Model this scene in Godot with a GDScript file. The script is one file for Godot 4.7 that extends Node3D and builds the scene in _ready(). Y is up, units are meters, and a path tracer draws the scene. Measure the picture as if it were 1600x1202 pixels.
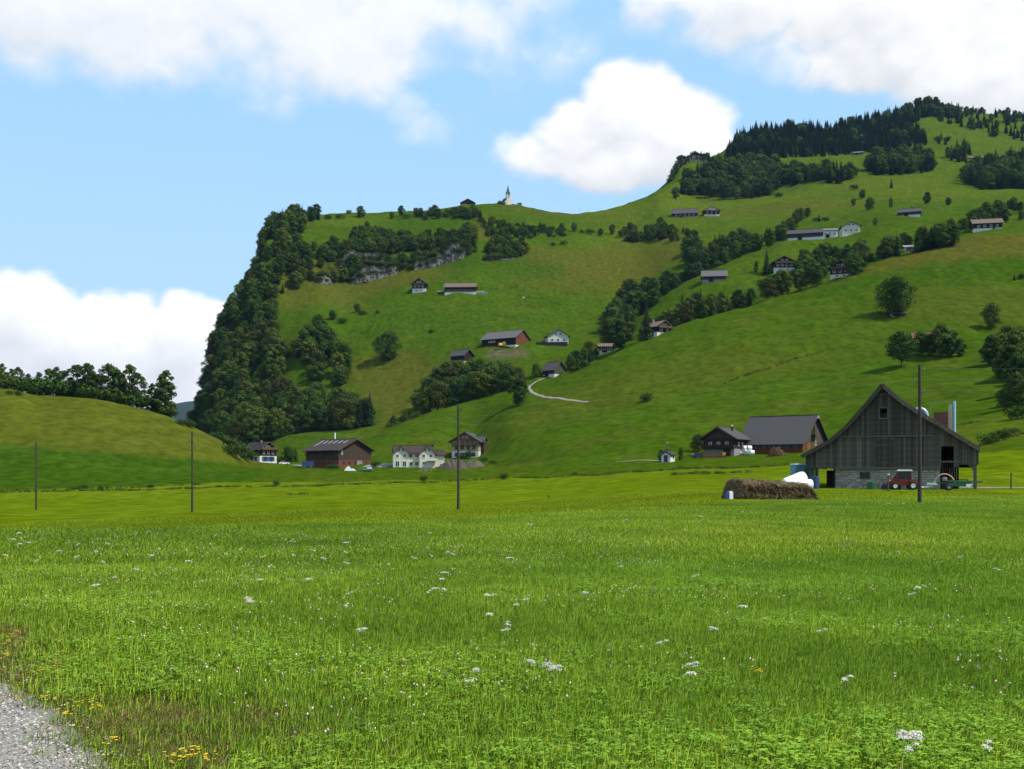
extends Node3D
# An alpine valley: a meadow by a gravel lane, a weathered barn, farmsteads on green slopes, a wooded crag and a hilltop church.

const F := 1715.0      # focal length in pixels of the 1600 x 1202 photograph
const HX := 800.0
const HY := 742.0      # row of the horizon
const EYE := 1.65
const TO_SUN := Vector3(0.55, 0.76, 0.19)

var names := {}
var M := {}            # shared materials

func _ready() -> void:
	# camera
	var cam := Camera3D.new()
	cam.name = "camera"
	cam.projection = Camera3D.PROJECTION_FRUSTUM
	cam.near = 0.1
	cam.far = 20000.0
	cam.size = 0.1 * 1202.0 / F
	cam.frustum_offset = Vector2(0.0, 0.1 * (HY - 601.0) / F)
	cam.position = Vector3(0, EYE, 0)
	add_child(cam)
	cam.current = true
	# sky and air
	var env := Environment.new()
	env.background_mode = Environment.BG_SKY
	var pano := PanoramaSkyMaterial.new()
	pano.panorama = make_sky()
	var sky := Sky.new()
	sky.sky_material = pano
	env.sky = sky
	env.background_energy_multiplier = 1.0
	env.tonemap_mode = Environment.TONE_MAPPER_LINEAR
	env.tonemap_exposure = 1.16
	env.sdfgi_enabled = true
	env.ssao_enabled = true
	env.ssil_enabled = true
	env.fog_enabled = true
	env.fog_density = 0.00002
	env.fog_light_color = Color(0.60, 0.77, 1.0)
	var we := WorldEnvironment.new()
	we.name = "world_environment"
	we.environment = env
	add_child(we)
	# sun
	var sun := DirectionalLight3D.new()
	sun.name = "sun"
	sun.light_energy = 1.5
	sun.light_angular_distance = 0.5
	sun.light_color = Color(1.0, 0.965, 0.90)
	sun.shadow_enabled = true
	add_child(sun)
	sun.look_at_from_position(TO_SUN * 1000.0, Vector3.ZERO)
	# large structure, then things, then small details
	make_materials()
	make_ground()
	make_far_hills()
	make_roads()
	make_rocks()
	make_trees()
	make_buildings()
	make_front_barn()
	make_farm_things()
	make_poles()
	make_meadow()

# ---------- naming ----------
func numbered(called: String) -> String:
	var n: int = names.get(called, 0)
	names[called] = n + 1
	return called if n == 0 else "%s_%03d" % [called, n]

func tag(o: Node, label: String, category: String, group := "", kind := "") -> void:
	if label: o.set_meta("label", label)
	if category: o.set_meta("category", category)
	if group: o.set_meta("group", group)
	if kind: o.set_meta("kind", kind)

func thing(called: String, label: String, category: String, at := Vector3.ZERO, turn := 0.0, group := "") -> Node3D:
	var o := Node3D.new()
	o.name = numbered(called)
	add_child(o)
	o.position = at
	o.rotation.y = turn
	tag(o, label, category, group)
	return o

func part(called: String, mesh: Mesh, parent: Node, at := Vector3.ZERO) -> MeshInstance3D:
	var o := MeshInstance3D.new()
	o.mesh = mesh
	o.name = called
	if parent == self:
		o.name = numbered(called)
	parent.add_child(o, true)
	o.position = at
	return o

# ---------- mesh builder ----------
class MB:
	var v := PackedVector3Array()
	var n := PackedVector3Array()
	var c := PackedColorArray()
	var uv := PackedVector2Array()
	var col := Color(1, 1, 1)
	var colored := false
	func tri(a: Vector3, b: Vector3, d: Vector3) -> void:
		var m := (d - a).cross(b - a).normalized()
		v.append(a); v.append(b); v.append(d)
		n.append(m); n.append(m); n.append(m)
		if colored: c.append(col); c.append(col); c.append(col)
	func tri_n(a: Vector3, b: Vector3, d: Vector3, na: Vector3, nb: Vector3, nd: Vector3) -> void:
		# orders the corners so that the face agrees with its normals
		if (d - a).cross(b - a).dot(na + nb + nd) < 0.0:
			v.append(a); v.append(d); v.append(b)
			n.append(na); n.append(nd); n.append(nb)
		else:
			v.append(a); v.append(b); v.append(d)
			n.append(na); n.append(nb); n.append(nd)
		if colored: c.append(col); c.append(col); c.append(col)
	func face(a: Vector3, b: Vector3, d: Vector3, e: Vector3, out: Vector3) -> void:
		if (d - a).cross(b - a).dot(out) < 0.0:
			tri(a, d, b); tri(a, e, d)
		else:
			tri(a, b, d); tri(a, d, e)
	func box(at: Vector3, size: Vector3, b := Basis()) -> void:
		var h := size * 0.5
		for ax in 3:
			var u := (ax + 1) % 3
			var w := (ax + 2) % 3
			for s in [-1.0, 1.0]:
				var p := []
				for k in [[-1, -1], [1, -1], [1, 1], [-1, 1]]:
					var q := Vector3.ZERO
					q[ax] = s * h[ax]
					q[u] = k[0] * h[u]
					q[w] = k[1] * h[w]
					p.append(at + b * q)
				var o := Vector3.ZERO
				o[ax] = s
				face(p[0], p[1], p[2], p[3], b * o)
	func beam(a: Vector3, b: Vector3, w: float, h: float) -> void:
		var z := (b - a).normalized()
		var x := (Vector3.UP if absf(z.y) < 0.9 else Vector3.RIGHT).cross(z).normalized()
		box((a + b) * 0.5, Vector3(w, h, a.distance_to(b)), Basis(x, z.cross(x), z))
	func prism(poly: PackedVector2Array, t: Transform3D, z0: float, z1: float) -> void:
		# a polygon in t's x-y plane, extruded along t's z
		var idx := Geometry2D.triangulate_polygon(poly)
		for s in 2:
			var z := z1 if s else z0
			var out := t.basis.z * (1.0 if s else -1.0)
			for k in range(0, idx.size(), 3):
				var a := t * Vector3(poly[idx[k]].x, poly[idx[k]].y, z)
				var b := t * Vector3(poly[idx[k + 1]].x, poly[idx[k + 1]].y, z)
				var d := t * Vector3(poly[idx[k + 2]].x, poly[idx[k + 2]].y, z)
				if (d - a).cross(b - a).dot(out) < 0.0: tri(a, d, b)
				else: tri(a, b, d)
		var cw := Geometry2D.is_polygon_clockwise(poly)
		for k in poly.size():
			var p := poly[k]
			var q := poly[(k + 1) % poly.size()]
			var e := q - p
			var o := Vector2(e.y, -e.x) if not cw else Vector2(-e.y, e.x)
			# Geometry2D counts y down: its clockwise is counter-clockwise with y up
			var oo := t.basis * Vector3(o.x, o.y, 0)
			face(t * Vector3(p.x, p.y, z0), t * Vector3(q.x, q.y, z0), t * Vector3(q.x, q.y, z1), t * Vector3(p.x, p.y, z1), oo)
	func tube(path: Array, r0: float, r1: float, sides := 6, caps := true) -> void:
		var rings := []
		for k in path.size():
			var d: Vector3 = (path[mini(k + 1, path.size() - 1)] - path[maxi(k - 1, 0)]).normalized()
			var x := (Vector3.UP if absf(d.y) < 0.95 else Vector3.RIGHT).cross(d).normalized()
			var y := d.cross(x)
			var r := lerpf(r0, r1, float(k) / maxf(1.0, path.size() - 1))
			var ring := []
			for s in sides:
				var o := x * cos(TAU * s / sides) + y * sin(TAU * s / sides)
				ring.append([path[k] + o * r, o])
			rings.append(ring)
		for k in path.size() - 1:
			for s in sides:
				var a = rings[k][s]
				var b = rings[k][(s + 1) % sides]
				var d = rings[k + 1][(s + 1) % sides]
				var e = rings[k + 1][s]
				tri_n(a[0], b[0], d[0], a[1], b[1], d[1])
				tri_n(a[0], d[0], e[0], a[1], d[1], e[1])
		if caps:
			for k in [0, path.size() - 1]:
				var o: Vector3 = (path[k] - path[1 if k == 0 else k - 1]).normalized()
				for s in range(1, sides - 1):
					tri_n(rings[k][0][0], rings[k][s][0], rings[k][s + 1][0], o, o, o)
	func lathe(profile: Array, sides: int, t := Transform3D()) -> void:
		# profile: Vector2(radius, height) from the bottom to the top
		for k in profile.size() - 1:
			var p: Vector2 = profile[k]
			var q: Vector2 = profile[k + 1]
			var e := q - p
			var m := Vector2(e.y, -e.x).normalized()
			for s in sides:
				var a0 := TAU * s / sides
				var a1 := TAU * (s + 1) / sides
				var d0 := Vector3(cos(a0), 0, sin(a0))
				var d1 := Vector3(cos(a1), 0, sin(a1))
				var n0 := (t.basis * (d0 * m.x + Vector3.UP * m.y)).normalized()
				var n1 := (t.basis * (d1 * m.x + Vector3.UP * m.y)).normalized()
				var A := t * (d0 * p.x + Vector3.UP * p.y)
				var B := t * (d1 * p.x + Vector3.UP * p.y)
				var C := t * (d1 * q.x + Vector3.UP * q.y)
				var D := t * (d0 * q.x + Vector3.UP * q.y)
				if p.x > 1e-5: tri_n(A, B, C, n0, n1, n1)
				if q.x > 1e-5: tri_n(A, C, D, n0, n1, n0)
	func mesh(mat: Material) -> ArrayMesh:
		var a := []
		a.resize(Mesh.ARRAY_MAX)
		a[Mesh.ARRAY_VERTEX] = v
		a[Mesh.ARRAY_NORMAL] = n
		if colored: a[Mesh.ARRAY_COLOR] = c
		var m := ArrayMesh.new()
		m.add_surface_from_arrays(Mesh.PRIMITIVE_TRIANGLES, a)
		m.surface_set_material(0, mat)
		return m

# ---------- materials ----------
func lin(r: float, g: float, b: float) -> Color:
	return Color(r, g, b).linear_to_srgb()

func noise_image(size: int, fx: float, fy: float, seed_: int, lo: float, hi: float, octaves := 4) -> Image:
	# a tiling grey noise, fx and fy features across
	var f := FastNoiseLite.new()
	f.seed = seed_
	f.noise_type = FastNoiseLite.TYPE_SIMPLEX_SMOOTH
	f.fractal_octaves = octaves
	f.frequency = maxf(fx, fy) / size
	var w := size if fx >= fy else maxi(16, int(size * fx / fy))
	var h := size if fy >= fx else maxi(16, int(size * fy / fx))
	var im := f.get_seamless_image(w, h, false, false, 0.15, true)
	if w != size or h != size: im.resize(size, size, Image.INTERPOLATE_CUBIC)
	im.convert(Image.FORMAT_RGB8)
	for y in size:
		for x in size:
			var g := clampf(lerpf(lo, hi, im.get_pixel(x, y).r), 0.0, 1.0)
			im.set_pixel(x, y, Color(g, g, g))
	return im

func plank_image(seed_: int) -> Image:
	# board tones and grain, 12 boards across
	var rng := RandomNumberGenerator.new()
	rng.seed = seed_
	var grain := noise_image(256, 90.0, 5.0, seed_, 0.55, 1.0)
	var tone := []
	for k in 12: tone.append(rng.randf_range(0.72, 1.0))
	for y in 256:
		for x in 256:
			var k := x * 12 / 256
			var g := grain.get_pixel(x, y).r * float(tone[k])
			var edge := absf(fmod(x * 12.0 / 256.0, 1.0) - 0.5)
			if edge > 0.46: g *= 0.55
			grain.set_pixel(x, y, Color(g, g, g))
	return grain

var tex := {}
func texture(key: String) -> ImageTexture:
	if not tex.has(key):
		var im: Image
		match key:
			"speckle": im = noise_image(256, 40.0, 40.0, 3, 0.45, 1.0)
			"grit": im = noise_image(512, 150.0, 150.0, 17, 0.55, 1.0, 2)
			"patch": im = noise_image(512, 9.0, 9.0, 5, 0.66, 1.0, 6)
			"streak": im = noise_image(256, 60.0, 6.0, 7, 0.35, 1.0)
			"plank": im = plank_image(9)
			"rock": im = noise_image(512, 30.0, 8.0, 12, 0.12, 1.0, 6)
			"turf": im = noise_image(512, 60.0, 60.0, 21, 0.62, 1.0, 3)
		tex[key] = ImageTexture.create_from_image(im)
	return tex[key]

func mat(key: String, color: Color, rough := 0.85, grain := "", scale := 1.0, bump := 0.0, metal := 0.0) -> StandardMaterial3D:
	if M.has(key): return M[key]
	var m := StandardMaterial3D.new()
	m.resource_name = key
	m.albedo_color = color
	m.roughness = rough
	m.metallic = metal
	m.metallic_specular = 0.35
	if grain:
		m.albedo_texture = texture(grain)
		m.uv1_triplanar = true
		m.uv1_scale = Vector3.ONE * scale
		if bump > 0.0:
			m.heightmap_enabled = true
			m.heightmap_texture = texture(grain)
			m.heightmap_scale = bump
	M[key] = m
	return m

func make_materials() -> void:
	mat("dark_wood", lin(0.075, 0.045, 0.03), 0.85, "plank", 0.42, 1.5)
	mat("black_wood", lin(0.045, 0.032, 0.025), 0.85, "plank", 0.42, 1.5)
	mat("red_wood", lin(0.11, 0.04, 0.03), 0.85, "plank", 0.42, 1.5)
	mat("orange_wood", lin(0.30, 0.11, 0.045), 0.85, "plank", 0.42, 1.5)
	mat("brown_wood", lin(0.13, 0.085, 0.065), 0.85, "plank", 0.42, 1.5)
	mat("tan_wood", lin(0.36, 0.23, 0.11), 0.85, "plank", 0.42, 1.5)
	mat("yellow_wood", lin(0.90, 0.74, 0.44), 0.8, "plank", 0.42, 1.0)
	mat("grey_wood", lin(0.16, 0.15, 0.135), 0.9, "plank", 0.42, 2.0)
	mat("white_plaster", lin(0.86, 0.85, 0.80), 0.9, "patch", 0.35)
	mat("cream_plaster", lin(0.86, 0.83, 0.66), 0.9, "patch", 0.3)
	mat("brick_red", lin(0.30, 0.10, 0.06), 0.9, "speckle", 0.5, 1.0)
	mat("grey_concrete", lin(0.34, 0.34, 0.33), 0.9, "patch", 0.3)
	mat("roof_brown", lin(0.105, 0.078, 0.066), 0.8, "streak", 0.35, 3.0)
	mat("roof_grey", lin(0.135, 0.13, 0.128), 0.75, "streak", 0.35, 3.0)
	mat("roof_slate", lin(0.24, 0.23, 0.225), 0.7, "streak", 0.3, 2.0)
	mat("roof_tan", lin(0.34, 0.25, 0.19), 0.85, "streak", 0.35, 3.0)
	mat("roof_dark", lin(0.06, 0.055, 0.055), 0.8, "streak", 0.35, 3.0)
	mat("roof_orange", lin(0.42, 0.19, 0.10), 0.85, "streak", 0.35, 3.0)
	mat("roof_white", lin(0.62, 0.62, 0.60), 0.6, "streak", 0.3, 1.0)
	mat("glass", lin(0.03, 0.037, 0.045), 0.08)
	mat("white_paint", lin(0.78, 0.78, 0.76), 0.5)
	mat("black_paint", lin(0.02, 0.02, 0.022), 0.5)
	mat("blue_paint", lin(0.05, 0.08, 0.24), 0.6)
	mat("drum_navy", lin(0.03, 0.05, 0.12), 0.6)
	mat("trim_wood", lin(0.10, 0.065, 0.045), 0.8)
	mat("copper_dark", lin(0.05, 0.075, 0.075), 0.6)
	var g := StandardMaterial3D.new()
	g.resource_name = "leaf"
	g.vertex_color_use_as_albedo = true
	g.roughness = 0.75
	g.metallic_specular = 0.15
	g.backlight_enabled = true
	g.backlight = Color(0.42, 0.5, 0.3)
	M["leaf"] = g
	var b := StandardMaterial3D.new()
	b.resource_name = "blade"
	b.vertex_color_use_as_albedo = true
	b.roughness = 0.8
	b.metallic_specular = 0.16
	b.backlight_enabled = true
	b.backlight = Color(0.62, 0.7, 0.4)
	M["blade"] = b
	mat("bark", lin(0.085, 0.068, 0.052), 0.95)
# ---------- sky: air and clouds, by direction ----------
# banks of cloud: azimuth and elevation in degrees, half widths, weight, height of the grey base
# azimuth, elevation, half widths in degrees, weight, softness of the edge
const BANKS := [
	[-22.0, 22.8, 10.0, 4.4, 0.98, 0.7], [-10.0, 22.8, 9.0, 4.4, 0.95, 0.75], [-1.0, 22.6, 6.0, 3.4, 0.52, 0.9], [-29.0, 20.5, 5.0, 3.6, 0.7, 0.8],
	[6.3, 18.6, 2.7, 2.2, 1.0, 0.4], [3.4, 17.2, 2.6, 1.7, 0.9, 0.45], [9.0, 17.4, 2.8, 2.0, 0.95, 0.45], [6.4, 15.9, 5.2, 1.5, 0.85, 0.5], [1.4, 16.2, 2.4, 1.3, 0.7, 0.5], [0.2, 16.6, 1.6, 0.9, 0.5, 0.6],
	[-5.2, 18.7, 1.2, 1.3, 0.36, 0.8], [-4.4, 17.6, 1.4, 0.9, 0.34, 0.8], [-2.6, 18.8, 1.8, 1.0, 0.28, 0.85],
	[-24.5, 7.0, 3.4, 2.7, 0.95, 0.25], [-20.0, 5.3, 3.6, 3.4, 1.0, 0.3], [-16.0, 5.6, 3.4, 3.0, 1.0, 0.25], [-28.0, 4.6, 5.0, 4.0, 1.0, 0.3], [-18.0, 2.6, 9.0, 2.8, 0.8, 0.5], [-12.0, 5.0, 3.0, 3.0, 0.8, 0.3],
	[12.0, 23.0, 6.0, 2.4, 0.72, 0.6], [19.0, 21.8, 6.0, 3.4, 0.95, 0.45], [24.0, 19.4, 5.0, 3.8, 0.9, 0.5], [14.5, 20.4, 3.4, 1.3, 0.5, 0.7], [28.0, 18.0, 5.0, 4.2, 0.85, 0.5],
]
var cloud_low := FastNoiseLite.new()
var cloud_mid := FastNoiseLite.new()
var cloud_fine := FastNoiseLite.new()

var cloud_soft := 0.5
func cloud_at(az: float, el: float) -> float:
	# how much cloud stands in a direction, about -1 to 1
	var ce := cos(deg_to_rad(el))
	var d := Vector3(sin(deg_to_rad(az)) * ce, sin(deg_to_rad(el)), -cos(deg_to_rad(az)) * ce) * 10.0
	var e := Vector3(d.x, d.y * 1.35, d.z)
	var low := cloud_low.get_noise_3dv(e)
	var mid := cloud_mid.get_noise_3dv(e)
	var fine := cloud_fine.get_noise_3dv(e)
	var here := -0.45
	var soft := 0.6
	for b in BANKS:
		var u: float = (az - float(b[0])) / float(b[2])
		var w: float = (el - float(b[1])) / float(b[3])
		var q := u * u + w * w
		if q < 2.5:
			var v: float = float(b[4]) * (1.0 - q * 0.8)
			if v > here:
				here = v
				soft = b[5]
	var away := smoothstep(24.0, 34.0, absf(az))
	away = maxf(away, smoothstep(23.0, 30.0, el))
	var open := 0.10 + 0.8 * low
	cloud_soft = lerpf(soft, 0.6, away)
	return lerpf(here, open, away) + 0.16 * low + 0.34 * (0.42 - absf(mid) * 1.7) + 0.60 * fine - 0.06

func sky_color(az: float, el: float) -> Color:
	var t := clampf(el / 90.0, 0.0, 1.0)
	var air := Color(0.50, 0.735, 0.93).lerp(Color(0.35, 0.61, 0.89), smoothstep(0.0, 0.24, t)).lerp(Color(0.11, 0.31, 0.74), smoothstep(0.2, 1.0, t))
	var d := cloud_at(az, el)
	if d < -0.12: return air
	var soft := cloud_soft
	var a := smoothstep(-0.12, 0.02 + soft, d)
	var up := cloud_at(az + 0.5, el + 0.9)
	var up2 := cloud_at(az + 1.2, el + 2.2)
	var lit := clampf(0.56 + (d - up) * 0.55 + (d - up2) * 0.30, 0.0, 1.0)
	var bright := lerpf(0.70, 1.0, lit)
	bright = lerpf(bright, 0.90, smoothstep(0.5, 0.8, soft) * 0.6)
	var cloud := Color(0.93, 0.955, 1.0).lerp(Color(1, 1, 1), lit) * bright
	return air.lerp(cloud, a * lerpf(0.97, 0.90, smoothstep(0.5, 0.8, soft)))

func make_sky() -> ImageTexture:
	for k in 3:
		var f: FastNoiseLite = [cloud_low, cloud_mid, cloud_fine][k]
		f.seed = 40 + k
		f.noise_type = FastNoiseLite.TYPE_SIMPLEX_SMOOTH
		f.frequency = [0.22, 0.55, 0.9][k]
		f.fractal_octaves = [3, 4, 5][k]
		f.fractal_gain = 0.58
	var W := 4096
	var H := 2048
	var coarse := Image.create(W / 4, H / 4, false, Image.FORMAT_RGBF)
	coarse.fill(Color(0.30, 0.34, 0.26))
	for y in H / 8:
		var el := 90.0 - (y + 0.5) * 180.0 / (H / 4)
		for x in W / 4:
			var az := (x + 0.5) * 360.0 / (W / 4)
			coarse.set_pixel(x, y, sky_color(az if az < 180.0 else az - 360.0, el))
	coarse.resize(W, H, Image.INTERPOLATE_BILINEAR)
	for half in 2:
		var x0 := 0 if half == 0 else W - 460
		var fine := Image.create(460, 360, false, Image.FORMAT_RGBF)
		for y in 360:
			var el := 90.0 - (y + 664 + 0.5) * 180.0 / H
			for x in 460:
				var az := (x0 + x + 0.5) * 360.0 / W
				fine.set_pixel(x, y, sky_color(az if az < 180.0 else az - 360.0, el))
		coarse.blit_rect(fine, Rect2i(0, 0, 460, 360), Vector2i(x0, 664))
	return ImageTexture.create_from_image(coarse)
# ---------- terrain: one sheet on a polar grid round the place where the photograph was taken ----------
# Lines that run across the valley from left to right, each given as (column, row, distance) where it was sighted.
const LINES := [
	# edge of the tall meadow
	[-600, 858, 25, 0, 832, 31, 300, 826, 34, 600, 817, 39, 850, 804, 46, 1100, 789, 60, 1270, 781, 75, 1450, 778, 88, 1600, 774, 98, 2200, 768, 115],
	# the drop behind it
	[-600, 858, 70, 0, 833, 75, 300, 826, 70, 600, 816, 66, 850, 806, 64, 1100, 779, 78, 1270, 771, 94, 1450, 767, 105, 1600, 763, 114, 2200, 757, 130],
	# the line of telegraph poles, the barn yard
	[-600, 800, 150, 56, 797, 143, 300, 801, 121, 716, 797, 94, 900, 783, 110, 1100, 764, 122, 1270, 763.5, 116, 1450, 761.5, 124, 1600, 758, 130, 2200, 750, 150],
	# ditch along the valley floor
	[-600, 769, 250, 0, 767, 262, 300, 757, 285, 450, 753, 300, 600, 752, 310, 720, 750, 310, 900, 743, 290, 1000, 737, 260, 1250, 727, 220, 1450, 718, 190, 1600, 704, 175, 2200, 690, 180],
	# foot of the slopes
	[-600, 700, 320, 0, 733, 312, 150, 739, 318, 300, 741, 335, 400, 737, 380, 450, 736, 400, 600, 734, 405, 690, 732, 405, 760, 729, 400, 830, 725, 370, 900, 724, 340, 1044, 722, 305, 1135, 714, 318, 1250, 709, 310, 1400, 690, 280, 1600, 655, 260, 2200, 600, 260],
	# crest of the left mound, middle of the right-hand slope
	[-600, 560, 430, 0, 607, 420, 60, 617, 422, 130, 622, 425, 200, 634, 430, 250, 645, 430, 300, 668, 425, 350, 692, 420, 400, 722, 450, 450, 729, 450, 520, 722, 450, 600, 700, 455, 700, 690, 470, 731, 690, 475, 800, 668, 450, 900, 658, 430, 1000, 640, 430, 1100, 632, 425, 1250, 608, 430, 1409, 572, 440, 1600, 560, 430, 2200, 520, 430],
	# crest of the right-hand slope
	[-600, 640, 520, 0, 640, 520, 200, 670, 520, 300, 690, 500, 350, 712, 500, 400, 724, 495, 450, 722, 505, 520, 706, 520, 560, 691, 525, 640, 655, 545, 714, 632, 560, 800, 612, 565, 880, 590, 565, 940, 562, 570, 1000, 534, 580, 1060, 511, 590, 1100, 497, 600, 1200, 469, 620, 1330, 429, 650, 1400, 402, 680, 1480, 375, 710, 1600, 354, 740, 2200, 310, 820],
	# gully behind it
	[-600, 660, 700, 0, 665, 700, 200, 690, 700, 300, 705, 600, 350, 720, 560, 400, 722, 550, 450, 712, 560, 520, 700, 570, 560, 695, 575, 640, 662, 605, 714, 640, 625, 800, 620, 630, 880, 598, 630, 940, 572, 635, 1000, 546, 645, 1060, 523, 655, 1100, 510, 665, 1200, 481, 685, 1330, 438, 705, 1400, 406, 725, 1480, 378, 755, 1600, 357, 790, 2200, 310, 880],
	# lower face of the church hill; crest of the second spur
	[-600, 690, 1200, 200, 705, 1200, 270, 712, 900, 300, 705, 780, 330, 675, 750, 400, 640, 740, 450, 622, 730, 520, 612, 720, 560, 605, 720, 640, 580, 730, 714, 556, 730, 800, 539, 730, 880, 535, 740, 940, 522, 760, 985, 500, 800, 1025, 472, 805, 1072, 442, 812, 1112, 425, 815, 1190, 392, 832, 1235, 378, 840, 1300, 373, 850, 1400, 350, 850, 1480, 350, 860, 1600, 338, 880, 2200, 300, 950],
	# gully behind the spur
	[-600, 690, 1300, 200, 708, 1300, 270, 716, 950, 300, 690, 815, 330, 625, 790, 400, 580, 785, 450, 550, 790, 500, 512, 815, 560, 502, 835, 640, 478, 855, 714, 482, 845, 800, 487, 845, 880, 490, 850, 940, 492, 850, 985, 508, 865, 1025, 482, 870, 1072, 452, 880, 1112, 432, 880, 1190, 398, 890, 1235, 382, 900, 1300, 367, 920, 1400, 340, 920, 1480, 340, 930, 1600, 329, 960, 2200, 290, 1050],
	# foot of the crag
	[-600, 690, 1400, 200, 709, 1400, 280, 716, 960, 300, 682, 840, 330, 600, 830, 350, 570, 850, 400, 500, 870, 425, 462, 895, 450, 462, 900, 500, 445, 925, 545, 443, 948, 600, 432, 955, 640, 424, 960, 690, 413, 966, 735, 399, 972, 800, 422, 955, 880, 428, 955, 985, 432, 965, 1050, 402, 985, 1112, 386, 985, 1190, 371, 985, 1235, 362, 985, 1300, 350, 985, 1400, 329, 990, 1480, 326, 1000, 1600, 319, 1050, 2200, 280, 1150],
	# top of the crag
	[-600, 690, 1500, 200, 710, 1500, 280, 716, 1000, 300, 678, 860, 322, 622, 860, 335, 560, 870, 350, 535, 880, 375, 480, 900, 400, 445, 915, 425, 420, 925, 450, 412, 938, 500, 403, 960, 545, 397, 975, 600, 394, 980, 640, 391, 985, 690, 386, 992, 735, 380, 1000, 800, 386, 1010, 880, 392, 1030, 985, 396, 1045, 1050, 372, 1065, 1112, 356, 1080, 1190, 345, 1085, 1300, 328, 1090, 1400, 312, 1100, 1600, 300, 1150, 2200, 260, 1300],
	# upper meadow
	[-600, 690, 1600, 200, 711, 1600, 280, 716, 1050, 300, 676, 880, 322, 610, 890, 335, 545, 900, 350, 515, 910, 375, 470, 930, 400, 425, 950, 412, 395, 965, 430, 372, 1000, 500, 366, 1060, 600, 371, 1075, 735, 363, 1090, 800, 362, 1110, 880, 366, 1120, 985, 366, 1140, 1050, 344, 1160, 1112, 338, 1180, 1200, 325, 1200, 1300, 307, 1210, 1400, 287, 1250, 1600, 286, 1300, 2200, 240, 1500],
	# skyline of the church hill, saddle, middle of the right-hand mountain
	[-600, 690, 1800, 200, 712, 1800, 280, 718, 1100, 300, 676, 905, 322, 606, 915, 333, 545, 925, 348, 508, 940, 368, 470, 960, 400, 422, 990, 411, 380, 1010, 425, 350, 1060, 450, 342, 1120, 500, 335, 1210, 600, 332, 1250, 660, 329, 1260, 735, 320, 1290, 793, 319, 1300, 840, 327, 1310, 900, 335, 1330, 950, 327, 1385, 1000, 311, 1410, 1050, 291, 1410, 1100, 301, 1400, 1200, 291, 1400, 1300, 264, 1400, 1400, 252, 1450, 1480, 240, 1500, 1600, 244, 1550, 2200, 200, 1700],
	# behind it; shoulder of the mountain
	[-600, 700, 2200, 200, 716, 2200, 280, 722, 1300, 300, 700, 1050, 322, 640, 1060, 333, 600, 1070, 348, 560, 1080, 368, 520, 1100, 400, 470, 1130, 411, 430, 1150, 425, 400, 1200, 500, 370, 1350, 600, 365, 1400, 660, 360, 1420, 735, 350, 1450, 793, 345, 1450, 840, 345, 1450, 900, 342, 1450, 950, 334, 1500, 1000, 316, 1520, 1046, 278, 1525, 1056, 258, 1530, 1068, 246, 1530, 1090, 246, 1535, 1130, 248, 1560, 1200, 248, 1600, 1300, 243, 1650, 1400, 230, 1680, 1480, 205, 1750, 1600, 210, 1800, 2200, 160, 1950],
	# skyline of the mountain
	[-600, 705, 2800, 200, 720, 2800, 280, 725, 2000, 322, 690, 1700, 411, 560, 1700, 500, 450, 1800, 735, 400, 1900, 900, 370, 1900, 1000, 330, 1800, 1050, 300, 1750, 1075, 262, 1700, 1130, 236, 1720, 1150, 216, 1750, 1190, 203, 1800, 1300, 199, 1850, 1400, 177, 1900, 1450, 162, 1900, 1500, 174, 1950, 1600, 178, 2000, 2200, 120, 2200],
	# falling away behind
	[-600, 715, 5000, 200, 725, 5000, 735, 560, 3200, 1000, 480, 3000, 1130, 400, 2800, 1600, 330, 3000, 2200, 260, 3200],
]
const NR := 860
const R0 := 1.2
const R1 := 9000.0
var thetas := PackedFloat32Array()
var NT := 0
var gh := PackedFloat32Array()       # heights
var gk := PackedFloat32Array()       # between which lines a vertex lies
var relief := FastNoiseLite.new()
var relief2 := FastNoiseLite.new()
var terrace := FastNoiseLite.new()

func slopes(x: PackedFloat32Array, y: PackedFloat32Array) -> PackedFloat32Array:
	# monotone cubic tangents
	var n := x.size()
	var m := PackedFloat32Array()
	m.resize(n)
	for k in n:
		if k == 0: m[k] = (y[1] - y[0]) / (x[1] - x[0])
		elif k == n - 1: m[k] = (y[k] - y[k - 1]) / (x[k] - x[k - 1])
		else:
			var h0 := x[k] - x[k - 1]
			var h1 := x[k + 1] - x[k]
			var d0 := (y[k] - y[k - 1]) / h0
			var d1 := (y[k + 1] - y[k]) / h1
			if d0 * d1 <= 0.0: m[k] = 0.0
			else:
				var w0 := 2.0 * h1 + h0
				var w1 := h1 + 2.0 * h0
				m[k] = (w0 + w1) / (w0 / d0 + w1 / d1)
	return m

func cubic(x: PackedFloat32Array, y: PackedFloat32Array, m: PackedFloat32Array, k: int, at: float) -> float:
	var h := x[k + 1] - x[k]
	var t := (at - x[k]) / h
	var t2 := t * t
	var t3 := t2 * t
	return y[k] * (2.0 * t3 - 3.0 * t2 + 1.0) + m[k] * h * (t3 - 2.0 * t2 + t) + y[k + 1] * (3.0 * t2 - 2.0 * t3) + m[k + 1] * h * (t3 - t2)

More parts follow.
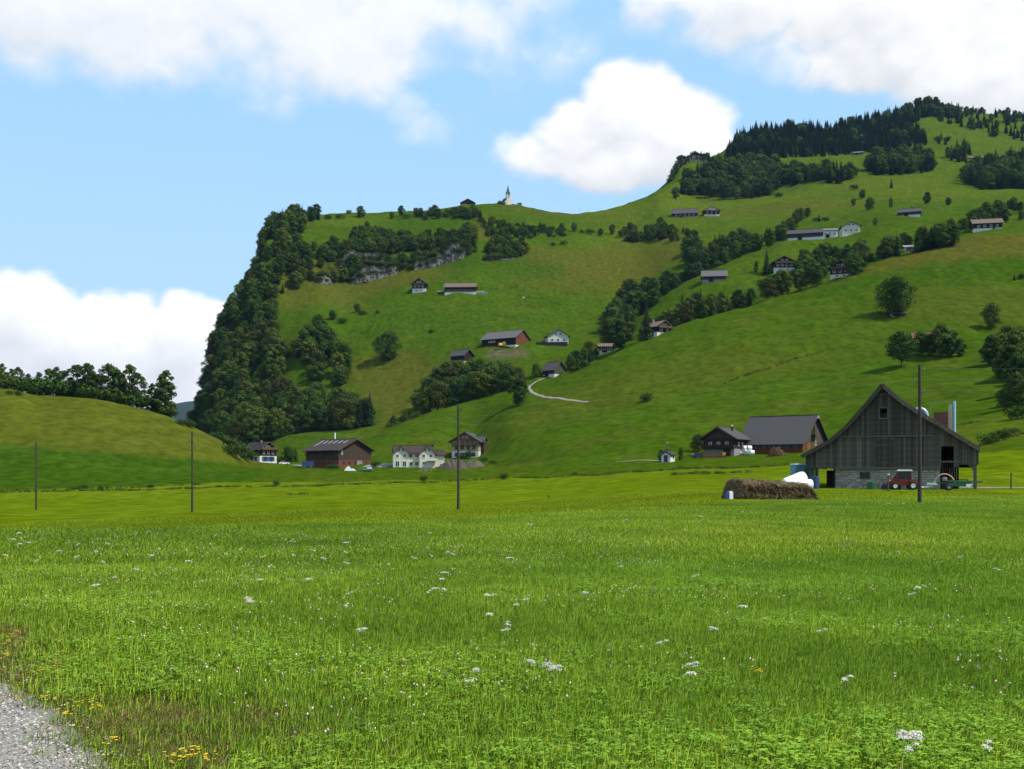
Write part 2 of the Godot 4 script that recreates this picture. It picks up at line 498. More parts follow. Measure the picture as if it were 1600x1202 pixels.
func make_ground() -> void:
	relief.seed = 5
	relief.noise_type = FastNoiseLite.TYPE_SIMPLEX_SMOOTH
	relief.frequency = 1.0 / 110.0
	relief.fractal_octaves = 3
	relief2.seed = 6
	relief2.noise_type = FastNoiseLite.TYPE_SIMPLEX_SMOOTH
	relief2.frequency = 1.0 / 22.0
	relief2.fractal_octaves = 3
	terrace.seed = 7
	terrace.noise_type = FastNoiseLite.TYPE_SIMPLEX_SMOOTH
	terrace.frequency = 1.0
	terrace.fractal_octaves = 3
	var t := -180.0
	while t < 180.0:
		thetas.append(deg_to_rad(t))
		var a := absf(t)
		t += 0.13 if a < 29.0 else 0.5 if a < 42.0 else 6.0
	thetas.append(deg_to_rad(180.0))
	NT = thetas.size()
	var cur := []
	for L in LINES:
		var th := PackedFloat32Array()
		var ss := PackedFloat32Array()
		var rr := PackedFloat32Array()
		for k in range(0, L.size(), 3):
			var a := atan((float(L[k]) - HX) / F)
			th.append(a)
			rr.append(log(float(L[k + 2]) / cos(a)))
			ss.append((HY - float(L[k + 1])) / F * cos(a))
		cur.append([th, ss, slopes(th, ss), rr, slopes(th, rr)])
	gh.resize(NT * NR)
	gk.resize(NT * NR)
	var lr := log(R1 / R0) / (NR - 1)
	for i in NT:
		var th := thetas[i]
		# knots along this bearing: (-1/r, slope to the eye)
		var kx := PackedFloat32Array([-1.0 / R0])
		var ky := PackedFloat32Array([-EYE / R0])
		var last := R0
		for c in cur:
			var x: PackedFloat32Array = c[0]
			var at := clampf(th, x[0], x[x.size() - 1])
			var k := clampi(x.bsearch(at) - 1, 0, x.size() - 2)
			var r := exp(cubic(x, c[3], c[4], k, at))
			var s := cubic(x, c[1], c[2], k, at)
			r = maxf(r, last * 1.012)
			if kx.size() == 1:
				# level ground up to the first line
				for f in [0.08, 0.16, 0.3, 0.5, 0.75, 0.9]:
					var rn: float = r * f
					kx.append(-1.0 / rn)
					ky.append(((EYE + s * r) * f - EYE) / rn)
			last = r
			kx.append(-1.0 / r)
			ky.append(s)
		kx.append(-1.0 / (R1 * 1.01))
		ky.append(0.002)
		var km := slopes(kx, ky)
		var side := smoothstep(36.0, 80.0, absf(rad_to_deg(th)))
		var seg := 0
		for j in NR:
			var r := R0 * exp(lr * j)
			var q := -1.0 / r
			while seg < kx.size() - 2 and kx[seg + 1] < q: seg += 1
			var s := cubic(kx, ky, km, seg, q)
			var h := EYE + s * r
			h = lerpf(h, 0.0, side)
			var x := sin(th) * r
			var z := -cos(th) * r
			var hill := clampf((r - 150.0) / 350.0, 0.0, 1.0)
			hill *= 1.0 - side * 0.8
			var rough := smoothstep(20.0, 110.0, h)
			h += relief.get_noise_2d(x, z) * (0.05 + 2.4 * hill * (0.4 + 0.6 * rough))
			h += relief2.get_noise_2d(x, z) * (0.07 + 1.05 * hill)
			h += terrace.get_noise_2d(th * 45.0, h * 0.16) * 0.8 * hill * rough
			gh[i * NR + j] = h
			gk[i * NR + j] = maxf(0.5, seg - 6.0 + clampf((q - kx[seg]) / (kx[seg + 1] - kx[seg]), 0.0, 1.0))
	build_ground_mesh()

func gpos(i: int, j: int) -> Vector3:
	var r := R0 * exp(log(R1 / R0) / (NR - 1) * j)
	return Vector3(sin(thetas[i]) * r, gh[i * NR + j], -cos(thetas[i]) * r)

func column_of(th: float) -> float:
	var k := clampi(thetas.bsearch(th) - 1, 0, NT - 2)
	return k + (th - thetas[k]) / (thetas[k + 1] - thetas[k])

func sample(g: PackedFloat32Array, x: float, z: float) -> float:
	var r := maxf(R0 * 1.001, sqrt(x * x + z * z))
	var fi := column_of(atan2(x, -z))
	var fj := clampf(log(r / R0) / log(R1 / R0) * (NR - 1), 0.0, NR - 1.001)
	var i := int(fi)
	var j := int(fj)
	var a := lerpf(g[i * NR + j], g[i * NR + j + 1], fj - j)
	var b := lerpf(g[(i + 1) * NR + j], g[(i + 1) * NR + j + 1], fj - j)
	return lerpf(a, b, fi - i)

func ground(x: float, z: float) -> float:
	return sample(gh, x, z)

func on(x: float, z: float, lift := 0.0) -> Vector3:
	return Vector3(x, ground(x, z) + lift, z)

func sight(px: float, d: float) -> Vector3:
	# the ground at a sighted bearing and depth
	return on((px - HX) / F * d, -d)

func hit(px: float, py: float, from := 3.0, to := 3000.0) -> Vector3:
	# the first ground met along a line of sight, beyond the depth `from`
	var th := atan((px - HX) / F)
	var want := (HY - py) / F * cos(th)
	var fi := column_of(th)
	var i := int(fi)
	var lr := log(R1 / R0) / (NR - 1)
	var was := -9.0
	var r_was := R0
	var j0 := int(log(from / cos(th) / R0) / lr)
	for j in range(maxi(j0, 1), NR):
		var r := R0 * exp(lr * j)
		if r * cos(th) > to: break
		var s := (lerpf(gh[i * NR + j], gh[(i + 1) * NR + j], fi - i) - EYE) / r
		if s >= want:
			var t := clampf((want - was) / (s - was), 0.0, 1.0) if was > -8.0 else 1.0
			var rr := lerpf(r_was, r, t)
			return on(sin(th) * rr, -cos(th) * rr)
		was = s
		r_was = r
	return Vector3.INF

# patches of other grass: column, row, start depth, half widths in metres (across, along), kind
const PATCHES := [
	# dry and grazed
	[930, 415, 850, 70, 60, 1, 0.9], [1010, 395, 900, 55, 50, 1, 0.8], [880, 440, 850, 50, 30, 1, 0.7], [1000, 420, 880, 60, 40, 1, 0.8],
	[560, 440, 850, 55, 40, 1, 0.8], [640, 432, 850, 40, 25, 1, 0.8], [480, 455, 850, 40, 40, 1, 0.8], [760, 370, 950, 14, 60, 1, 1.0], [758, 350, 950, 14, 50, 1, 1.0],
	[620, 605, 640, 30, 40, 1, 1.0], [600, 575, 640, 30, 30, 1, 0.8], [640, 640, 600, 20, 30, 1, 0.9],
	[1500, 395, 640, 90, 40, 1, 1.0], [1420, 405, 640, 50, 25, 1, 0.8], [1580, 380, 640, 60, 40, 1, 0.8], [1560, 470, 500, 60, 30, 1, 0.5],
	[1200, 330, 1050, 90, 30, 1, 0.8], [1290, 325, 1050, 60, 25, 1, 0.7], [820, 325, 1200, 40, 40, 1, 0.5], [1150, 292, 1200, 50, 40, 1, 0.9], [940, 335, 1250, 60, 30, 1, 0.7],
	[1000, 595, 440, 60, 30, 1, 0.25], [1180, 560, 440, 70, 30, 1, 0.25], [840, 655, 420, 50, 25, 1, 0.25],
	# fresh pale grass
	[980, 325, 1250, 70, 60, 4, 0.8], [1060, 318, 1150, 60, 60, 4, 0.8], [1180, 316, 1100, 80, 40, 4, 0.7], [1350, 285, 1150, 90, 60, 4, 0.7], [1460, 300, 1100, 90, 60, 4, 0.6], [1500, 690, 150, 30, 40, 4, 0.7], [1560, 660, 150, 30, 30, 4, 0.6], [540, 342, 1080, 50, 50, 4, 0.6], [1240, 410, 760, 60, 30, 4, 0.4],
	# lush
	[1450, 430, 560, 70, 25, 2, 0.8], [800, 420, 850, 50, 26, 2, 0.7], [680, 350, 1000, 60, 60, 2, 0.7], [1080, 425, 850, 30, 40, 2, 0.5], [700, 500, 650, 60, 40, 2, 0.4],
	# bare earth
	[800, 555, 640, 12, 8, 3, 0.7], [775, 552, 640, 8, 6, 3, 0.8],
]

func build_ground_mesh() -> void:
	var where := []
	for p in PATCHES:
		var at := hit(p[0], p[1], p[2])
		if at != Vector3.INF:
			where.append([at.x, at.z, float(p[3]), float(p[4]), int(p[5]), float(p[6])])
	var tone := FastNoiseLite.new()
	tone.seed = 11
	tone.noise_type = FastNoiseLite.TYPE_SIMPLEX_SMOOTH
	tone.frequency = 1.0 / 60.0
	tone.fractal_octaves = 4
	var v := PackedVector3Array()
	var n := PackedVector3Array()
	var c := PackedColorArray()
	v.resize(NT * NR)
	n.resize(NT * NR)
	c.resize(NT * NR)
	var lr := log(R1 / R0) / (NR - 1)
	for i in NT:
		var sn := sin(thetas[i])
		var cs := cos(thetas[i])
		for j in NR:
			var r := R0 * exp(lr * j)
			v[i * NR + j] = Vector3(sn * r, gh[i * NR + j], -cs * r)
	var meadow := Color(0.070, 0.135, 0.010)
	var mown := Color(0.220, 0.320, 0.012)
	var back := Color(0.100, 0.180, 0.010)
	var green := Color(0.096, 0.184, 0.011)
	var lush := Color(0.074, 0.160, 0.011)
	var dry := Color(0.165, 0.172, 0.024)
	var pale := Color(0.165, 0.235, 0.020)
	var wood := Color(0.040, 0.055, 0.018)
	var earth := Color(0.24, 0.19, 0.12)
	for i in NT:
		var i0 := maxi(i - 1, 0)
		var i1 := mini(i + 1, NT - 1)
		var px := HX + F * tan(clampf(thetas[i], -1.2, 1.2))
		var front := absf(rad_to_deg(thetas[i])) < 40.0
		for j in NR:
			var at := i * NR + j
			var e1 := v[i1 * NR + j] - v[i0 * NR + j]
			var e2 := v[i * NR + mini(j + 1, NR - 1)] - v[i * NR + maxi(j - 1, 0)]
			var m := e1.cross(e2).normalized()
			n[at] = m if m.y > 0.0 else -m
			var p := v[at]
			var k := gk[at]
			var f := tone.get_noise_2d(p.x, p.z)
			var g := terrace.get_noise_2d(thetas[i] * 30.0 + 7.0, p.y * 0.11)
			var col := meadow
			if front:
				if k < 1.0:
					col = meadow
					if p.z > -16.0:
						# trodden earth beside the lane
						col = col.lerp(Color(0.25, 0.19, 0.085), 1.0 - smoothstep(0.2, 2.3, lane_edge(p.x, p.z) + relief2.get_noise_2d(p.x * 20.0, p.z * 20.0) * 1.2))
				elif k < 4.0: col = mown.lerp(back, clampf(0.14 + f * 0.3, 0.0, 0.4))
				else:
					col = green
					var arid := clampf(0.02 + f * 0.45 + g * 0.4, 0.0, 0.5)
					if px < 480.0 and k < 6.6:
						# the mound: mown strip below, pasture above
						var up := smoothstep(5.28, 5.34, k + 0.03 * f)
						col = lush.lerp(Color(0.160, 0.196, 0.020), up)
						arid = arid * 0.35 * up
						if px > 380.0: col = col.lerp(back, smoothstep(380.0, 450.0, px))
					elif k < 5.3:
						col = back.lerp(green, smoothstep(4.6, 5.3, k))
					col = col.lerp(dry, arid)
					# fresh high pasture on the mountain
					if px > 850.0: col = col.lerp(pale, 0.55 * smoothstep(10.5, 12.5, k) * smoothstep(850.0, 960.0, px))
					# cattle steps along the contours
					if k > 5.0: col *= 1.0 + 0.26 * terrace.get_noise_2d(thetas[i] * 16.0 + 3.0, p.y * 0.28)
					for w in where:
						var a: float = (p.x - w[0]) / w[2]
						var b: float = (p.z - w[1]) / w[3]
						var q := a * a + b * b + f * 0.6 + g * 0.5
						if q < 1.3:
							var s: float = smoothstep(1.3, 0.5, q) * float(w[5]) * 0.8
							if w[4] == 2: s = smoothstep(1.0, 0.86, q) * float(w[5]) * 0.8
							col = col.lerp(dry if w[4] == 1 else lush if w[4] == 2 else pale if w[4] == 4 else earth, s)
					# leaf litter and rock where it is too steep for grass
					col = col.lerp(wood, smoothstep(0.72, 0.58, n[at].y))
			c[at] = col
	var idx := PackedInt32Array()
	idx.resize((NT - 1) * (NR - 1) * 6)
	var w := 0
	for i in NT - 1:
		for j in NR - 1:
			var a := i * NR + j
			var b := a + NR
			idx[w] = a; idx[w + 1] = a + 1; idx[w + 2] = b
			idx[w + 3] = b; idx[w + 4] = a + 1; idx[w + 5] = b + 1
			w += 6
	var arr := []
	arr.resize(Mesh.ARRAY_MAX)
	arr[Mesh.ARRAY_VERTEX] = v
	arr[Mesh.ARRAY_NORMAL] = n
	arr[Mesh.ARRAY_COLOR] = c
	arr[Mesh.ARRAY_INDEX] = idx
	var mesh := ArrayMesh.new()
	mesh.add_surface_from_arrays(Mesh.PRIMITIVE_TRIANGLES, arr)
	var gm := StandardMaterial3D.new()
	gm.resource_name = "turf"
	gm.vertex_color_use_as_albedo = true
	gm.roughness = 0.95
	gm.metallic_specular = 0.0
	gm.albedo_texture = texture("turf")
	gm.uv1_triplanar = true
	gm.uv1_world_triplanar = true
	gm.uv1_scale = Vector3.ONE / 9.0
	gm.heightmap_enabled = true
	gm.heightmap_texture = texture("turf")
	gm.heightmap_scale = 9.0
	gm.detail_enabled = true
	gm.detail_albedo = texture("patch")
	gm.detail_blend_mode = BaseMaterial3D.BLEND_MODE_MUL
	gm.detail_uv_layer = BaseMaterial3D.DETAIL_UV_2
	gm.uv2_triplanar = true
	gm.uv2_world_triplanar = true
	gm.uv2_scale = Vector3.ONE / 47.0
	mesh.surface_set_material(0, gm)
	var o := part("ground", mesh, self)
	tag(o, "grassy valley floor and green mountain slopes", "", "", "structure")

func make_far_hills() -> void:
	# a wooded ridge some kilometres down the valley
	var st := MB.new()
	var nz := FastNoiseLite.new()
	nz.seed = 31
	nz.frequency = 1.0 / 900.0
	nz.fractal_octaves = 5
	var W := 90
	var D := 26
	var grid := []
	for a in W + 1:
		var row := []
		for b in D + 1:
			var x := lerpf(-5200.0, 2200.0, float(a) / W)
			var z := -5200.0 - 1500.0 * b / D
			var ridge := pow(sin(PI * clampf(float(b) / D, 0.0, 1.0)), 0.8)
			var h := (375.0 + nz.get_noise_2d(x, 0.0) * 60.0 + nz.get_noise_2d(x, z) * 40.0) * ridge - 20.0
			row.append(Vector3(x, h, z))
		grid.append(row)
	for a in W:
		for b in D:
			st.face(grid[a][b], grid[a + 1][b], grid[a + 1][b + 1], grid[a][b + 1], Vector3.UP)
	var o := part("hills", st.mesh(mat("far_forest", lin(0.030, 0.060, 0.03), 1.0, "speckle", 0.004)), self)
	tag(o, "blue wooded hills far down the valley", "", "", "structure")
# ---------- roads ----------
func ribbon(path: Array, half: float, lift: float, m: Material, called: String, label: String, ragged := 0.0) -> void:
	# a strip that follows the ground
	var st := MB.new()
	var rng := RandomNumberGenerator.new()
	rng.seed = path.size() * 31 + int(half * 100)
	var pts := []
	for k in path.size() - 1:
		var a: Vector3 = path[k]
		var b: Vector3 = path[k + 1]
		var steps := maxi(1, int(a.distance_to(b) / maxf(0.25, half * 0.6)))
		for q in steps:
			pts.append(a.lerp(b, float(q) / steps))
	pts.append(path[path.size() - 1])
	var rows := []
	for k in pts.size():
		var d: Vector3 = pts[mini(k + 1, pts.size() - 1)] - pts[maxi(k - 1, 0)]
		var side := Vector3(-d.z, 0, d.x).normalized()
		var row := []
		for q in 5:
			var u := lerpf(-1.0, 1.0, q / 4.0) * half
			if q == 0 or q == 4: u += rng.randf_range(-ragged, ragged)
			var p: Vector3 = pts[k] + side * u
			row.append(on(p.x, p.z, lift if q > 0 and q < 4 else lift * 0.35))
		rows.append(row)
	for k in pts.size() - 1:
		for q in 4:
			st.face(rows[k][q], rows[k][q + 1], rows[k + 1][q + 1], rows[k + 1][q], Vector3.UP)
	var o := part(called, st.mesh(m), self)
	tag(o, label, "", "", "structure")

func sights(list: Array) -> Array:
	var out := []
	for p in list:
		var h := hit(p[0], p[1], p[2])
		if h != Vector3.INF: out.append(h)
	return out

func make_roads() -> void:
	var gravel := mat("gravel", lin(0.42, 0.395, 0.36), 0.95, "grit", 1.0)
	var track := mat("track", lin(0.34, 0.31, 0.25), 0.95, "patch", 0.2)
	var tarmac := mat("driveway", lin(0.30, 0.29, 0.285), 0.95, "patch", 0.2)
	# the lane the photograph was taken from
	var lane := []
	for k in 19:
		var z := 7.0 - k * 1.5
		lane.append(Vector3(1.96 + z * 0.698 - 2.2, 0, z))
	ribbon(lane, 1.9, 0.03, gravel, "lane", "grey gravel lane in the near left corner", 0.10)
	ribbon(sights([[858, 589, 500], [838, 596, 500], [828, 603, 500], [827, 609, 480], [838, 617, 460], [862, 622, 460], [885, 625, 450], [920, 628, 440]]), 0.75, 0.14, track, "track", "pale farm track curving down the slope from the hut")
	ribbon([sight(1512, 116), sight(1545, 117), sight(1585, 118), sight(1660, 119)], 1.6, 0.04, track, "yard_track", "gravel track leaving the barn yard to the right", 0.3)
	ribbon([sight(1536, 121), sight(1533, 117)], 1.2, 0.05, track, "yard_track", "short gravel spur beside the barn", 0.2)
	ribbon([sight(575, 416), sight(600, 412), sight(612, 418)], 3.6, 0.10, tarmac, "driveway", "grey driveway between the brown barn and the white house")
	ribbon([sight(455, 455), sight(475, 450), sight(490, 440)], 1.5, 0.10, tarmac, "driveway", "narrow driveway behind the brown barn")
	ribbon([sight(962, 322), sight(1010, 318), sight(1040, 312)], 0.45, 0.06, track, "path", "narrow path leading to the white chapel")

# ---------- rock ----------
var ledge_tops := []
func rock_face(base: Array, height: Array, seed_: int, called: String, label: String, m: Material, lean := 0.05) -> void:
	# a wall of limestone along a line on the ground: buttresses, ledges and cracks
	var st := MB.new()
	var nz := FastNoiseLite.new()
	nz.seed = seed_
	nz.frequency = 1.0 / 16.0
	nz.fractal_octaves = 5
	nz.fractal_gain = 0.6
	var n2 := FastNoiseLite.new()
	n2.seed = seed_ + 1
	n2.noise_type = FastNoiseLite.TYPE_CELLULAR
	n2.cellular_return_type = FastNoiseLite.RETURN_DISTANCE2_SUB
	n2.frequency = 1.0 / 5.0
	var pts := []
	for k in base.size() - 1:
		var steps := maxi(2, int(base[k].distance_to(base[k + 1]) / 0.8))
		for q in steps:
			var t := float(q) / steps
			pts.append([base[k].lerp(base[k + 1], t), lerpf(height[k], height[k + 1], t)])
	var NV := 30
	var rows := []
	for k in pts.size():
		var p: Vector3 = pts[k][0]
		var away := Vector3(p.x, 0, p.z).normalized()
		var ends := smoothstep(0.0, 0.12, float(k) / pts.size()) * smoothstep(1.0, 0.88, float(k) / pts.size())
		var h: float = pts[k][1] * (0.85 + 0.6 * nz.get_noise_2d(k * 0.5, 50.0)) * ends + 1.0
		var row := []
		for q in NV + 1:
			var t := float(q) / NV
			var b := p + Vector3.UP * (t * h - 1.2)
			var out := nz.get_noise_3dv(b * Vector3(1, 0.5, 1)) * 4.0 + minf(0.35, n2.get_noise_3dv(b * Vector3(1, 0.35, 1)) + 1.0) * 3.0
			var step_ := floorf(t * 3.0 + nz.get_noise_2d(k * 0.5, 9.0)) * 0.9
			row.append(b + away * (lean * t * h + step_ - 0.5 - out + (7.0 if q == NV else 0.0)))
		rows.append(row)
		if k % 3 == 0: ledge_tops.append(row[NV - 1] + away * 0.6 - Vector3(0, 0.4, 0))
		if k % 8 == 4: ledge_tops.append(row[int(NV * 0.4)] + away * 0.4)
	for k in pts.size() - 1:
		for q in NV:
			st.face(rows[k][q], rows[k + 1][q], rows[k + 1][q + 1], rows[k][q + 1], Vector3(0, 0, 1))
	# its back, so that it is a body
	for k in pts.size() - 1:
		var b0: Vector3 = pts[k][0] + Vector3(0, -2, -12)
		var b1: Vector3 = pts[k + 1][0] + Vector3(0, -2, -12)
		st.face(rows[k][NV], rows[k + 1][NV], b1, b0, Vector3(0, 1, -1))
	tag(part(called, st.mesh(m), self), label, "rock")

func make_rocks() -> void:
	var lime := mat("limestone", lin(0.44, 0.425, 0.395), 0.95, "rock", 0.06, 40.0)
	lime.uv1_world_triplanar = true
	var s := func(list): return sights(list)
	rock_face(s.call([[545, 443, 850], [575, 439, 850], [600, 433, 850], [626, 426, 850]]), [11.0, 15.0, 13.0, 6.0], 3, "rock_face", "pale grey limestone band at the foot of the wooded crag, above the dark chalet meadow", lime)
	rock_face(s.call([[496, 443, 850], [505, 443, 850], [519, 444, 850]]), [7.0, 10.0, 8.0], 8, "rock_face", "small grey rock step at the left end of the crag", lime)
	rock_face(s.call([[640, 424, 850], [665, 420, 850], [690, 413, 850], [712, 406, 850], [735, 398, 850]]), [10.0, 13.0, 16.0, 15.0, 6.0], 5, "rock_face", "grey rock wall above the long tan-roofed barn", lime)
	rock_face(s.call([[528, 416, 900], [550, 414, 900], [575, 412, 900], [602, 414, 900]]), [11.0, 16.0, 15.0, 8.0], 6, "rock_face", "upper grey cliff under the trees of the crag", lime, 0.3)
	rock_face(s.call([[756, 408, 900], [785, 406, 900], [808, 404, 900]]), [4.0, 6.0, 4.0], 9, "rock_face", "low dark rock step under the scrub below the church", lime)
	rock_face(s.call([[1048, 284, 1350], [1055, 270, 1350], [1064, 257, 1350], [1080, 252, 1350], [1100, 253, 1350], [1116, 253, 1350]]), [5.0, 9.0, 11.0, 10.0, 8.0, 3.0], 12, "rock_face", "jagged rock knob where the skyline begins to climb", lime)

# ---------- trees ----------
var tree_meshes := {}      # kind -> [[crown, trunk, joined], ...]

func leaf_cards(st: MB, rng: RandomNumberGenerator, at: Vector3, out: Vector3, size: float, base: Color) -> void:
	# one clump of leaves: a folded blade pair, its own tone
	var j := Vector3(rng.randfn(), rng.randfn(), rng.randfn()) * 0.45
	var nn := (out + j).normalized()
	var x := nn.cross(Vector3(rng.randfn(), rng.randfn(), rng.randfn())).normalized()
	var y := nn.cross(x)
	var s := size * rng.randf_range(0.65, 1.3)
	var t := rng.randf_range(0.72, 1.28)
	st.col = Color(base.r * t * rng.randf_range(0.85, 1.15), base.g * t, base.b * t)
	var soft := (nn * 0.55 + out * 0.75 + Vector3.UP * 0.1).normalized()
	var a := at - x * s * 0.55
	var b := at + x * s * 0.55
	var c := at + y * s * 0.6 + nn * s * 0.12
	var d := at - y * s * 0.5 - nn * s * 0.1
	st.tri_n(a, c, b, soft, soft, soft)
	st.tri_n(a, b, d, soft, soft, soft)

func branch(st: MB, a: Vector3, b: Vector3, r0: float, r1: float) -> void:
	st.tube([a, a.lerp(b, 0.5) + Vector3(0, (b - a).length() * 0.05, 0), b], r0, r1, 5, false)

func broadleaf(seed_: int, h: float, wide: float, low: float, leaves: int, loose: float, tone: Color, leaf := 0.55) -> Array:
	var rng := RandomNumberGenerator.new()
	rng.seed = seed_
	var crown := MB.new()
	crown.colored = true
	var trunk := MB.new()
	var top := h * 0.72
	var bend := Vector3(rng.randf_range(-0.4, 0.4), 0, rng.randf_range(-0.4, 0.4))
	trunk.tube([Vector3(0, -0.8, 0), Vector3(0, 0.2, 0), Vector3(0, h * 0.3, 0) + bend * 0.5, Vector3(0, top, 0) + bend], h * 0.026, h * 0.007, 7, false)
	# clumps inside an uneven egg
	var clumps := []
	var n := int(lerpf(26, 15, loose))
	for k in n:
		var t := (k + 0.5) / n
		var y := lerpf(low, 0.94, pow(t, 0.85))
		var egg := sin(PI * clampf((y - low) / (1.0 - low) * 0.86 + 0.12, 0.0, 1.0))
		var a := k * 2.39996 + rng.randf_range(-0.5, 0.5)
		var rr := wide * 0.5 * h * egg * rng.randf_range(0.35, 0.85)
		if k == n - 1: rr *= 0.3
		var c := Vector3(cos(a) * rr, y * h * 0.97, sin(a) * rr) + bend * y
		var cr := wide * h * rng.randf_range(0.13, 0.235) * lerpf(1.0, 0.8, t) * lerpf(1.0, 0.82, loose)
		clumps.append([c, cr])
		branch(trunk, Vector3(0, clampf(c.y - cr * 1.2, h * 0.12, top), 0) + bend * 0.5 * y, c, h * 0.009, h * 0.003)
	var total := 0.0
	for c in clumps: total += c[1] * c[1]
	for c in clumps:
		var share := int(leaves * c[1] * c[1] / total)
		var t := rng.randf_range(0.8, 1.2)
		var base := Color(tone.r * t * rng.randf_range(0.9, 1.15), tone.g * t, tone.b * t)
		for k in share:
			var d := Vector3(rng.randfn(), rng.randfn(), rng.randfn()).normalized()
			if d.y < -0.35 and rng.randf() < 0.6: d.y = -d.y
			var rad: float = c[1] * (1.0 - pow(rng.randf(), 2.5) * 0.55) * (1.0 + 0.22 * sin(d.x * 5.0 + k % 3) * cos(d.z * 6.0))
			leaf_cards(crown, rng, c[0] + d * Vector3(1, 0.82, 1) * rad, d, leaf, base)
	return [crown.mesh(M.leaf), trunk.mesh(M.bark)]

func spruce(seed_: int, h: float, wide: float, tone: Color) -> Array:
	var rng := RandomNumberGenerator.new()
	rng.seed = seed_
	var crown := MB.new()
	crown.colored = true
	var trunk := MB.new()
	trunk.tube([Vector3(0, -0.8, 0), Vector3(0, h * 0.5, 0), Vector3(0, h * 0.97, 0)], h * 0.018, h * 0.002, 6, false)
	var y := 0.05 * h
	while y < h * 0.985:
		var t := y / h
		var reach := wide * h * 0.5 * pow(1.0 - t, 0.85) * rng.randf_range(0.85, 1.1) + 0.12
		var arms := int(lerpf(13, 5, t))
		var turn := rng.randf() * TAU
		for k in arms:
			var a := turn + TAU * k / arms + rng.randf_range(-0.2, 0.2)
			var dir := Vector3(cos(a), 0, sin(a))
			var len_ := reach * rng.randf_range(0.72, 1.15)
			var q := rng.randf_range(0.7, 1.25)
			var segs := 3 if len_ > 1.0 else 2
			var side := Vector3(-dir.z, 0, dir.x)
			for s in segs:
				var u0 := len_ * s / segs
				var u1 := len_ * (s + 1.25) / segs
				var w := len_ * 0.30 * (1.0 - float(s) / segs * 0.6)
				var drop0 := -u0 * 0.32 + 0.06 * u0 * u0 / maxf(len_, 0.1)
				var drop1 := -u1 * 0.36
				crown.col = Color(tone.r * q, tone.g * q, tone.b * q) * rng.randf_range(0.85, 1.15)
				var p0 := dir * u0 + Vector3(0, y + drop0, 0)
				var p1 := dir * u1 + Vector3(0, y + drop1, 0)
				var nrm := (Vector3.UP * 0.8 + dir * 0.6).normalized()
				var l := p0.lerp(p1, 0.45) + side * w + Vector3(0, -w * 0.35, 0)
				var r := p0.lerp(p1, 0.45) - side * w + Vector3(0, -w * 0.35, 0)
				crown.tri_n(p0, l, p1, nrm, (nrm + side).normalized(), nrm)
				crown.tri_n(p0, p1, r, nrm, nrm, (nrm - side).normalized())
		y += lerpf(h * 0.038, h * 0.022, t)
	return [crown.mesh(M.leaf), trunk.mesh(M.bark)]

func bush_mesh(seed_: int, h: float, wide: float, leaves: int, tone: Color) -> Array:
	var rng := RandomNumberGenerator.new()
	rng.seed = seed_
	var crown := MB.new()
	crown.colored = true
	var stem := MB.new()
	for k in 9:
		var a := k * 2.4
		var rr := wide * h * 0.32 * sqrt(k / 9.0)
		var c := Vector3(cos(a) * rr, h * rng.randf_range(0.3, 0.68) * (1.0 - 0.25 * k / 9.0), sin(a) * rr)
		var cr := h * rng.randf_range(0.26, 0.36)
		stem.tube([Vector3(c.x * 0.3, -0.3, c.z * 0.3), c], 0.05, 0.02, 4, false)
		var t := rng.randf_range(0.8, 1.2)
		for q in leaves / 9:
			var d := Vector3(rng.randfn(), rng.randfn(), rng.randfn()).normalized()
			leaf_cards(crown, rng, c + d * cr * (1.0 - pow(rng.randf(), 2.5) * 0.5), d, h * 0.085, Color(tone.r * t, tone.g * t, tone.b * t))
	return [crown.mesh(M.leaf), stem.mesh(M.bark)]

func make_tree_meshes() -> void:
	var a := Color(0.046, 0.085, 0.016)
	var b := Color(0.036, 0.072, 0.015)
	var c := Color(0.060, 0.098, 0.018)
	var L := []
	var d := Color(0.078, 0.118, 0.020)
	var e := Color(0.058, 0.072, 0.018)
	var specs := [[1, 15.0, 0.86, 0.10, 4200, 0.0, a], [2, 15.0, 0.70, 0.08, 3800, 0.1, b], [3, 15.0, 0.98, 0.12, 4400, 0.0, c], [4, 15.0, 0.76, 0.08, 3800, 0.15, d], [5, 15.0, 0.90, 0.10, 4000, 0.05, b], [6, 15.0, 0.94, 0.10, 4200, 0.0, e], [7, 15.0, 0.82, 0.08, 4000, 0.1, c], [8, 15.0, 1.02, 0.10, 4400, 0.0, a]]
	for s in specs: L.append(broadleaf(s[0], s[1], s[2], s[3], s[4], s[5], s[6]))
	tree_meshes["broadleaf_tree"] = L
	var O := []
	for k in 4: O.append(broadleaf(20 + k, 16.0, [0.62, 0.5, 0.7, 0.56][k], 0.0, 3400, 0.5, [b, a, b, a][k], 0.5))
	tree_meshes["loose_tree"] = O
	var big := [broadleaf(41, 22.0, 1.12, 0.06, 8000, 0.0, b, 0.62), broadleaf(42, 15.0, 0.92, 0.2, 5200, 0.0, b, 0.45), broadleaf(43, 15.0, 0.95, 0.06, 5200, 0.0, b, 0.45)]
	tree_meshes["hero"] = big
	var S := []
	for k in 5: S.append(spruce(60 + k, 20.0, [0.42, 0.36, 0.46, 0.38, 0.34][k], [Color(0.031, 0.058, 0.024), Color(0.025, 0.050, 0.022), Color(0.038, 0.066, 0.024)][k % 3]))
	tree_meshes["spruce_tree"] = S
	var B := []
	for k in 4: B.append(bush_mesh(80 + k, 3.0, [1.5, 1.9, 1.3, 2.3][k], 700, [a, b, c, a][k]))
	tree_meshes["bush"] = B

